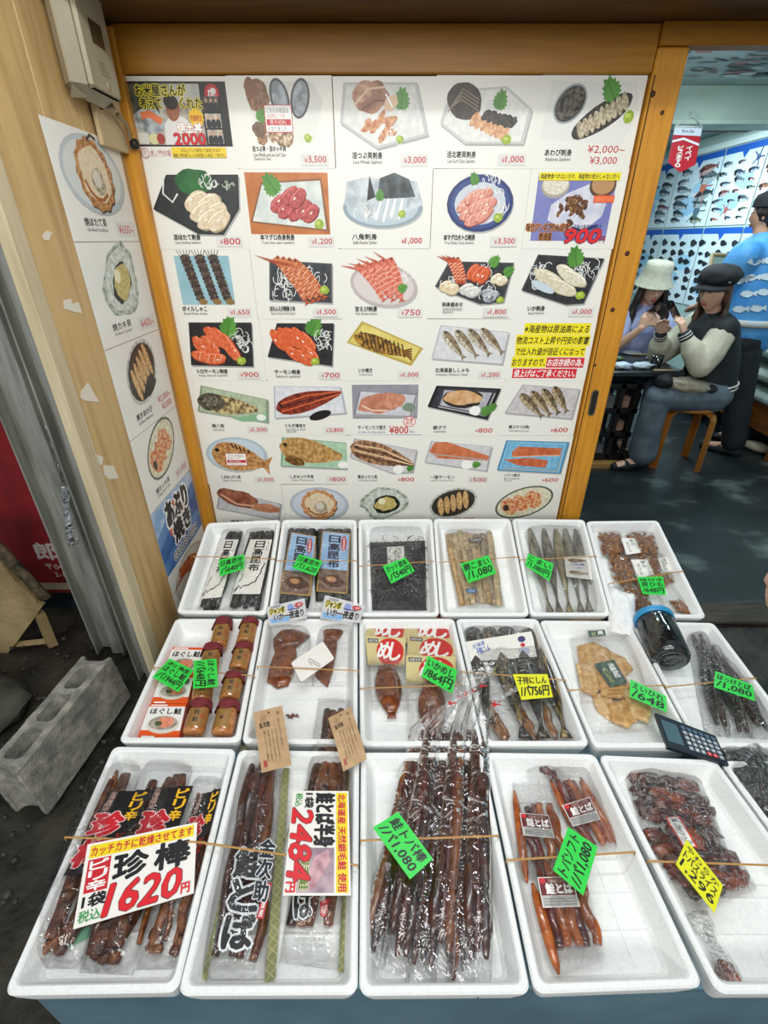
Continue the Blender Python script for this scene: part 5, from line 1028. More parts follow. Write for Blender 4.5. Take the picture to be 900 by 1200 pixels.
# ---- dark dried strips
HK = [mat('dark dried fish', '150e0b', '38221a', 40, rough=.22, coat=.5, bump=.3, bscale=90), mat('dried fish reddish', '2a140d', '523024', 40, rough=.22, coat=.5, bump=.3, bscale=90)]
for pq, lab, fq in (([(600, 200), (650, 205), (745, 575), (700, 575)], 'left bag of dark dried strips beside the tub', [(585, 190), (665, 195), (765, 590), (660, 590)]), ([(650, 255), (700, 260), (830, 580), (770, 580)], 'middle bag of dark dried strips', [(640, 245), (715, 250), (850, 595), (745, 595)]), ([(710, 300), (760, 310), (905, 580), (850, 585)], 'right bag of dark dried strips under the 1,080 tag', [(700, 285), (775, 295), (935, 600), (835, 600)])):
    t = thing('dried_strip_bag', lab, 'food pack', base('m', c(*fq)), 'bags of dark dried strips'); mb = MB(); strips(mb, 'm', c(*pq), 2, .011, HK, 1.15, .1, .006, FL + .003, 12, .55, .06, .006, 8); mb.build('dried_strips', t)
    bag('m', c(*fq), FL, FL + .036, t, film('strip wrap', 1.0, 50, .08, gain=.8), .008, seed=70 + len(lab))
pricetag('m', c((700, 345), (840, 398), (852, 455), (696, 402)), [('ほっけとば', .46), ('/1,080', .54)], 'green tag reading 1,080 on the dark dried strips')
band('m', 781, 805, 886, 794.5, 'rubber band across the dark dried strips')
# ---- calculator
Q = [on('m', *p, h) for p, h in zip(c((474, 498), (702, 585), (752, 697), (522, 628)), (.02, .02, .008, .008))]
t = thing('calculator', 'dark desk calculator lying across the tray rims', 'calculator', (Q[0] + Q[1] + Q[2] + Q[3]) / 4 - V((0, 0, .012)))
a = Art(Q, 20, 11, mat('calculator body', '17222b', rough=.4), .012, face=n); a.rect(.3, .3, 19.7, 10.7, mat('calculator face', '1f2b36', rough=.35)); a.text('12', 5.2, 9.6, 6.2, 10.2, GRY) if False else None; a.build('case', t)
k = Art([a.at(1.2, 9.2, 30), a.at(6.6, 9.2, 30), a.at(6.6, 2.2, 30), a.at(1.2, 2.2, 30)], 5.4, 7, mat('lcd', '4c6870', rough=.15), .0008, face=n); k.build('display', t)
for i in range(6):
    for j in range(5):
        if i == 5 and j > 2: pass
        x = 7.9 + i * 1.95; y = 8.3 - j * 1.75; m_ = mat('red key', 'c8484a', rough=.4) if j == 4 and i in (3, 4) else mat('grey key', '8f9ca6' if j else '4f6a7c', rough=.4)
        kk = Art([a.at(x, y + 1.15, 110), a.at(x + 1.4, y + 1.15, 110), a.at(x + 1.4, y, 110), a.at(x, y, 110)], 1.4, 1.15, m_, .0028, face=n)
        if j: kk.text('789÷√456×%123-M0.=+C'[(j - 1) * 5 + min(i, 4)], .4, .25, 1.0, .9, WHT)
        kk.build('key', t)
# ============================================================= front row
n = V((0, 0, 1)); c = cv(0, 840, 3.333)
ST = [mat('dried salmon stick', '35150d', '633020', 50, rough=.25, coat=.5, bump=.3, bscale=80, stretch=(1, .35, 1)), mat('dried salmon darker', '24100a', '4d2412', 50, rough=.25, coat=.5, bump=.3, stretch=(1, .35, 1)), mat('dried salmon orange', '542a12', '7e4a22', 40, rough=.25, coat=.5, bump=.3)]
STB = [mat('crunchy salmon', '5a2c10', '8e5422', 60, rough=.35, bump=.6, bscale=100), mat('crunchy salmon dark', '35180c', '6a3a18', 60, rough=.35, bump=.6, bscale=100)]
FILMS = film('glossy pouch', .5, 26, .05, gain=.6)
def chin(sq, lq, fq, lab, seed):
    t = thing('salmon_stick_pouch', lab, 'food pack', base('f', fq), 'spicy salmon pouches under the 1620 sign'); mb = MB()
    strips(mb, 'f', sq, 3, .012, STB, 1.1, .08, .01, FL + .003, 14, .35, .04, .006, 7); strips(mb, 'f', sq, 2, .010, STB, 1.2, .1, .012, FL + .016, 14, .35, .1, .004, 7)
    for k in range(7): p = bl(quad('f', sq, FL + .015), R.uniform(.1, .9), R.uniform(0, .12), n); mb.blob(p, (.012, .010, .009), STB[k % 2], (8, 6), .5, 4, seed=seed + k)
    mb.build('salmon_sticks', t)
    a = Art(quad('f', lq, FL + .052), 10, 26, None, face=n)
    a.rect(1, 1, 9, 25.6, ink('161314')); a.poly([(6.6, 13), (10, 13), (10, 26), (6.6, 26)], ink('141112')); a.vtext('ピリ辛', 6.9, 15.6, 9.4, 25.4, ink('f0b81c'), .05)
    a.vtext('珍棒', 1.2, 2.6, 7.0, 19, ink('c41c2c'), .07, outline=ink('ecc9c4'), ow=.05); a.vtext('北海道限定', 1.5, 19, 3.0, 25.4, ink('d8b6a6'), .01); a.vtext('ピリッと辛い', 7.2, 3, 8.6, 12, ink('c8382c'), .02)
    a.build('printed_panel', t); bag('f', fq, FL, FL + .058, t, FILMS, .008, seed=seed, nu=18, nv=26)
chin(c((425, 228), (520, 232), (285, 915), (150, 925)), c((415, 285), (590, 285), (445, 610), (215, 640)), c((380, 190), (560, 190), (330, 985), (90, 985)), 'left spicy salmon pouch with brown sticks poking out below the 1620 sign', 1)
chin(c((600, 250), (740, 220), (480, 940), (345, 950)), c((585, 270), (755, 270), (620, 650), (440, 650)), c((570, 185), (760, 190), (520, 1010), (310, 1000)), 'middle spicy salmon pouch behind the 1620 sign', 2)
chin(c((790, 300), (850, 300), (720, 910), (560, 915)), c((770, 300), (862, 280), (760, 660), (630, 660)), c((770, 240), (870, 240), (735, 985), (530, 990)), 'right spicy salmon pouch next to the long salmon packs', 3)
def board(q, lab, W, H, h, tl=0):
    Q = quad('f', q, h); Q[0] += n * tl; Q[1] += n * tl
    return Art(Q, W, H, mat('laminated sign', 'efece4', rough=.22), .0012, face=n)
a = board(c((350, 512), (775, 425), (757, 690), (285, 830)), '', 30, 20, .01, .014)
a.rect(1, 16, 29.2, 19.4, ink('f0d51e')); a.text('カッチカチに乾燥させてます', 1.4, 16.4, 28.8, 19, RED, .03)
a.rect(1, 7.4, 7.0, 15.6, ink('c8202c')); a.vtext('ピリ辛', 1.6, 7.6, 6.4, 15.4, WHT, .05); a.text('珍', 8.2, 8.6, 17, 15.4, BLK, .05); a.text('棒', 19, 8.6, 28.4, 15.6, BLK, .05)
a.text('1袋', 1.2, 4, 7, 7, BLK, .05); a.text('税込', .8, .8, 6.2, 3.4, ink('4a9a5c'), .03); a.text('1620', 7.4, .8, 26.4, 8.0, ink('d81e28'), .045, .2, outline=BLK, ow=.02); a.text('円', 26.6, .8, 28.8, 3.4, ink('d81e28'), .06)
o = a.build('price_board'); tag(o, 'large white sign with yellow top strip and big red 1620', 'price sign', 'large laminated price signs')
band('f', 76, 981, 240, 987, 'rubber band over the 1620 sign tray', .02)
# green paper corner under pouch
a = Art(quad('f', c((280, 850), (350, 815), (375, 850), (270, 900)), FL + .006), 5, 3, ink('7fb898'), .0005, face=n); tag(a.build('green_paper'), 'pale green paper peeking out below the 1620 sign', 'paper')
# ---- two long pouches with kraft tags
c = cv(200, 800, 3)
CLO = mat('green patterned strip', '8a8c5a', '7a7c4c', 60, rough=.6)
def strip_pat(a, W, H):
    k = ink('c9c9a0'); m_ = int(H / 2.4)
    for i in range(m_):
        y = i * 2.4
        for q in ([(0, y), (W / 2, y + 1.2), (0, y + 2.4)], [(W, y), (W / 2, y + 1.2), (W, y + 2.4)]): a.line(q, .14, k)
def longp(sq, fq, s1, s2, lab, full):
    t = thing('long_salmon_pouch', lab, 'food pack', base('f', fq), 'long salmon pouches with kraft tags')
    mb = MB(); strips(mb, 'f', sq, 4, .013, ST, 1.4, .06, .008, FL + .004, 18, .3, .02, .006, 8)
    Q = quad('f', sq, FL + .022)
    for k in range(9):
        b_ = R.uniform(.05, .95); mb.blob(bl(Q, R.uniform(.25, .75), b_, n), (.022, .03, .008), R.choice(ST), (9, 6), .5, 3, seed=k)
    mb.build('salmon_sticks', t)
    for s_ in (s1, s2):
        a = Art(quad('f', s_, FL + .014), 3, 60, CLO, .0006, face=n); strip_pat(a, 3, 60); a.build('cloth_strip', t)
    if full:
        a = Art(quad('f', c((240, 570), (330, 575), (285, 945), (175, 940)), FL + .044), 12, 40, None, face=n); a.vtext('鮭とば', 0, 0, 11.5, 39, BLK, .06, outline=ink('dfe3e4'), ow=.09); a.build('brush_lettering', t)
        a = Art(quad('f', c((318, 545), (372, 550), (335, 775), (288, 770)), FL + .0445), 6, 24, None, face=n); a.vtext('金次助', 0, 0, 6, 24, ink('1a1c2c'), .05, outline=ink('dfe3e4'), ow=.07); a.build('brush_signature', t)
        a = Art(quad('f', c((335, 705), (356, 705), (325, 830), (300, 830)), FL + .0445), 3, 14, ink('b92a30'), .0004, face=n); a.vtext('北海道産', .6, .6, 2.4, 13.4, WHT, .02); a.build('red_label', t)
        a = Art(quad('f', c((262, 975), (300, 975), (290, 1015), (255, 1015)), FL + .03), 6, 6, None, face=n); a.text('SALMON', .5, 3.4, 5.5, 4.6, GRY); a.text('TOBA', 1, 1.6, 5, 2.8, GRY); a.build('small_print', t)
    else:
        a = Art(quad('f', c((430, 700), (515, 700), (500, 825), (430, 825)), FL + .04), 12, 14, None, face=n); a.text('ば', 1, 0, 11, 13, BLK, .06, outline=ink('dfe3e4'), ow=.09); a.build('brush_lettering', t)
        a = Art(quad('f', c((525, 770), (560, 755), (545, 825), (525, 820)), FL + .04), 3, 6, ink('b92a30'), .0004, face=n); a.text('限定', .4, 1, 2.6, 4, WHT); a.build('red_label', t)
        a = Art(quad('f', c((425, 880), (560, 880), (560, 945), (405, 945)), FL + .03), 16, 6, None, face=n); a.text('SENNOSUKE', 2, 3.4, 14, 4.6, ink('9a9c9a')); a.text('SALMON TOBA', 1.6, 1.4, 14.6, 2.6, ink('9a9c9a')); a.build('small_print', t)
    bag('f', fq, FL, FL + .052, t, FILMS, .009, seed=90 + full, nu=18, nv=30); return t
longp(c((285, 285), (372, 285), (305, 990), (145, 990)), c((255, 165), (408, 150), (335, 1062), (98, 1062)), c((245, 222), (272, 222), (125, 1058), (96, 1058)), c((398, 262), (420, 262), (368, 1040), (330, 1055)), 'left long salmon pouch with bold black brush lettering', 1)
longp(c((540, 110), (640, 100), (560, 880), (400, 885)), c((520, 55), (640, 60), (610, 1015), (380, 985)), c((470, 375), (478, 375), (400, 560), (396, 560)), c((625, 260), (640, 270), (618, 1020), (588, 1015)), 'right long salmon pouch mostly hidden by the 2484 sign', 0)
def kraft(q, lab, h, bd):
    Q = quad('f', q, h); a = Art(Q, 9, 16, KRAFT, .0006, face=n, bend=bd)
    ik = ink('4a3a2a'); a.ell(4.6, 14.9, .3, .3, ink('2a2018')); a.ell(2.6, 13.6, .9, .9, ink('8a6a48')); a.ell(2.6, 13.6, .7, .7, KRAFT); a.text('金', 2.2, 13.2, 3.0, 14.0, ik); a.text('金次助', 1.2, 11, 4.4, 12.6, BLK, .03)
    a.text('鮭', 6.8, 13.8, 7.8, 14.8, ik); a.vtext('鮭とばの旨み', 6.9, 5, 7.5, 12.8, ik)
    for i, tx in enumerate(('北海道の秋鮭を使い', 'じっくりと寒風で', '乾燥させました酒の', '肴にどうぞご賞味')): a.vtext(tx, 5.7 - i * 1.15, 2, 6.2 - i * 1.15, 10.2, ik)
    a.rect(1, 1, 2, 2.6, ink('a5483a'))
    o = a.build('kraft_tag'); tag(o, lab, 'tag', 'kraft tags tied to the long pouches')
kraft(c((290, 105), (392, 80), (425, 290), (320, 317)), 'flat kraft paper tag over the left long salmon pouch', .022, 0)
kraft(c((553, 125), (632, 85), (690, 268), (607, 312)), 'curled kraft paper tag over the right long salmon pouch', .022, .06)
Qs = c((625, 381), (634, 748), (394, 748), (431, 380))
a = board(Qs, '', 30, 20, .022, 0)
a.rect(.6, 15.6, 29.4, 19.4, ink('f0d51e')); a.text('北海道産 天然銀毛鮭 使用', 1, 16.2, 29, 18.8, RED, .04); a.text('鮭とば半身', .9, 8.4, 17.2, 15, BLK, .05)
a.rect(17.6, 3.8, 29.4, 15, ink('bba3ac', '8f7a86', 10)); a.poly([(18, 13), (21, 14), (28, 9.4), (29, 7), (26, 6.4), (20, 9)], ink('d2a7ae', 'a87882', 20)); a.text('銀毛鮭', 18.6, 8.0, 29, 10.6, ink('6a7d2a'), .03, outline=ink('e8e2b4'), ow=.05) if False else a.text('銀毛鮭', 19.4, 4.4, 28.8, 7.4, ink('5f7a2a'), .03, outline=ink('efe8c4'), ow=.05)
a.text('1袋', .9, 4.6, 5.6, 7.6, BLK, .05); a.text('税込', .9, 1.2, 5.2, 3.6, ink('3f9a54'), .03); a.text('2484', 6.2, .6, 26.4, 7.6, ink('d81e28'), .045, .15, outline=BLK, ow=.02); a.text('円', 26.8, .6, 29.2, 3.4, ink('d81e28'), .06)
tag(a.build('price_board'), 'white sign turned sideways with big red 2484 and a yellow edge', 'price sign', 'large laminated price signs')
band('f', 233, 987, 419, 1014, 'rubber band over the two long salmon pouches', .018)
# ---- sheaf of long bagged sticks
c = cv(400, 780, 2.857)
TIE = mat('red twist tie', 'c81c24', rough=.4)
FB = film('long bag', .42, 20, .08, gain=.85)
BG = [((265, 195), (112, 930), (365, 125), .022), ((310, 190), (190, 950), (395, 105), .022), ((350, 185), (270, 1010), (415, 95), .022), ((395, 190), (330, 950), (440, 85), .022), ((428, 180), (405, 1015), (468, 68), .022), ((462, 185), (455, 960), (512, 130), .024)]
LS = ['leftmost long bag of brown sticks, tied low with a red tie', 'second long bag from the left in the sheaf', 'third long bag from the left, tip hanging lowest', 'fourth long bag from the left in the sheaf', 'fifth long bag, tied highest with a red tie', 'rightmost long bag of brown sticks with a red tie']
for i, (tp_, bt2, tie, r) in enumerate(BG):
    h = FL + .022 + .012 * (i % 2); A_ = on('f', *c(tp_)[0], h + .012); B_2 = on('f', *c(bt2)[0], h); T_ = on('f', *c(tie)[0], .04 + .01 * (i % 3))
    t = thing('stick_bag', LS[i], 'food pack', (B_2.x, B_2.y, RIM + FL), 'sheaf of long bagged salmon sticks'); ax = (A_ - B_2).normalized(); sd = ax.cross(n).normalized()
    for k in range(3):
        mb = MB(); q0 = sd * ((k - 1) * .0155) + n * (.004 * ((k + i) % 2)); l0 = R.uniform(-.02, .02); w_ = R.uniform(.8, 1.1)
        P = [B_2 + ax * (l0 + ((A_ - B_2).length - .035) * j / 10) + q0 * (1 - .45 * (j / 10) ** 2) + n * .003 * math.sin(j + k) for j in range(11)]
        mb.tube(P, [.004] + [.0128 * w_] * 8 + [.010, .003], ST[(k + i) % 2] if (k + 2 * i) % 8 else ST[2], 8, .45, n); mb.build('salmon_stick', t)
    mb = MB(); N = 16; vs = []; fs = []; C_ = [B_2 - ax * .035, B_2 - ax * .02, B_2 + ax * .03] + [B_2.lerp(A_, q) for q in (.2, .35, .5, .65, .8, .95)] + [A_.lerp(T_, .4), A_.lerp(T_, .8), T_, T_ + (T_ - A_).normalized() * .02 + n * .01, T_ + (T_ - A_).normalized() * .05 + n * .015]
    rr = [.027, .027, .028, .028, .028, .028, .027, .026, .023, .017, .008, .004, .016, .03]; fl = [.12, .35, .55, .6, .6, .6, .6, .6, .6, .7, .9, 1, .6, .4]
    for k in range(len(C_)):
        for j in range(N):
            q = 2 * math.pi * j / N; kk = 1 + .22 * MN.noise(V((math.cos(q) * 1.6 + i * 7, math.sin(q) * 1.6, k * .9))); vs.append(C_[k] + sd * math.cos(q) * rr[k] * kk + n * math.sin(q) * rr[k] * fl[k] * kk)
    for k in range(len(C_) - 1):
        for j in range(N): p = k * N + j; q = k * N + (j + 1) % N; fs.append([p, q, q + N, p + N])
    mb.add(vs, fs, FB, True); mb.build('clear_bag', t)
    mb = MB(); td = (T_ - A_).normalized(); mb.tube([T_ - td * .003, T_ + td * .003], .0055, TIE, 10, 1, n); mb.tube([T_ + sd * .004, T_ + sd * .016 + n * .004], .0016, TIE, 6); mb.build('red_tie', t)
pricetag('f', c((190, 493), (306, 650), (230, 716), (105, 542)), [('鮭トバ棒', .48), ('/パ1,080', .52)], 'slanted green tag reading 1,080 on the long stick sheaf', h=.028)
band('f', 423, 985, 584, 979.5, 'rubber band over the long stick sheaf', .014)
# ---- short red strips
c = cv(570, 860, 4)
SF = [mat('soft salmon strip', '5a160c', '8e2f16', 50, rough=.22, coat=.7, bump=.3, bscale=90, stretch=(1, .4, 1)), mat('soft salmon dark', '3a0e08', '6a2212', 50, rough=.22, coat=.7, bump=.3, stretch=(1, .4, 1)), mat('soft salmon amber', '8a3c10', 'b86422', 40, rough=.2, coat=.7, bump=.2)]
def soft(sq, k, lq, fq, lab, h, extra=(), th=.009):
    t = thing('salmon_strip_pack', lab, 'food pack', base('f', c(*fq)), 'short salmon strip packs'); mb = MB()
    strips(mb, 'f', c(*sq), k, th, SF, 1.25, .05, .006, h, 12, .3, .05, .004, 8)
    for (x0, y0, x1, y1, w_) in extra:
        A_ = on('f', *c((x0, y0))[0], h + .014); B_2 = on('f', *c((x1, y1))[0], h + .006); mb.tube([A_.lerp(B_2, q) + n * .004 * math.sin(q * 3) for q in (0, .15, .4, .7, .9, 1)], [.003, w_ * .8, w_, w_, w_ * .7, .002], SF[2], 8, .6, n)
    mb.build('salmon_strips', t)
    a = Art(quad('f', c(*lq), h + .028), 14, 11, mat('clear label edge', 'dcdad6', rough=.3), .0005, face=n)
    a.rect(.4, 4.2, 13.6, 10.6, ink('6a1218')); a.text('鮭とば', 2.6, 4.8, 13, 8.6, WHT, .06); a.text('北海道こだわり', 4, 8.9, 12, 10.2, ink('e4c9b4')); a.ell(1.7, 9.6, 1.2, 1.1, ink('d02a30')); a.rect(.4, .4, 13.6, 4.0, ink('b9b7b4'))
    for i in range(3): a.rect(.8, .8 + i * 1.0, 13, 1.2 + i * 1.0, ink('8f8c8a'))
    a.build('pack_label', t); bag('f', c(*fq), h - .002, h + .03, t, FILMF, .008, seed=120 + len(lab))
soft([(305, 225), (445, 225), (600, 530), (460, 545)], 5, [(355, 335), (485, 295), (535, 400), (405, 435)], [(270, 160), (470, 150), (640, 555), (430, 575)], 'upper right pack of short dark salmon strips', FL + .003, [(440, 205, 615, 525, .009), (300, 215, 400, 440, .008)])
soft([(165, 345), (300, 335), (360, 600), (200, 620)], 4, [(155, 370), (290, 380), (322, 490), (175, 475)], [(120, 230), (330, 250), (370, 640), (150, 700)], 'left pack of red salmon strips with one long pointed strip', FL + .003, [(130, 265, 190, 700, .010)])
soft([(215, 600), (430, 640), (535, 1020), (320, 1030)], 5, [(238, 672), (400, 668), (440, 810), (265, 815)], [(190, 580), (460, 610), (560, 1060), (330, 1150)], 'lower pack of salmon strips with an amber strip sticking out', FL + .016, [(215, 700, 340, 1130, .011)], .011)
mb = MB(); p0 = on('f', *c((270, 170))[0], FL + .012); mb.blob(p0 + V((0, 0, .004)), (.022, .012, .010), SF[1], (10, 8), .5, 3, Matrix.Rotation(-.7, 3, 'Z')); mb.blob(p0 + V((.022, -.008, 0)), (.008, .014, .006), SF[0], (8, 6), .4, 3); mb.grid(lambda x, y: p0 + V(((x - .5) * .09, (y - .5) * .055 - .01, .004 + .016 * (1 - (2 * x - 1) ** 2) * (1 - (2 * y - 1) ** 2) + .003 * MN.noise(V((x * 9, y * 9, 1))))), 10, 10, FILMF)
tag(mb.build('sample_bag'), 'tiny film bag with a dark salmon nub at the top of the strip tray', 'food pack')
pricetag('f', c((310, 642), (382, 440), (522, 530), (455, 758)), [('トバソフト', .46), ('/パ1,080', .54)], 'upright slanted green tag on the short salmon strips', h=.012)
band('f', 594, 1008, 744, 998.5, 'rubber band over the short salmon strip tray', .006)
# ---- sliced salmon
c = cv(690, 860, 3.529)
SLI = [mat('sliced salmon', '4a150a', '8a3a14', 50, rough=.2, coat=.8, bump=.3), mat('sliced salmon red', '6a1f0c', 'a8501c', 50, rough=.2, coat=.8, bump=.3), mat('sliced salmon dark', '2a0d08', '551f0e', 50, rough=.2, coat=.8, bump=.3)]
def sliced(sq, rows, lab, fq, h):
    t = thing('sliced_salmon_pack', lab, 'food pack', base('f', c(*fq)), 'glossy sliced salmon packs'); Q = quad('f', c(*sq), h); mb = MB()
    for j in range(rows):
        for i in range(4):
            p = bl(Q, (i + .5) / 4 + R.uniform(-.05, .05), 1 - (j + .5) / rows + R.uniform(-.04, .04), n); mb.blob(p + n * (.006 + .004 * (i % 2)), (.026, .017, .009), SLI[(i + 2 * j + R.randint(0, 1)) % 3], (12, 8), .55, 3, Matrix.Rotation(R.uniform(-.5, .3), 3, 'Z'), seed=i + 5 * j)
    mb.build('salmon_slices', t)
    if rows > 4:
        a = Art(quad('f', c((315, 345), (375, 338), (452, 470), (385, 462)), h + .03), 8, 14, ink('d8432c'), .0005, face=n); a.rect(1, .4, 7, 13.6, WHT); a.vtext('鮭とばスライス', 2.4, 1, 5.4, 13, ink('2a2a30'), .03); a.build('pack_label', t)
    bag('f', c(*fq), h - .002, h + .032, t, film('slice wrap', 1.0, 55, .08, gain=.8), .008, seed=140 + rows)
sliced([(150, 145), (440, 215), (560, 510), (290, 520)], 6, 'upper pack of glossy sliced salmon with red and white label', [(125, 115), (465, 190), (600, 540), (270, 560)], FL + .004)
sliced([(300, 520), (570, 505), (650, 610), (440, 695)], 3, 'lower pack of glossy sliced salmon under the yellow card', [(280, 500), (590, 490), (700, 640), (420, 760)], FL + .006)
pricetag('f', c((402, 440), (552, 630), (520, 742), (360, 540)), [('やわらか', .24), ('トバスライス', .36), ('1,296', .40)], 'slanted yellow tag reading 1,296 on the sliced salmon', TYEL, .012)
band('f', 760, 1009, 930, 1015, 'rubber band over the sliced salmon tray', .004)
p0 = on('f', *c((565, 975))[0], FL + .01); p1 = on('f', *c((490, 830))[0], FL + .01); d_ = (p1 - p0).normalized()
t = thing('sample_sachet', 'small twisted clear bag with a brown nub on the bare tray floor', 'food pack', p0); mb = MB(); mb.blob(p0, (.018, .014, .010), SLI[0], (10, 8), .4, 3); mb.blob(p0 + V((.008, -.012, 0)), (.012, .012, .008), SLI[1], (10, 8), .5, 3); mb.build('salmon_nub', t)
mb = MB(); mb.tube([p0 - d_ * .028, p0 - d_ * .012, p0, p0 + d_ * .025, p0 + d_ * .04, p0 + d_ * .06, p0 + d_ * .085], [.006, .022, .025, .018, .012, .022, .024], FILMF, 12, .5, n, jit=.12); mb.build('clear_bag', t)
# ---- dark shiny bag at the frame edge
BLKB = film('dark bag film', 1.0, 40, .12, gain=.85)
p0 = on('f', 905, 925, FL + .03); mb = MB(); t = thing('dark_kelp_bag', 'shiny bag of near-black kelp at the frame edge beside the calculator', 'food pack', p0 + V((0, 0, -.03)))
mb.blob(p0, (.075, .10, .028), KELPB, (20, 12), .4, 5, Matrix.Rotation(.3, 3, 'Z')); 
for k in range(14): q = R.uniform(0, 6.28); mb.tube([p0 + V((.06 * math.cos(q) * m_ + .01 * k / 14, .09 * math.sin(q) * m_, .022 - .012 * m_ * m_ + .004 * math.sin(m_ * 5 + k))) for m_ in (-1, -.5, 0, .5, 1)], .008, KELPB, 6, .4)
mb.build('dark_kelp', t); mb = MB(); mb.blob(p0 + V((0, 0, .002)), (.088, .118, .036), BLKB, (22, 14), .3, 4, Matrix.Rotation(.3, 3, 'Z'), seed=3); mb.build('clear_bag', t)
# ============================================================= left corner: wall box, crate, block, red banner
# wall box on the return wall (a meter / control box), its face turned to the right
BXM = mat('box grey plastic', 'a29a84', '948b75', 6, rough=.45)
t = thing('wall_box', 'grey plastic control box with dark display high in the corner', 'control box', (-.75, 1.6, 1.8))
mb = MB(); mb.box((-.742, 1.585, 1.965), (.054, .19, .33), BXM, bev=.026); mb.build('case', t)
mb = MB(); mb.box((-.711, 1.592, 1.955), (.014, .15, .27), mat('box face', 'aea58c', 'a0967d', 6, rough=.4), bev=.006); mb.build('front_cover', t)
mb = MB(); mb.box((-.704, 1.597, 1.935), (.002, .06, .045), mat('dark display', '4a3c2a', rough=.2)); mb.build('display', t)
a = Art([V((-.7035, 1.57, 1.887)), V((-.7035, 1.63, 1.887)), V((-.7035, 1.63, 1.852)), V((-.7035, 1.57, 1.852))], 10, 7, None, face=(1, 0, 0)); gy = ink('7f765e')
for i in range(4): a.rect(1, 1 + 1.5 * i, 9 - i, 1.5 + 1.5 * i, gy)
a.build('printed_legend', t)
mb = MB(); mb.lathe((-.706, 1.60, 1.838), (1, 0, 0), [(.008, 0), (.008, .004), (.006, .006)], mat('button', '9a8f74', rough=.4), 12); mb.build('button', t)
mb = MB(); mb.tube([(-.74, 1.70, 1.80), (-.735, 1.735, 1.785), (-.74, 1.755, 1.75), (-.745, 1.757, 1.73)], .006, mat('cable', '8d7d5c', rough=.5), 8); mb.build('cable', t)
mb = MB(); mb.lathe((-.735, 1.757, 1.742), (1, -.3, 0), [(.001, -.004), (.012, -.004), (.013, .01), (.008, .014), (.001, .014)], mat('black knob', '1a1814', rough=.5), 14); mb.build('knob', t)
# hollow concrete block standing on its long side
CON = mat('concrete block', '7d7c74', 'b0ad9f', 26, rough=.9, bump=.5, bscale=190, c3='95938a')
mb = MB(); B0 = V((-1.045, 1.018, .10)); ang = Matrix.Rotation(-.117, 3, 'Z') @ Matrix.Rotation(-.10, 3, 'Y')
L, W, H = .43, .115, .20
def blk(x, y, z): return B0 + ang @ V((x, y, z))
# long axis along y; three hollows open at the top
def ringpts(x0, x1, y0, y1, z, k=6, r=.018):
    o = []
    for (cx, cy, a0) in ((x1 - r, y1 - r, 0), (x0 + r, y1 - r, 90), (x0 + r, y0 + r, 180), (x1 - r, y0 + r, 270)):
        for i in range(k): q = math.radians(a0 + 90 * i / (k - 1)); o.append((cx + r * math.cos(q), cy + r * math.sin(q), z))
    return o
hol = [(-.032, .032, -.175, -.075), (-.032, .032, -.05, .05), (-.032, .032, .075, .175)]
import bmesh
bm = bmesh.new()
def bm_box(bm):
    r_ = bmesh.ops.create_cube(bm, size=1)
    for v in r_['verts']: v.co = V((v.co.x * W, v.co.y * L, v.co.z * H))
    bmesh.ops.subdivide_edges(bm, edges=bm.edges[:], cuts=9, use_grid_fill=True)
bm_box(bm)
for v in bm.verts: v.co += V((MN.noise(v.co * 40), MN.noise(v.co * 40 + V((9, 0, 0))), MN.noise(v.co * 40 + V((0, 9, 0))))) * .003
me = bpy.data.meshes.new('block'); bm.to_mesh(me); bm.free(); bo = bpy.data.objects.new('concrete_block', me); COL.objects.link(bo); cutters = []
for (x0, x1, y0, y1) in hol + [(-.045, .045, L / 2 - .02, L / 2 + .06), (-.045, .045, -L / 2 - .06, -L / 2 + .02)]:
    p = ringpts(x0, x1, y0, y1, -.2); q = [(x, y, .2) for x, y, z in p]; N = len(p); m2 = bpy.data.meshes.new('c'); m2.from_pydata(p + q, [], [[i, (i + 1) % N, (i + 1) % N + N, i + N] for i in range(N)] + [list(range(N - 1, -1, -1)), list(range(N, 2 * N))]); co = bpy.data.objects.new('c', m2); COL.objects.link(co); cutters.append(co)
    md = bo.modifiers.new('b', 'BOOLEAN'); md.object = co; md.operation = 'DIFFERENCE'; md.solver = 'EXACT'
bpy.context.view_layer.update(); m3 = bpy.data.meshes.new_from_object(bo.evaluated_get(bpy.context.evaluated_depsgraph_get())); bo.modifiers.clear(); bo.data = m3; bo.data.materials.clear(); bo.data.materials.append(CON)
for co in cutters: bpy.data.objects.remove(co)
bo.matrix_world = Matrix.Translation(B0) @ ang.to_4x4(); tag(bo, 'rough grey hollow concrete block lying left of the jar tray', 'concrete block')
# red banner board with white lettering in a timber frame
t = thing('red_banner', 'red board with white lettering in a brown timber edge, behind the crate', 'banner', (-1.75, 1.76, 0))
a = Art([V((-2.15, 1.76, 1.15)), V((-1.43, 1.76, 1.15)), V((-1.43, 1.76, .06)), V((-2.15, 1.76, .06))], 72, 109, mat('red cloth', '8e1218', '6e0d12', 6, rough=.7), .01, face=(0, -1, 0))
W2 = ink('d9cfc4'); a.text('郎', 60, 19, 70, 28, W2, .04); a.text('〒041', 62, 13.6, 71, 16.6, W2, .02); a.text('2-17', 64.5, 9.4, 71.4, 12, W2, .02); a.rect(40, 2, 72, 6, ink('b9a98a'))
a.build('cloth_panel', t)
mb = MB(); mb.box((-1.40, 1.755, .62), (.045, .035, 1.25), mat('brown frame', '6b4c26', '8a6838', 5, rough=.6, stretch=(8, 8, .8)), bev=.004); mb.build('side_frame', t)
mb = MB(); mb.box((-1.78, 1.76, 1.19), (.75, .03, .06), mat('pale cap', 'b9b09a', rough=.6), bev=.004); mb.build('top_cap', t)
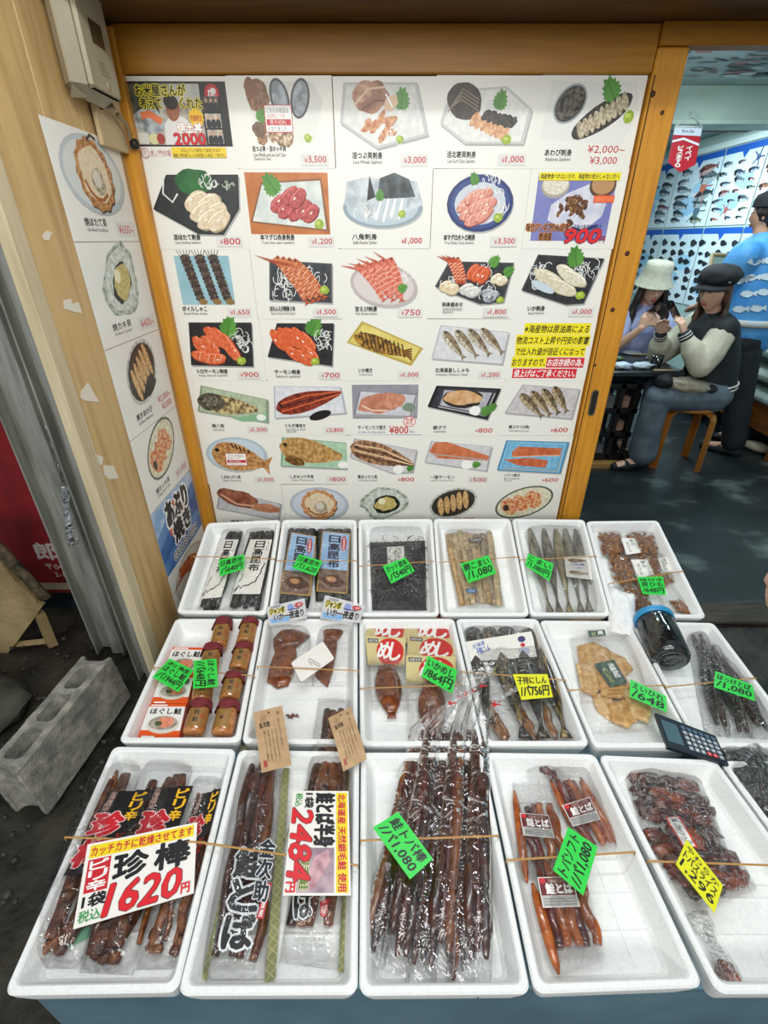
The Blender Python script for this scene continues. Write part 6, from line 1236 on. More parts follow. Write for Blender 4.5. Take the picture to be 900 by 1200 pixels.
# worn plywood crate
PLY = mat('worn plywood', '8a7550', 'b09a70', 7, rough=.75, bump=.4, c3='9c875f', bscale=40)
t = thing('wooden_crate', 'battered plywood crate with a slanted leg at the left edge', 'crate', (-1.6, 1.3, 0))
CY = 1.47
def cr(*p): return [aty(x, y, CY) for x, y in p]
def rag(P, k=5, r=.008):
    out = []
    for i, p in enumerate(P):
        q = P[(i + 1) % len(P)]
        for j in range(k): out.append(p.lerp(q, j / k) + V((R.uniform(-r, r), 0, R.uniform(-r, r))))
    return out
mb = MB(); mb.prism(rag(cr((-45, 612), (14, 676), (50, 712), (0, 776), (-60, 850))), (0, 1, 0), .022, PLY); mb.build('side_board', t)
P = cr((-45, 606), (14, 668), (51, 706)); ROT = mat('rotten board edge', '2c281f', '6a5c42', 30, rough=.9, bump=.8)
mb = MB(); mb.tube([p + V((0, .02, .0)) for p in rag(P[:], 4, .006)[:9]], .022, ROT, 7, .8, (0, 1, 0), jit=.3); mb.build('broken_edge', t)
for (q0, q1, dy) in (((42, 722), (62, 768), .02), ((-30, 740), (-30, 830), .06)):
    a0, a1 = cr(q0, q1); mb = MB(); mb.tube([a0 + V((0, dy, 0)), V((a1.x, a1.y + dy, 0))], .026, PLY, 4, .8, (0, 1, 0), smooth=False); mb.build('leg', t)
a0, a1 = cr((5, 762), (54, 757)); mb = MB(); mb.tube([a0 + V((0, .03, 0)), a1 + V((0, .03, 0))], .017, PLY, 4, .9, smooth=False); mb.build('stretcher', t)
# clear plastic folded against the rail
mb = MB(); PP = [atx(x, y, -1.10) for x, y in ((2, 300), (22, 300), (72, 640), (66, 640))]
mb.grid(lambda x, y: PP[3] * ((1 - x) * (1 - y)) + PP[2] * (x * (1 - y)) + PP[1] * (x * y) + PP[0] * ((1 - x) * y) + V((.05 + .03 * MN.noise(V((x * 6, y * 10, 0))), .0, 0)), 12, 40, film('hanging plastic', .9, 30, .10, gain=.7))
tag(mb.build('plastic_sheet'), 'folded clear plastic sheet hanging on the wide aluminium rail', 'plastic sheet')
# rubble: loose stones
RB = mat('rubble stone', '1d1b17', '44413a', 30, rough=.6, bump=.5); mb = MB()
for i in range(320):
    x, y = R.uniform(-1.9, -.72), R.uniform(.3, 1.6); r = R.uniform(.004, .013); mb.blob((x, y, r * .4), (r, r * R.uniform(.7, 1.2), r * .6), RB, (7, 5), .6, 4, seed=i)
tag(mb.build('rubble'), 'loose dark stones and grit on the wet ground', 'rubble', kind='stuff')
mb = MB(); mb.blob((-1.62, 1.12, .02), (.34, .2, .05), mat('grey slab', '38382f', '55544a', 12, rough=.8, bump=.4), (16, 10), .2, 3); tag(mb.build('stone_slab'), 'low grey stone lump on the ground below the crate', 'stone')
# ============================================================= inside the shop
FISHC = ['3f5560', '56707e', '7a8e98', '2f3f48', 'a8605a', 'c0705a', '6a7a5a', '4a5a78', '8a5a62']
def fposter(y0, y1, z0, z1, lab, cols, rows, dark=False, top=True):
    cs = [V((PX - .004, y1, z1)), V((PX - .004, y0, z1)), V((PX - .004, y0, z0)), V((PX - .004, y1, z0))]; W = (y1 - y0) * 10; H = (z1 - z0) * 10
    a = Art(cs, W, H, mat('fish poster', 'c3dbe6', 'd6e6ec', 2, rough=.35), .001, face=(-1, 0, 0))
    a.ell(W * .4, H * .3, W * .3, H * .14, ink('8cc2e8', 'b4d3e2', 1), 0, .3); a.ell(W * .7, H * .55, W * .22, H * .1, ink('9acbea', 'b4d3e2', 1), 0, .3)
    if top:
        a.rect(0, H - .55, W, H, BLUE); m_ = max(1, int(W / 5))
        for i in range(m_): x = W * (i + .5) / m_; a.poly([(x - .55, H - .5), (x + .55, H - .5), (x, H - 1.15)], BLUE)
    for j in range(rows):
        for i in range(cols):
            x = W * (i + .5) / cols + R.uniform(-.5, .5); y = (H - 1.2) * (j + .5) / rows + R.uniform(-.1, .1) + .2; l = W / cols * R.uniform(.24, .44); l = min(l, .62) if dark else l; w_ = l * (R.uniform(.6, .95) if dark else R.uniform(.3, .6))
            k = R.choice(['20282e', '2a3238', '3a444a']) if dark else R.choice(FISHC); s_ = R.uniform(-.12, .12) * l
            if not dark and R.random() < .15:
                for q in range(5): a.line([(x, y), (x + l * math.cos(q * 1.25), y + l * math.sin(q * 1.25))], .12, ink(k))
                a.ell(x, y, l * .35, l * .3, ink(k))
            else: fishp(a, x - l, y + s_, x + l, y - s_, w_ * 1.2, k, '1c2226', None if dark else 'c9d4d6')
    tag(a.build('fish_poster'), lab, 'poster', 'fish identification posters on the far wall')
ys = [4.55, 5.25, 5.9, 6.75, 7.8, 8.9]
NM = ['nearest upper fish poster, partly behind the standing man', 'upper fish poster with crabs right of the seam', 'upper fish poster right of the red pennant', 'upper fish poster directly under the red pennant', 'farthest upper fish poster beside the wooden stile']
NL = ['nearest lower fish poster behind the standing man', 'lower fish poster just left of the standing man', 'lower poster of black flatfish above the dark cap', 'lower fish poster right above the white bucket hat', 'farthest lower fish poster beside the wooden stile']
for i in range(5):
    fposter(ys[i] + .01, ys[i + 1] - .01, 1.62, 2.275, NM[i], 2 + (i % 2), 7); fposter(ys[i] + .01, ys[i + 1] - .01, .86, 1.60, NL[i], 4 if i in (1, 2, 3) else 3, 7, i in (1, 2, 3))
# photo sheet on the ceiling
a = Art([V((1.6, 4.15, 2.416)), V((4.0, 4.15, 2.416)), V((4.0, 3.0, 2.416)), V((1.6, 3.0, 2.416))], 24, 11.5, mat('ceiling print', 'bfd2d4', '9fb6ba', 2, rough=.5), .001, face=(0, 0, -1))
for i in range(330): a.ell(R.uniform(.5, 23.5), R.uniform(.5, 11), R.uniform(.25, .8), R.uniform(.1, .32), ink(R.choice(['2a3640', '7a4a5a', '5a6a72', 'a86a72', '3a4a4a', 'd8e4e4'])), R.uniform(-.4, .4), .3, seed=i, n=10)
tag(a.build('ceiling_poster'), 'fish print sheet stuck on the shop ceiling', 'poster')
mb = MB(); mb.box((3.0, 5.6, 2.40), (.8, .14, .06), mat('ceiling timber', '4a3a24', rough=.6), bev=.004); tag(mb.build('ceiling_fixture'), 'dark brown fixture on the ceiling beyond the pale beam', 'ceiling fixture')
# red pennant on its string
PY = 4.262
def pp(x, y): return aty(x, y, PY)
t = thing('pennant', 'red and white pennant with white lettering hanging from the beam', 'pennant', pp(800, 205))
Q = [pp(791, 148), pp(823, 149), pp(815, 193), pp(783, 190)]
a = Art(Q, 10, 13, mat('pennant white', 'd3dde8', rough=.4), .002, face=(0, -1, 0)); PR = ink('b81c2c')
a.rect(0, 0, 10, 10, PR); a.poly([(0, 0), (10, 0), (5, -3.4)], PR); a.poly([(0, 7.2), (4, 8.4), (10, 6.6), (10, 7.4), (4, 9.2), (0, 8)], ink('e6e9f2')); a.text('Bon,Ba', 3, 10.8, 7.4, 12, ink('4a5a6a'), .02)
a.vtext('イペイ', 5.6, 1.2, 7.8, 6.6, WHT, .04); a.vtext('ビスます。', 2.6, -1.6, 4.6, 6.4, WHT, .04); a.build('cloth', t)
mb = MB(); mb.tube([Q[0], pp(812, 135), Q[1]], .004, mat('string', 'c9cfcc', rough=.6), 6); mb.tube([pp(812, 135), pp(812, 131), V((pp(812, 131).x, 4.32, pp(812, 131).z))], .004, mat('string', 'c9cfcc', rough=.6), 6); mb.tube([Q[0], Q[1]], .006, mat('string', 'c9cfcc', rough=.6), 6); mb.build('hanging_string', t)
# table
TB = mat('dark tabletop', '23282a', '30363a', 4, rough=.25)
t = thing('dining_table', 'dark square dining table between the two seated women', 'table', (1.6, 3.55, 0))
mb = MB(); mb.box((1.50, 3.60, .70), (1.10, .62, .04), TB, bev=.008); mb.build('table_top', t)
for (x, y) in ((1.02, 3.66), (1.92, 3.70), (1.02, 3.84), (1.92, 3.84)): mb = MB(); mb.box((x, y, .34), (.06, .06, .68), TB, bev=.004); mb.build('leg', t)
# black lattice crate rack under the table front
BK = mat('black plastic', '0f1112', rough=.45)
t = thing('storage_rack', 'black openwork rack of small packages on a plank under the table', 'rack', (1.47, 3.43, 0))
mb = MB()
for x in [1.14 + .11 * i for i in range(7)]: mb.box((x, 3.37, .34), (.03, .02, .56), BK); mb.box((x, 3.53, .34), (.02, .02, .56), BK)
for z in (.06, .24, .42, .60): mb.box((1.47, 3.37, z), (.72, .02, .035), BK); mb.box((1.47, 3.45, z - .012), (.72, .18, .012), BK)
mb.build('lattice', t)
mb = MB(); mb.box((1.48, 3.42, .018), (.78, .26, .036), mat('rack plank', '8a6a3a', 'a07c46', 6, rough=.6)); mb.build('plank', t)
for j, z in enumerate((.062, .242, .422)):
    for i in range(6):
        if R.random() < .85:
            mb = MB(); mb.box((1.195 + .11 * i, 3.44, z + .05), (.07, .08, R.uniform(.06, .10)), mat('package', *R.choice([('8a6a58', 'a88a76'), ('5a5e60', '7a7e80'), ('3a3e40', '55595a')]), 20, rough=.5), bev=.006)
            tag(mb.build('small_package'), 'small package in %s of the black rack' % [['the lowest shelf, %s', 'the middle shelf, %s', 'the top shelf, %s'][j] % (['left end', 'second from left', 'third from left', 'third from right', 'second from right', 'right end'][i])][0], 'package', 'packages in the black rack')
# bent plywood stool
SW = mat('bent plywood', '9a5e22', 'b87a34', 8, rough=.3, stretch=(1, 1, .3)); sx, sy = 2.21, 3.42
t = thing('stool', 'round-topped bentwood stool with four L-shaped legs under the woman in the cap', 'stool', (sx, sy, 0))
mb = MB(); mb.lathe((sx, sy, .435), (0, 0, 1), [(.17, 0), (.185, .004), (.187, .022), (.18, .03), (.001, .03)], SW, 28); mb.build('seat', t)
for k in range(4):
    q = .55 + k * math.pi / 2; d = V((math.cos(q), math.sin(q), 0)); c_ = V((sx, sy, 0)); mb = MB()
    P = [c_ + d * .08 + V((0, 0, .428)), c_ + d * .16 + V((0, 0, .428)), c_ + d * .195 + V((0, 0, .415)), c_ + d * .208 + V((0, 0, .385)), c_ + d * .212 + V((0, 0, .2)), c_ + d * .215]
    vs = []; fs = []; sd = d.cross(V((0, 0, 1)))
    for i, p in enumerate(P):
        tn = (P[min(i + 1, 5)] - P[max(i - 1, 0)]).normalized(); nn = tn.cross(sd).normalized()
        for (a_, b_) in ((-1, -1), (1, -1), (1, 1), (-1, 1)): vs.append(p + sd * (.026 * a_) + nn * (.009 * b_))
    for i in range(5):
        for j in range(4): fs.append([i * 4 + j, i * 4 + (j + 1) % 4, i * 4 + 4 + (j + 1) % 4, i * 4 + 4 + j])
    fs += [[0, 1, 2, 3], [20, 21, 22, 23]]; mb.add(vs, fs, SW); mb.build('leg', t)
# things on the table
def attab(x, y): return atz(x, y, .72)
p = attab(768, 431); t = thing('glass_cup', 'clear glass tumbler on the dark table', 'glass', p); mb = MB(); mb.lathe(p, (0, 0, 1), [(.03, 0), (.034, .04), (.037, .085), (.034, .085), (.030, .01), (.001, .01)], film('tumbler glass', .02, 5, .12, 'd8e6ee', gain=.8), 20, cap=False); mb.build('glass_body', t); mb = MB(); mb.lathe(p, (0, 0, 1), [(.001, .012), (.029, .012), (.032, .05), (.001, .05)], mat('dark drink', '26323c', rough=.1), 18); mb.build('drink', t)
NAP = mat('paper napkin', 'c9d6e2', 'b4c2d0', 20, rough=.7)
for (x, y, r, lb) in ((727, 432, .07, 'folded pale napkin packet at the near table edge beside the stile'), (752, 432, .075, 'crumpled white napkin beside the glass tumbler')):
    p = attab(x, y); mb = MB(); mb.blob(p + V((0, 0, .022)), (r, .05, .022), NAP, (14, 8), .7, 6, seed=x); tag(mb.build('paper_napkin'), lb, 'napkin')
p = attab(716, 424); t = thing('food_dish', 'dish with green leaves on the table beside the stile', 'dish', p); mb = MB(); mb.lathe(p, (0, 0, 1), [(.04, 0), (.06, .008), (.09, .03), (.085, .03), (.05, .012), (.001, .01)], mat('dark dish', '1c2226', rough=.2), 22, cap=False); mb.build('plate', t); mb = MB(); [mb.blob(p + V((R.uniform(-.05, .05), R.uniform(-.04, .04), .03)), (.035, .02, .012), mat('green garnish', '2f5a2a', '4f7a3a', 40, rough=.5), (8, 6), .4, seed=i) for i in range(5)]; mb.build('greens', t)
p = attab(740, 415); mb = MB(); mb.lathe(p, (0, 0, 1), [(.03, 0), (.07, .012), (.066, .014), (.001, .006)], mat('pale dish', 'b4bfc0', rough=.2), 20, cap=False); tag(mb.build('small_plate'), 'small pale plate at the far side of the dark table', 'plate')
p = attab(770, 421); mb = MB(); mb.lathe(p, (0, 0, 1), [(.05, 0), (.08, .006), (.078, .008), (.001, .004)], mat('pale dish', 'b4bfc0', rough=.2), 20, cap=False); tag(mb.build('small_plate'), 'flat pale plate behind the glass tumbler', 'plate')
for (x0, y0, x1, y1, lb) in ((740, 417, 792, 418, 'pair of pale chopsticks laid behind the glass tumbler'), (766, 436, 792, 436, 'pale chopsticks at the near table edge'), (716, 410, 735, 409, 'chopsticks at the far left of the dark table')):
    mb = MB(); A_ = attab(x0, y0) + V((0, 0, .012)); B_2 = attab(x1, y1) + V((0, 0, .012)); mb.tube([A_, B_2], [.004, .003], mat('chopstick', 'b39a70', rough=.5), 6); mb.tube([A_ + V((0, .012, 0)), B_2 + V((0, .008, 0))], [.004, .003], mat('chopstick', 'b39a70', rough=.5), 6); tag(mb.build('chopsticks'), lb, 'chopsticks')
p = attab(742, 410); mb = MB(); mb.lathe(p, (0, 0, 1), [(.025, 0), (.03, .03), (.036, .06), (.033, .06), (.02, .01), (.001, .008)], mat('pale cup', '9fb4ac', rough=.25), 18, cap=False); tag(mb.build('tea_cup'), 'pale green cup in front of the woman in the bucket hat', 'cup')
# bench with cushions at the right edge
t = thing('wooden_bench', 'wooden bench with pale covers at the right frame edge', 'bench', (3.35, 3.9, 0))
BW = mat('bench wood', '6a3f18', '86521f', 5, rough=.5, stretch=(6, .8, 6)); mb = MB(); mb.box((3.15, 4.1, .28), (.42, 1.5, .20), BW, bev=.01); mb.build('seat_box', t)
for y in (3.42, 4.78): mb = MB(); mb.box((3.15, y, .09), (.38, .06, .18), BW, bev=.005); mb.build('leg', t)
for i, (z, x) in enumerate(((.42, 3.14), (.56, 3.17), (.72, 3.2))):
    mb = MB(); mb.box((x, 4.08, z), (.46 - .04 * i, 1.4, .07), mat('pale bench cover', '8fa39c', 'b4c4bc', 9, rough=.7, bump=.3), bev=.025); tag(mb.build('seat_cushion'), ['lowest pale cushion on the wooden bench', 'middle pale cushion of the bench stack', 'topmost pale cushion of the bench stack'][i], 'cushion', 'pale cushions stacked on the bench')
# folded easel-like board behind the cap
t = thing('folding_board', 'pale board with a tan edge standing behind the woman in the cap', 'board', (2.95, 5.0, 0)); Q = [aty(835, 298, 5.0), aty(862, 300, 5.0), aty(858, 400, 5.0), aty(818, 400, 5.0)]
a = Art(Q, 10, 20, mat('pale board', 'a9bdb8', rough=.6), .02, face=(0, -1, 0)); a.build('panel', t); mb = MB(); mb.tube([Q[0], Q[3]], .018, mat('tan edge', '8a7a58', rough=.6), 6); mb.tube([Q[0], Q[1]], .018, mat('tan edge', '8a7a58', rough=.6), 6); mb.build('edge_strip', t)
for x in (Q[3].x + .03, Q[2].x - .03): mb = MB(); mb.tube([V((x, 5.01, Q[3].z)), V((x, 5.03, 0))], .015, mat('tan edge', '8a7a58', rough=.6), 6); mb.build('leg', t)
# bag held on the lap
# ============================================================= people
def skinm(c): return mat('skin', c, rough=.5)
def evalmesh(o):
    bpy.context.view_layer.update(); return bpy.data.meshes.new_from_object(o.evaluated_get(bpy.context.evaluated_depsgraph_get()))
def fuse(mb, name, parent, vox, sm=6, mt=None):
    o = mb.build(name, parent); m = o.modifiers.new('r', 'REMESH'); m.mode = 'VOXEL'; m.voxel_size = vox; m.use_smooth_shade = True
    s = o.modifiers.new('s', 'SMOOTH'); s.iterations = sm; s.factor = .5
    me = evalmesh(o); o.modifiers.clear(); old = o.data; o.data = me
    if mt: me.materials.clear(); me.materials.append(mt)
    return o
def limb(mb, P, rd, mt, n=12, flat=1, up=(0, 0, 1)):
    P = [V(p) for p in P]; Q = []; rr = []
    for i in range(len(P) - 1):
        for k in range(6): t = k / 6; Q.append(P[i].lerp(P[i + 1], t)); rr.append(rd[i] + (rd[i + 1] - rd[i]) * t)
    Q.append(P[-1]); rr.append(rd[-1]); mb.tube(Q, rr, mt, n, flat, up)
    for p, r in zip(P, rd): mb.blob(p, (r, r, r), mt, (10, 8), 0)
def head(mb, C, f, u, mt, k=1.0):
    f = V(f).normalized(); u = (V(u) - f * V(u).dot(f)).normalized(); s = u.cross(f)
    vs = []; fs = []; nu, nv = 32, 24
    for i in range(nv + 1):
        th = math.pi * i / nv
        for j in range(nu):
            ph = 2 * math.pi * j / nu; z = math.cos(th); x = math.sin(th) * math.cos(ph); y = math.sin(th) * math.sin(ph)
            wx, wy, wz = .094, .073, .113
            if z < 0: wy *= 1 - .30 * (-z) ** 1.3; wx *= 1 - .12 * -z
            X = x * wx; Y = y * wy; Z = z * wz
            if x > 0:
                g = math.exp(-(Y / .011) ** 2); X += .021 * g * math.exp(-((Z + .026) / .018) ** 2) + .010 * g * math.exp(-((Z - .0) / .022) ** 2)
                X -= .009 * (math.exp(-((Y - .031) / .015) ** 2) + math.exp(-((Y + .031) / .015) ** 2)) * math.exp(-((Z - .012) / .012) ** 2)
                X += .006 * math.exp(-(Y / .02) ** 2) * math.exp(-((Z + .062) / .010) ** 2) + .010 * math.exp(-(Y / .02) ** 2) * math.exp(-((Z + .098) / .018) ** 2)
            vs.append(V(C) + (f * X + s * Y + u * Z) * k)
    for i in range(nv):
        for j in range(nu): a = i * nu + j; b = i * nu + (j + 1) % nu; fs.append([a, a + nu, b + nu, b])
    mb.add(vs, fs, mt, True)
    for q in (1, -1): mb.blob(V(C) + (s * q * .074 + f * -.012 - u * .01) * k, (.012 * k, .012 * k, .026 * k), mt, (8, 8), 0)
    return f, s, u
def face(par, C, f, s, u, k=1.0, eyes='down', lip='a8474a'):
    DK = mat('lash', '1a1210', rough=.5)
    def at(y, z, ex=0):
        x = .094 * math.sqrt(max(0, 1 - (y / .073) ** 2 - (z / .113) ** 2)); return V(C) + (f * (x + ex) + s * y + u * z) * k
    for q in (1, -1):
        mb = MB(); mb.blob(at(q * .031, .012, -.006), (.011 * k, .011 * k, .007 * k), mat('eye white', 'd8d0c8', rough=.2), (10, 8), 0); mb.tube([at(q * (.031 + d), .013 + .005 * (1 - (d / .014) ** 2), -.0005) for d in (-.014, -.007, 0, .007, .014)], .0022 * k, DK, 6); mb.blob(at(q * .031, .009, .002), (.005 * k,) * 3, DK, (8, 6), 0); mb.build('eye', par)
        mb = MB(); mb.tube([at(q * (.032 + d), .034 + .004 * (1 - (d / .018) ** 2), .001) for d in (-.018, -.009, 0, .009, .018)], .0024 * k, mat('brow', '3a281e', rough=.7), 6, .6); mb.build('eyebrow', par)
    mb = MB(); L = mat('lips', lip, rough=.4)
    for (z, r) in ((-.058, .0045), (-.066, .005)): mb.tube([at(d, z + (.002 if abs(d) < .01 else 0), .006 * math.exp(-(d / .02) ** 2) + .001) for d in (-.02, -.012, -.004, .004, .012, .02)], [.001, r * .8 * k, r * k, r * k, r * .8 * k, .001], L, 6)
    mb.build('lips', par)
def hand(mb, W, d, nrm, mt, curl=.9, flip=1, k=1.0):
    """palm from wrist W along d, palm facing nrm; fingers curl towards nrm"""
    d = V(d).normalized(); nrm = (V(nrm) - d * V(nrm).dot(d)).normalized(); s = d.cross(nrm) * flip; W = V(W)
    P = [W, W + d * .03 * k, W + d * .075 * k]; mb.tube(P, [.026 * k, .037 * k, .040 * k], mt, 12, .42, nrm); mb.blob(W + d * .07 * k, (.02 * k, .02 * k, .014 * k), mt, (8, 6), 0)
    for i, (o, l) in enumerate(((.030, .066), (.010, .075), (-.010, .070), (-.029, .055))):
        b = W + d * (.072 - .004 * abs(i - 1)) * k + s * o * k; p = [b - d * .02 * k, b]; dd = d.copy()
        for q in range(3): a = curl * (.55 + .25 * q) * (1 + .08 * i); dd = (Matrix.Rotation(a * .75, 3, d.cross(nrm)) @ dd).normalized() if q == 0 else (Matrix.Rotation(a * .6, 3, d.cross(nrm)) @ dd).normalized(); p.append(p[-1] + dd * l * k * (.45, .32, .23)[q])
        mb.tube(p, [.0095 * k, .0098 * k, .0088 * k, .008 * k, .0055 * k], mt, 8)
    b = W + d * .02 * k + s * .028 * k; mb.tube([b - s * .01 * k, b + s * .018 * k + d * .018 * k + nrm * .008 * k, b + s * .022 * k + d * .042 * k + nrm * .02 * k, b + s * .016 * k + d * .060 * k + nrm * .03 * k], [.012 * k, .012 * k, .010 * k, .006 * k], mt, 8)
SK1 = skinm('d0a48c'); SK2 = skinm('d6ac94'); SK3 = skinm('b98a6c')
PHN = mat('phone', '14161a', rough=.2)
# ---- woman in the black cap, seated in profile
C = V((2.12, 3.37, 1.205)); F = V((-.88, -.47, -.10)); t = thing('person', 'person in black cap and varsity jacket with cream sleeves, seated and holding a phone', 'person', (2.21, 3.42, 0))
hip = V((2.31, 3.42, .555)); Ls, Le, Lw = V((2.20, 3.27, .985)), V((2.085, 3.215, .775)), V((1.945, 3.265, .965)); Rs, Re, Rw = V((2.18, 3.56, .985)), V((1.98, 3.56, .775)), V((1.89, 3.44, .935))
kL, aL = V((1.87, 3.27, .55)), V((1.88, 3.29, .10)); kR, aR = V((2.0, 3.50, .55)), V((2.06, 3.54, .10)); hL, hR = V((2.30, 3.33, .545)), V((2.30, 3.51, .545))
mb = MB(); f, s, u = head(mb, C, F, (0, 0, 1), SK2)
limb(mb, [C - f * .02 - u * .05, V((2.19, 3.41, 1.05)), V((2.21, 3.415, .95))], [.046, .05, .08], SK2)
limb(mb, [V((2.22, 3.415, .95)), V((2.29, 3.42, .75)), hip], [.11, .10, .13], SK2, 14)
limb(mb, [Ls, Le, Lw], [.045, .036, .024], SK2); limb(mb, [Rs, Re, Rw], [.045, .036, .024], SK2)
limb(mb, [hL, kL, aL, aL + V((-.02, 0, -.05)), aL + V((-.14, -.02, -.07))], [.085, .055, .035, .04, .03], SK2); limb(mb, [hR, kR, aR, aR + V((-.02, 0, -.05)), aR + V((-.14, 0, -.07))], [.085, .055, .035, .04, .03], SK2)
ph2 = V((1.835, 3.335, 1.10)); hand(mb, Lw, V((-.35, .22, .9)), V((-.6, .75, .1)), SK2, .75, -1); hand(mb, Rw, V((-.25, -.3, .9)), V((-.55, -.8, .1)), SK2, .75, 1)
fuse(mb, 'body', t, .0055, 2, SK2)
face(t, C, f, s, u)
BLKJ = mat('black jacket', '0d1116', '141a20', 20, rough=.7); CRM = mat('cream sleeve', 'b9b5a0', 'cac6b2', 14, rough=.6); STR = mat('white stripe', 'd4d4ce', rough=.6)
mb = MB(); limb(mb, [V((2.19, 3.41, 1.045)), V((2.22, 3.415, .93)), V((2.29, 3.42, .75)), V((2.31, 3.42, .60))], [.075, .165, .165, .175], BLKJ, 18); limb(mb, [Ls + V((.02, .05, .02)), Ls], [.08, .09], BLKJ); limb(mb, [Rs + V((.02, -.05, .02)), Rs], [.08, .08], BLKJ); fuse(mb, 'jacket', t, .011, 6, BLKJ)
for (a_, b_, c_) in ((Ls, Le, Lw), (Rs, Re, Rw)):
    mb = MB(); limb(mb, [a_, a_.lerp(b_, .6) + V((0, 0, -.01)), b_, b_.lerp(c_, .5), b_.lerp(c_, .86)], [.082, .088, .078, .07, .042], CRM); fuse(mb, 'sleeve', t, .010, 5, CRM)
    d = (c_ - b_).normalized(); mb = MB(); q0 = b_.lerp(c_, .84); mb.tube([q0 + d * x for x in (0, .012, .045, .055)], [.041, .043, .038, .034], BLKJ, 14); mb.build('cuff', t)
    for x in (.016, .034): m2 = MB(); m2.tube([q0 + d * x, q0 + d * (x + .007)], .0442 - x * .1, STR, 14); m2.build('cuff_stripe', t)
mb = MB()
for z in (.585, .612):
    mb.tube([V((2.31 + .178 * math.cos(q), 3.42 + .178 * math.sin(q), z + .02 * math.cos(q))) for q in [2 * math.pi * k / 28 for k in range(29)]], .006, STR, 6)
mb.build('hem_stripes', t)
DEN = mat('blue-grey trousers', '4c5b68', '64747f', 9, rough=.75)
mb = MB(); limb(mb, [hip, hL, kL + V((.02, 0, 0)), kL.lerp(aL, .5) + V((.02, 0, 0)), aL + V((.03, 0, .03))], [.155, .125, .088, .09, .10], DEN); limb(mb, [hip, hR, kR, kR.lerp(aR, .5), aR + V((0, 0, .03))], [.155, .125, .088, .09, .10], DEN); mb.blob(V((2.36, 3.42, .54)), (.12, .17, .12), DEN, (14, 10), 0); fuse(mb, 'trousers', t, .011, 6, DEN)
for a_ in (aL, aR): mb = MB(); limb(mb, [a_ + V((.02, 0, -.055)), a_ + V((-.08, -.01, -.07)), a_ + V((-.16, -.02, -.075))], [.042, .045, .03], BLKJ, flat=.7); mb.build('shoe', t)
HAIR = mat('brown hair', '2c1c14', '5a3c28', 60, rough=.45, stretch=(1, 1, .15)); HAIRD = mat('dark hair', '14100e', '2c2018', 60, rough=.45, stretch=(1, 1, .15))
mb = MB(); mb.blob(C + (u * .03 - f * .025), (.088, .088, .10), HAIR, (18, 14), .05)
for i in range(22):
    q = -1.5 + 3.0 * i / 21; b = C - f * (.085 * math.cos(q)) + s * (.082 * math.sin(q)) + u * .03; l = .33 + .05 * math.sin(i * 2.1)
    mb.tube([b, b - u * .08 - f * .005, b - u * .16 - f * .01 * 1 + s * .006 * math.sin(q), b - u * l + f * (.03 if abs(q) > 1.3 else .0)], [.018, .020, .018, .007], HAIR, 7)
fuse(mb, 'hair', t, .006, 1, HAIR)
CAPM = mat('black cap', '0c0f14', '171b22', 40, rough=.8); mb = MB()
Mx = Matrix((f, s, u)).transposed(); mb.blob(C + u * .090 - f * .022, (.128, .118, .072), CAPM, (24, 14), .10, 4, Mx); mb.lathe(C + u * .050 - f * .008, u, [(.097, 0), (.100, .02), (.098, .03)], CAPM, 24, cap=False)
vs = []; fs = []
for k, (r0, h) in enumerate(((.08, .056), (.115, .050), (.150, .036), (.148, .030), (.112, .044), (.08, .050))):
    for j in range(15): q = -1.15 + 2.3 * j / 14; vs.append(C + f * (r0 * math.cos(q) * (1 if k in (0, 5) else 1.0)) + s * (min(r0, .112) * math.sin(q)) + u * (h - .012 * abs(math.sin(q))))
for k in range(5):
    for j in range(14): a_ = k * 15 + j; fs.append([a_, a_ + 1, a_ + 16, a_ + 15])
mb.add(vs, fs, CAPM, True); mb.build('cap', t)
mb = MB(); q_ = C + u * .068 + f * .055 - s * -.085; mb.blob(C + u * .066 + f * .03 + s * .098, (.016, .006, .005), mat('silver pin', 'c9c6bc', rough=.2, metal=.9), (8, 6), 0, M=Mx); mb.build('cap_pin', t)
def phone(c_, d, nrm, lab):
    d = V(d).normalized(); nrm = (V(nrm) - d * V(nrm).dot(d)).normalized(); s_ = d.cross(nrm); mb = MB(); mb.box(c_, (.072, .008, .145), PHN, Matrix((s_, nrm, d)).transposed(), bev=.003); mb.lathe(V(c_) + d * .05 + s_ * .018 + nrm * .004, nrm, [(.008, 0), (.008, .0015)], mat('lens', '3a3e46', rough=.1), 10); tag(mb.build('smartphone'), lab, 'phone')
phone(V((1.865, 3.33, 1.105)), (-.62, -.1, .7), (-.7, -.2, -.6), 'dark phone held by the person in the black cap')
# handbag on her lap
mb = MB(); BAGM = mat('pale cloth bag', '8f8a78', 'b0aa96', 16, rough=.7); mb.blob(V((2.06, 3.27, .635)), (.17, .09, .05), BAGM, (18, 12), .35, 4, Matrix.Rotation(.12, 3, 'Y')); t2 = thing('cloth_bag', 'pale cloth bag with black ends resting on the lap of the person in the cap', 'bag', (2.06, 3.27, .58)); mb.build('bag_body', t2)
mb = MB(); mb.blob(V((1.90, 3.26, .66)), (.06, .07, .045), BLKJ, (12, 8), .4); mb.build('bag_flap', t2); mb = MB(); mb.blob(V((2.22, 3.25, .61)), (.05, .05, .03), BLKJ, (10, 8), .3); mb.build('bag_clasp', t2)
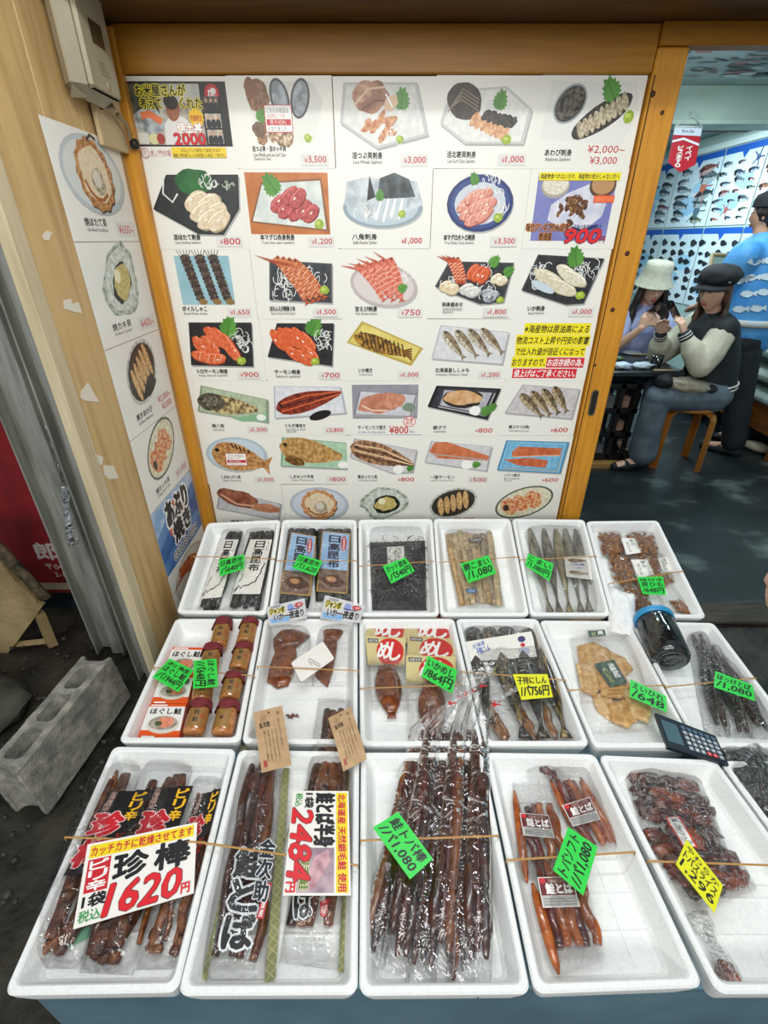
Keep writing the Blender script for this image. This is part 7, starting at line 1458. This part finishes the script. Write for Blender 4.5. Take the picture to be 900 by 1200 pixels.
# ---- woman in the pale bucket hat, behind the table
C = V((2.03, 3.97, 1.175)); F = V((-.10, -1, -.20)); t = thing('person', 'person in pale bucket hat and lavender top looking down at a phone', 'person', (2.03, 4.05, 0))
hip = V((2.03, 4.10, .54)); Ls, Le, Lw = V((2.19, 4.02, .96)), V((2.22, 3.82, .77)), V((2.02, 3.74, .93)); Rs, Re, Rw = V((1.87, 4.02, .96)), V((1.80, 3.86, .77)), V((1.90, 3.74, .93))
mb = MB(); f, s, u = head(mb, C, F, (0, -.1, 1), SK1); limb(mb, [C - f * .02 - u * .05, V((2.03, 4.03, 1.03)), V((2.03, 4.05, .93))], [.046, .05, .08], SK1); limb(mb, [V((2.03, 4.05, .93)), V((2.03, 4.08, .75)), hip], [.11, .10, .13], SK1)
limb(mb, [Ls, Le, Lw], [.045, .036, .024], SK1); limb(mb, [Rs, Re, Rw], [.045, .036, .024], SK1)
for q in (-1, 1): limb(mb, [hip + V((.09 * q, 0, 0)), V((2.03 + .1 * q, 3.68, .53)), V((2.03 + .1 * q, 3.72, .08)), V((2.03 + .1 * q, 3.60, .035))], [.085, .055, .035, .03], SK1)
hand(mb, Lw, V((-.35, .05, .9)), V((-.6, .6, .2)), SK1, .75, 1); hand(mb, Rw, V((.25, .05, .9)), V((.6, .6, .2)), SK1, .75, -1); fuse(mb, 'body', t, .0055, 2, SK1); face(t, C, f, s, u)
LAV = mat('lavender top', '8088b4', 'a4aacc', 10, rough=.7); mb = MB(); limb(mb, [V((2.03, 4.035, 1.01)), V((2.03, 4.05, .9)), V((2.03, 4.08, .72)), V((2.03, 4.10, .56))], [.08, .15, .14, .15], LAV, 16); limb(mb, [Ls, Ls.lerp(Le, .55)], [.075, .075], LAV); limb(mb, [Rs, Rs.lerp(Re, .55)], [.075, .075], LAV); fuse(mb, 'top', t, .011, 5, LAV)
JN = mat('dark jeans', '1c2430', rough=.8); mb = MB()
for q in (-1, 1): limb(mb, [hip + V((.08 * q, 0, 0)), V((2.03 + .1 * q, 3.70, .53)), V((2.03 + .1 * q, 3.72, .12))], [.13, .08, .06], JN)
fuse(mb, 'trousers', t, .012, 4, JN)
mb = MB(); mb.blob(C - f * .02 + u * .03, (.092, .092, .10), HAIRD, (18, 14), .05)
for i in range(24):
    q = -1.75 + 3.5 * i / 23; b = C - f * (.08 * math.cos(q)) + s * (.082 * math.sin(q)) + u * .02; w_ = .02 * math.sin(i * 1.7)
    mb.tube([b, b + V((0, 0, -.1)) + s * (.02 * math.sin(q)), b + V((0, 0, -.2)) + s * (.04 * math.sin(q) + w_), b + V((0, -.02, -.33 - w_)) + s * (.03 * math.sin(q))], [.02, .023, .022, .008], HAIRD, 7)
fuse(mb, 'hair', t, .006, 1, HAIRD)
HATM = mat('cream bucket hat', 'b5b5a2', 'c4c4b2', 30, rough=.8); hu = (u * .92 - f * -.0).normalized(); mb = MB()
mb.lathe(C + u * .066 - f * .016, u, [(.140, -.040), (.136, -.034), (.104, .02), (.100, .05), (.094, .10), (.088, .112), (.05, .118), (.001, .119)], HATM, 30, cap=False); mb.lathe(C + u * .066 - f * .016, u, [(.138, -.044), (.104, .008), (.098, .04)], HATM, 30, cap=False); mb.build('bucket_hat', t)
phone(V((1.96, 3.70, 1.075)), (.1, -.85, .5), (0, -.5, -.85), 'dark phone held by the person in the bucket hat')
mb = MB(); t3 = thing('stool', 'plain stool under the person in the bucket hat', 'stool', (2.03, 4.12, 0)); mb.lathe((2.03, 4.12, .40), (0, 0, 1), [(.17, 0), (.18, .01), (.17, .03)], SW, 20); mb.build('seat', t3)
for q in range(4): mb = MB(); mb.tube([V((2.03 + .13 * math.cos(q * 1.571 + .7), 4.12 + .13 * math.sin(q * 1.571 + .7), .41)), V((2.03 + .16 * math.cos(q * 1.571 + .7), 4.12 + .16 * math.sin(q * 1.571 + .7), 0))], .018, SW, 8); mb.build('leg', t3)
# ---- man in the blue happi coat, back turned
C = V((2.575, 3.78, 1.64)); F = V((-.55, .83, .0)); t = thing('person', 'person standing with back turned in a light blue coat printed with white fish', 'person', (2.78, 3.6, 0))
hip = V((2.66, 3.70, .90)); mb = MB(); f, s, u = head(mb, C, F, (0, 0, 1), SK3); ch = V((2.60, 3.74, 1.30)); limb(mb, [C - u * .06, V((2.585, 3.77, 1.48)), ch], [.055, .058, .11], SK3); limb(mb, [ch, V((2.63, 3.72, 1.1)), hip], [.14, .12, .13], SK3)
# facing away: right arm to the viewer's right
Ra, Rb, Rc = V((2.78, 3.86, 1.40)), V((2.90, 3.90, 1.15)), V((2.86, 4.02, .95)); La, Lb, Lc = V((2.42, 3.64, 1.40)), V((2.40, 3.76, 1.16)), V((2.40, 3.95, 1.06))
limb(mb, [Ra, Rb, Rc], [.055, .042, .028], SK3); limb(mb, [La, Lb, Lc], [.055, .042, .028], SK3); hand(mb, Rc, V((-.1, .4, -.8)), V((-1, 0, 0)), SK3, .5); hand(mb, Lc, V((0, 1, -.3)), V((0, 0, -1)), SK3, .5)
f1, f2 = V((2.76, 3.56, .07)), V((2.96, 3.78, .07)); k1, k2 = V((2.70, 3.60, .47)), V((2.80, 3.80, .47))
limb(mb, [hip + V((-.05, -.07, 0)), k1, f1, f1 + V((-.10, .10, -.035))], [.10, .065, .04, .035], SK3); limb(mb, [hip + V((.06, .07, 0)), k2, f2, f2 + V((-.08, .10, -.035))], [.10, .065, .04, .035], SK3); fuse(mb, 'body', t, .007, 2, SK3); face(t, C, f, s, u, lip='8a5048')
HAP = mat('blue happi coat', '2f7cc0', '5aa2dc', 3.2, rough=.6, c3='3f8ccc'); mb = MB()
limb(mb, [V((2.59, 3.765, 1.46)), V((2.60, 3.745, 1.36)), V((2.615, 3.73, 1.15)), V((2.635, 3.715, .98)), V((2.645, 3.71, .90))], [.09, .19, .20, .20, .205], HAP, 20); limb(mb, [Ra, Ra.lerp(Rb, .8)], [.10, .11], HAP); limb(mb, [La, La.lerp(Lb, .8)], [.10, .11], HAP); limb(mb, [Ra, ch + V((0, 0, .08)), La], [.09, .12, .09], HAP); coat = fuse(mb, 'happi_coat', t, .012, 6, HAP)
TRO = mat('dark trousers', '0e141a', '182028', 10, rough=.8); mb = MB(); limb(mb, [hip, hip + V((-.05, -.07, -.05)), k1, f1 + V((0, 0, .04))], [.15, .125, .095, .085], TRO); limb(mb, [hip, hip + V((.06, .07, -.05)), k2, f2 + V((0, 0, .04))], [.15, .125, .095, .085], TRO); fuse(mb, 'trousers', t, .012, 5, TRO)
for q in (f1, f2): mb = MB(); limb(mb, [q + V((.02, -.03, -.03)), q + V((-.05, .05, -.035)), q + V((-.13, .13, -.04))], [.045, .048, .035], BLKJ, flat=.7); mb.build('shoe', t)
mb = MB(); mb.blob(C + u * .03 - f * .02, (.098, .092, .10), HAIRD, (18, 14), .12, 6, Matrix((f, s, u)).transposed()); mb.blob(C - f * .05 - u * .03, (.06, .07, .06), HAIRD, (14, 10), .1); fuse(mb, 'hair', t, .006, 1, HAIRD)
mb = MB(); mb.lathe(C + u * .055, u, [(.104, -.01), (.104, .03), (.09, .062), (.05, .08), (.001, .085)], CAPM, 24, cap=False); mb.build('cap', t)
from mathutils.bvhtree import BVHTree
o0 = V(coat.parent.location); bv = BVHTree.FromPolygons([v.co + o0 for v in coat.data.vertices], [list(p.vertices) for p in coat.data.polygons]); pr = MB(); WF = mat('white fish print', 'c4d4dc', rough=.6); AP = mat('apron tie', 'b4c6d0', 'cfc6b8', 30, rough=.7)
def onc(x, y, off=.006):
    h = bv.ray_cast(CAM, ray(x, y).normalized()); return None if h[0] is None else h[0] + h[1] * off
def decal(pts, mt):
    P = [onc(x, y) for x, y in pts]
    if all(P): pr.add(P, [list(range(len(P)))], mt)
for (x, y) in ((885, 306), (881, 325), (899, 324), (877, 344), (896, 342), (868, 362), (888, 361), (903, 305), (866, 328)):
    decal([(x - 10, y + 1), (x - 6, y - 3), (x, y - 4), (x + 6, y - 1.5), (x + 10, y - 4), (x + 9.5, y), (x + 10, y + 3.5), (x + 6, y + 1.5), (x, y + 4.5), (x - 6, y + 3.5)], WF)
pr.build('fish_print', t)
mb = MB(); mb.tube([V((2.635 + .212 * math.cos(q), 3.715 + .212 * math.sin(q), .985)) for q in [2 * math.pi * k / 30 for k in range(31)]], .016, AP, 8, 1.5); mb.build('waist_tie', t)
mb = MB(); mb.blob(V((3.02, 3.62, .04)), (.05, .12, .04), mat('pale shoe', 'a8a48c', rough=.6), (12, 8), .1, 3, Matrix.Rotation(.5, 3, 'Z')); tag(mb.build('pale_shoe'), 'pale slip-on shoe on the floor by the bench', 'shoe')
# ---- customer at the right edge: one hand hanging into view
t = thing('person', 'person at the right frame edge with one hand hanging beside the trays', 'person', (1.38, .93, 0)); mb = MB(); C = V((1.40, .92, 1.52)); f, s, u = head(mb, C, (-.9, .4, -.1), (0, 0, 1), SK1)
limb(mb, [C - u * .06, V((1.40, .92, 1.36)), V((1.40, .92, 1.2)), V((1.40, .92, 1.0)), V((1.40, .92, .85))], [.05, .055, .12, .11, .13], SK1); A1, A2, A3 = V((1.28, 1.06, 1.24)), V((1.17, 1.08, 1.0)), V((1.045, 1.02, .78)); limb(mb, [A1, A2, A3], [.045, .036, .024], SK1); hand(mb, A3, V((-.25, -.15, -.9)), V((.8, -.5, 0)), SK1, .45, 1)
limb(mb, [V((1.46, .78, 1.24)), V((1.52, .74, 1.0)), V((1.5, .8, .78))], [.045, .036, .024], SK1); hand(mb, V((1.5, .8, .78)), V((0, .1, -1)), V((-1, 0, 0)), SK1, .4)
for q in (-1, 1): limb(mb, [V((1.40, .92 + .09 * q, .85)), V((1.38, .93 + .09 * q, .45)), V((1.40, .93 + .09 * q, .07)), V((1.28, .95 + .09 * q, .035))], [.09, .06, .04, .035], SK1)
fuse(mb, 'body', t, .0055, 2, SK1); face(t, C, f, s, u)
GG = mat('grey green cloth', '4f625c', '62766f', 9, rough=.8); mb = MB(); limb(mb, [V((1.40, .92, .95)), V((1.40, .93, .6)), V((1.40, .95, .25)), V((1.40, .95, .16))], [.14, .19, .21, .21], GG, 20); fuse(mb, 'skirt', t, .012, 4, GG)
CTN = mat('grey jacket', '5a625e', rough=.8); mb = MB(); limb(mb, [V((1.40, .92, 1.34)), V((1.40, .92, 1.2)), V((1.40, .92, .9))], [.08, .16, .16], CTN, 18); limb(mb, [A1, A2, A2.lerp(A3, .75)], [.075, .065, .045], CTN); limb(mb, [V((1.46, .78, 1.24)), V((1.52, .74, 1.0)), V((1.505, .79, .82))], [.075, .065, .045], CTN); fuse(mb, 'jacket', t, .011, 4, CTN)
mb = MB(); mb.blob(C + u * .03 - f * .025, (.095, .092, .11), HAIRD, (16, 12), .08); fuse(mb, 'hair', t, .007, 1, HAIRD)
for q in (-1, 1): mb = MB(); limb(mb, [V((1.42, .93 + .09 * q, .04)), V((1.27, .95 + .09 * q, .035))], [.045, .04], BLKJ); mb.build('shoe', t)
bpy.data.objects.remove(_fo); bpy.data.curves.remove(_fc)
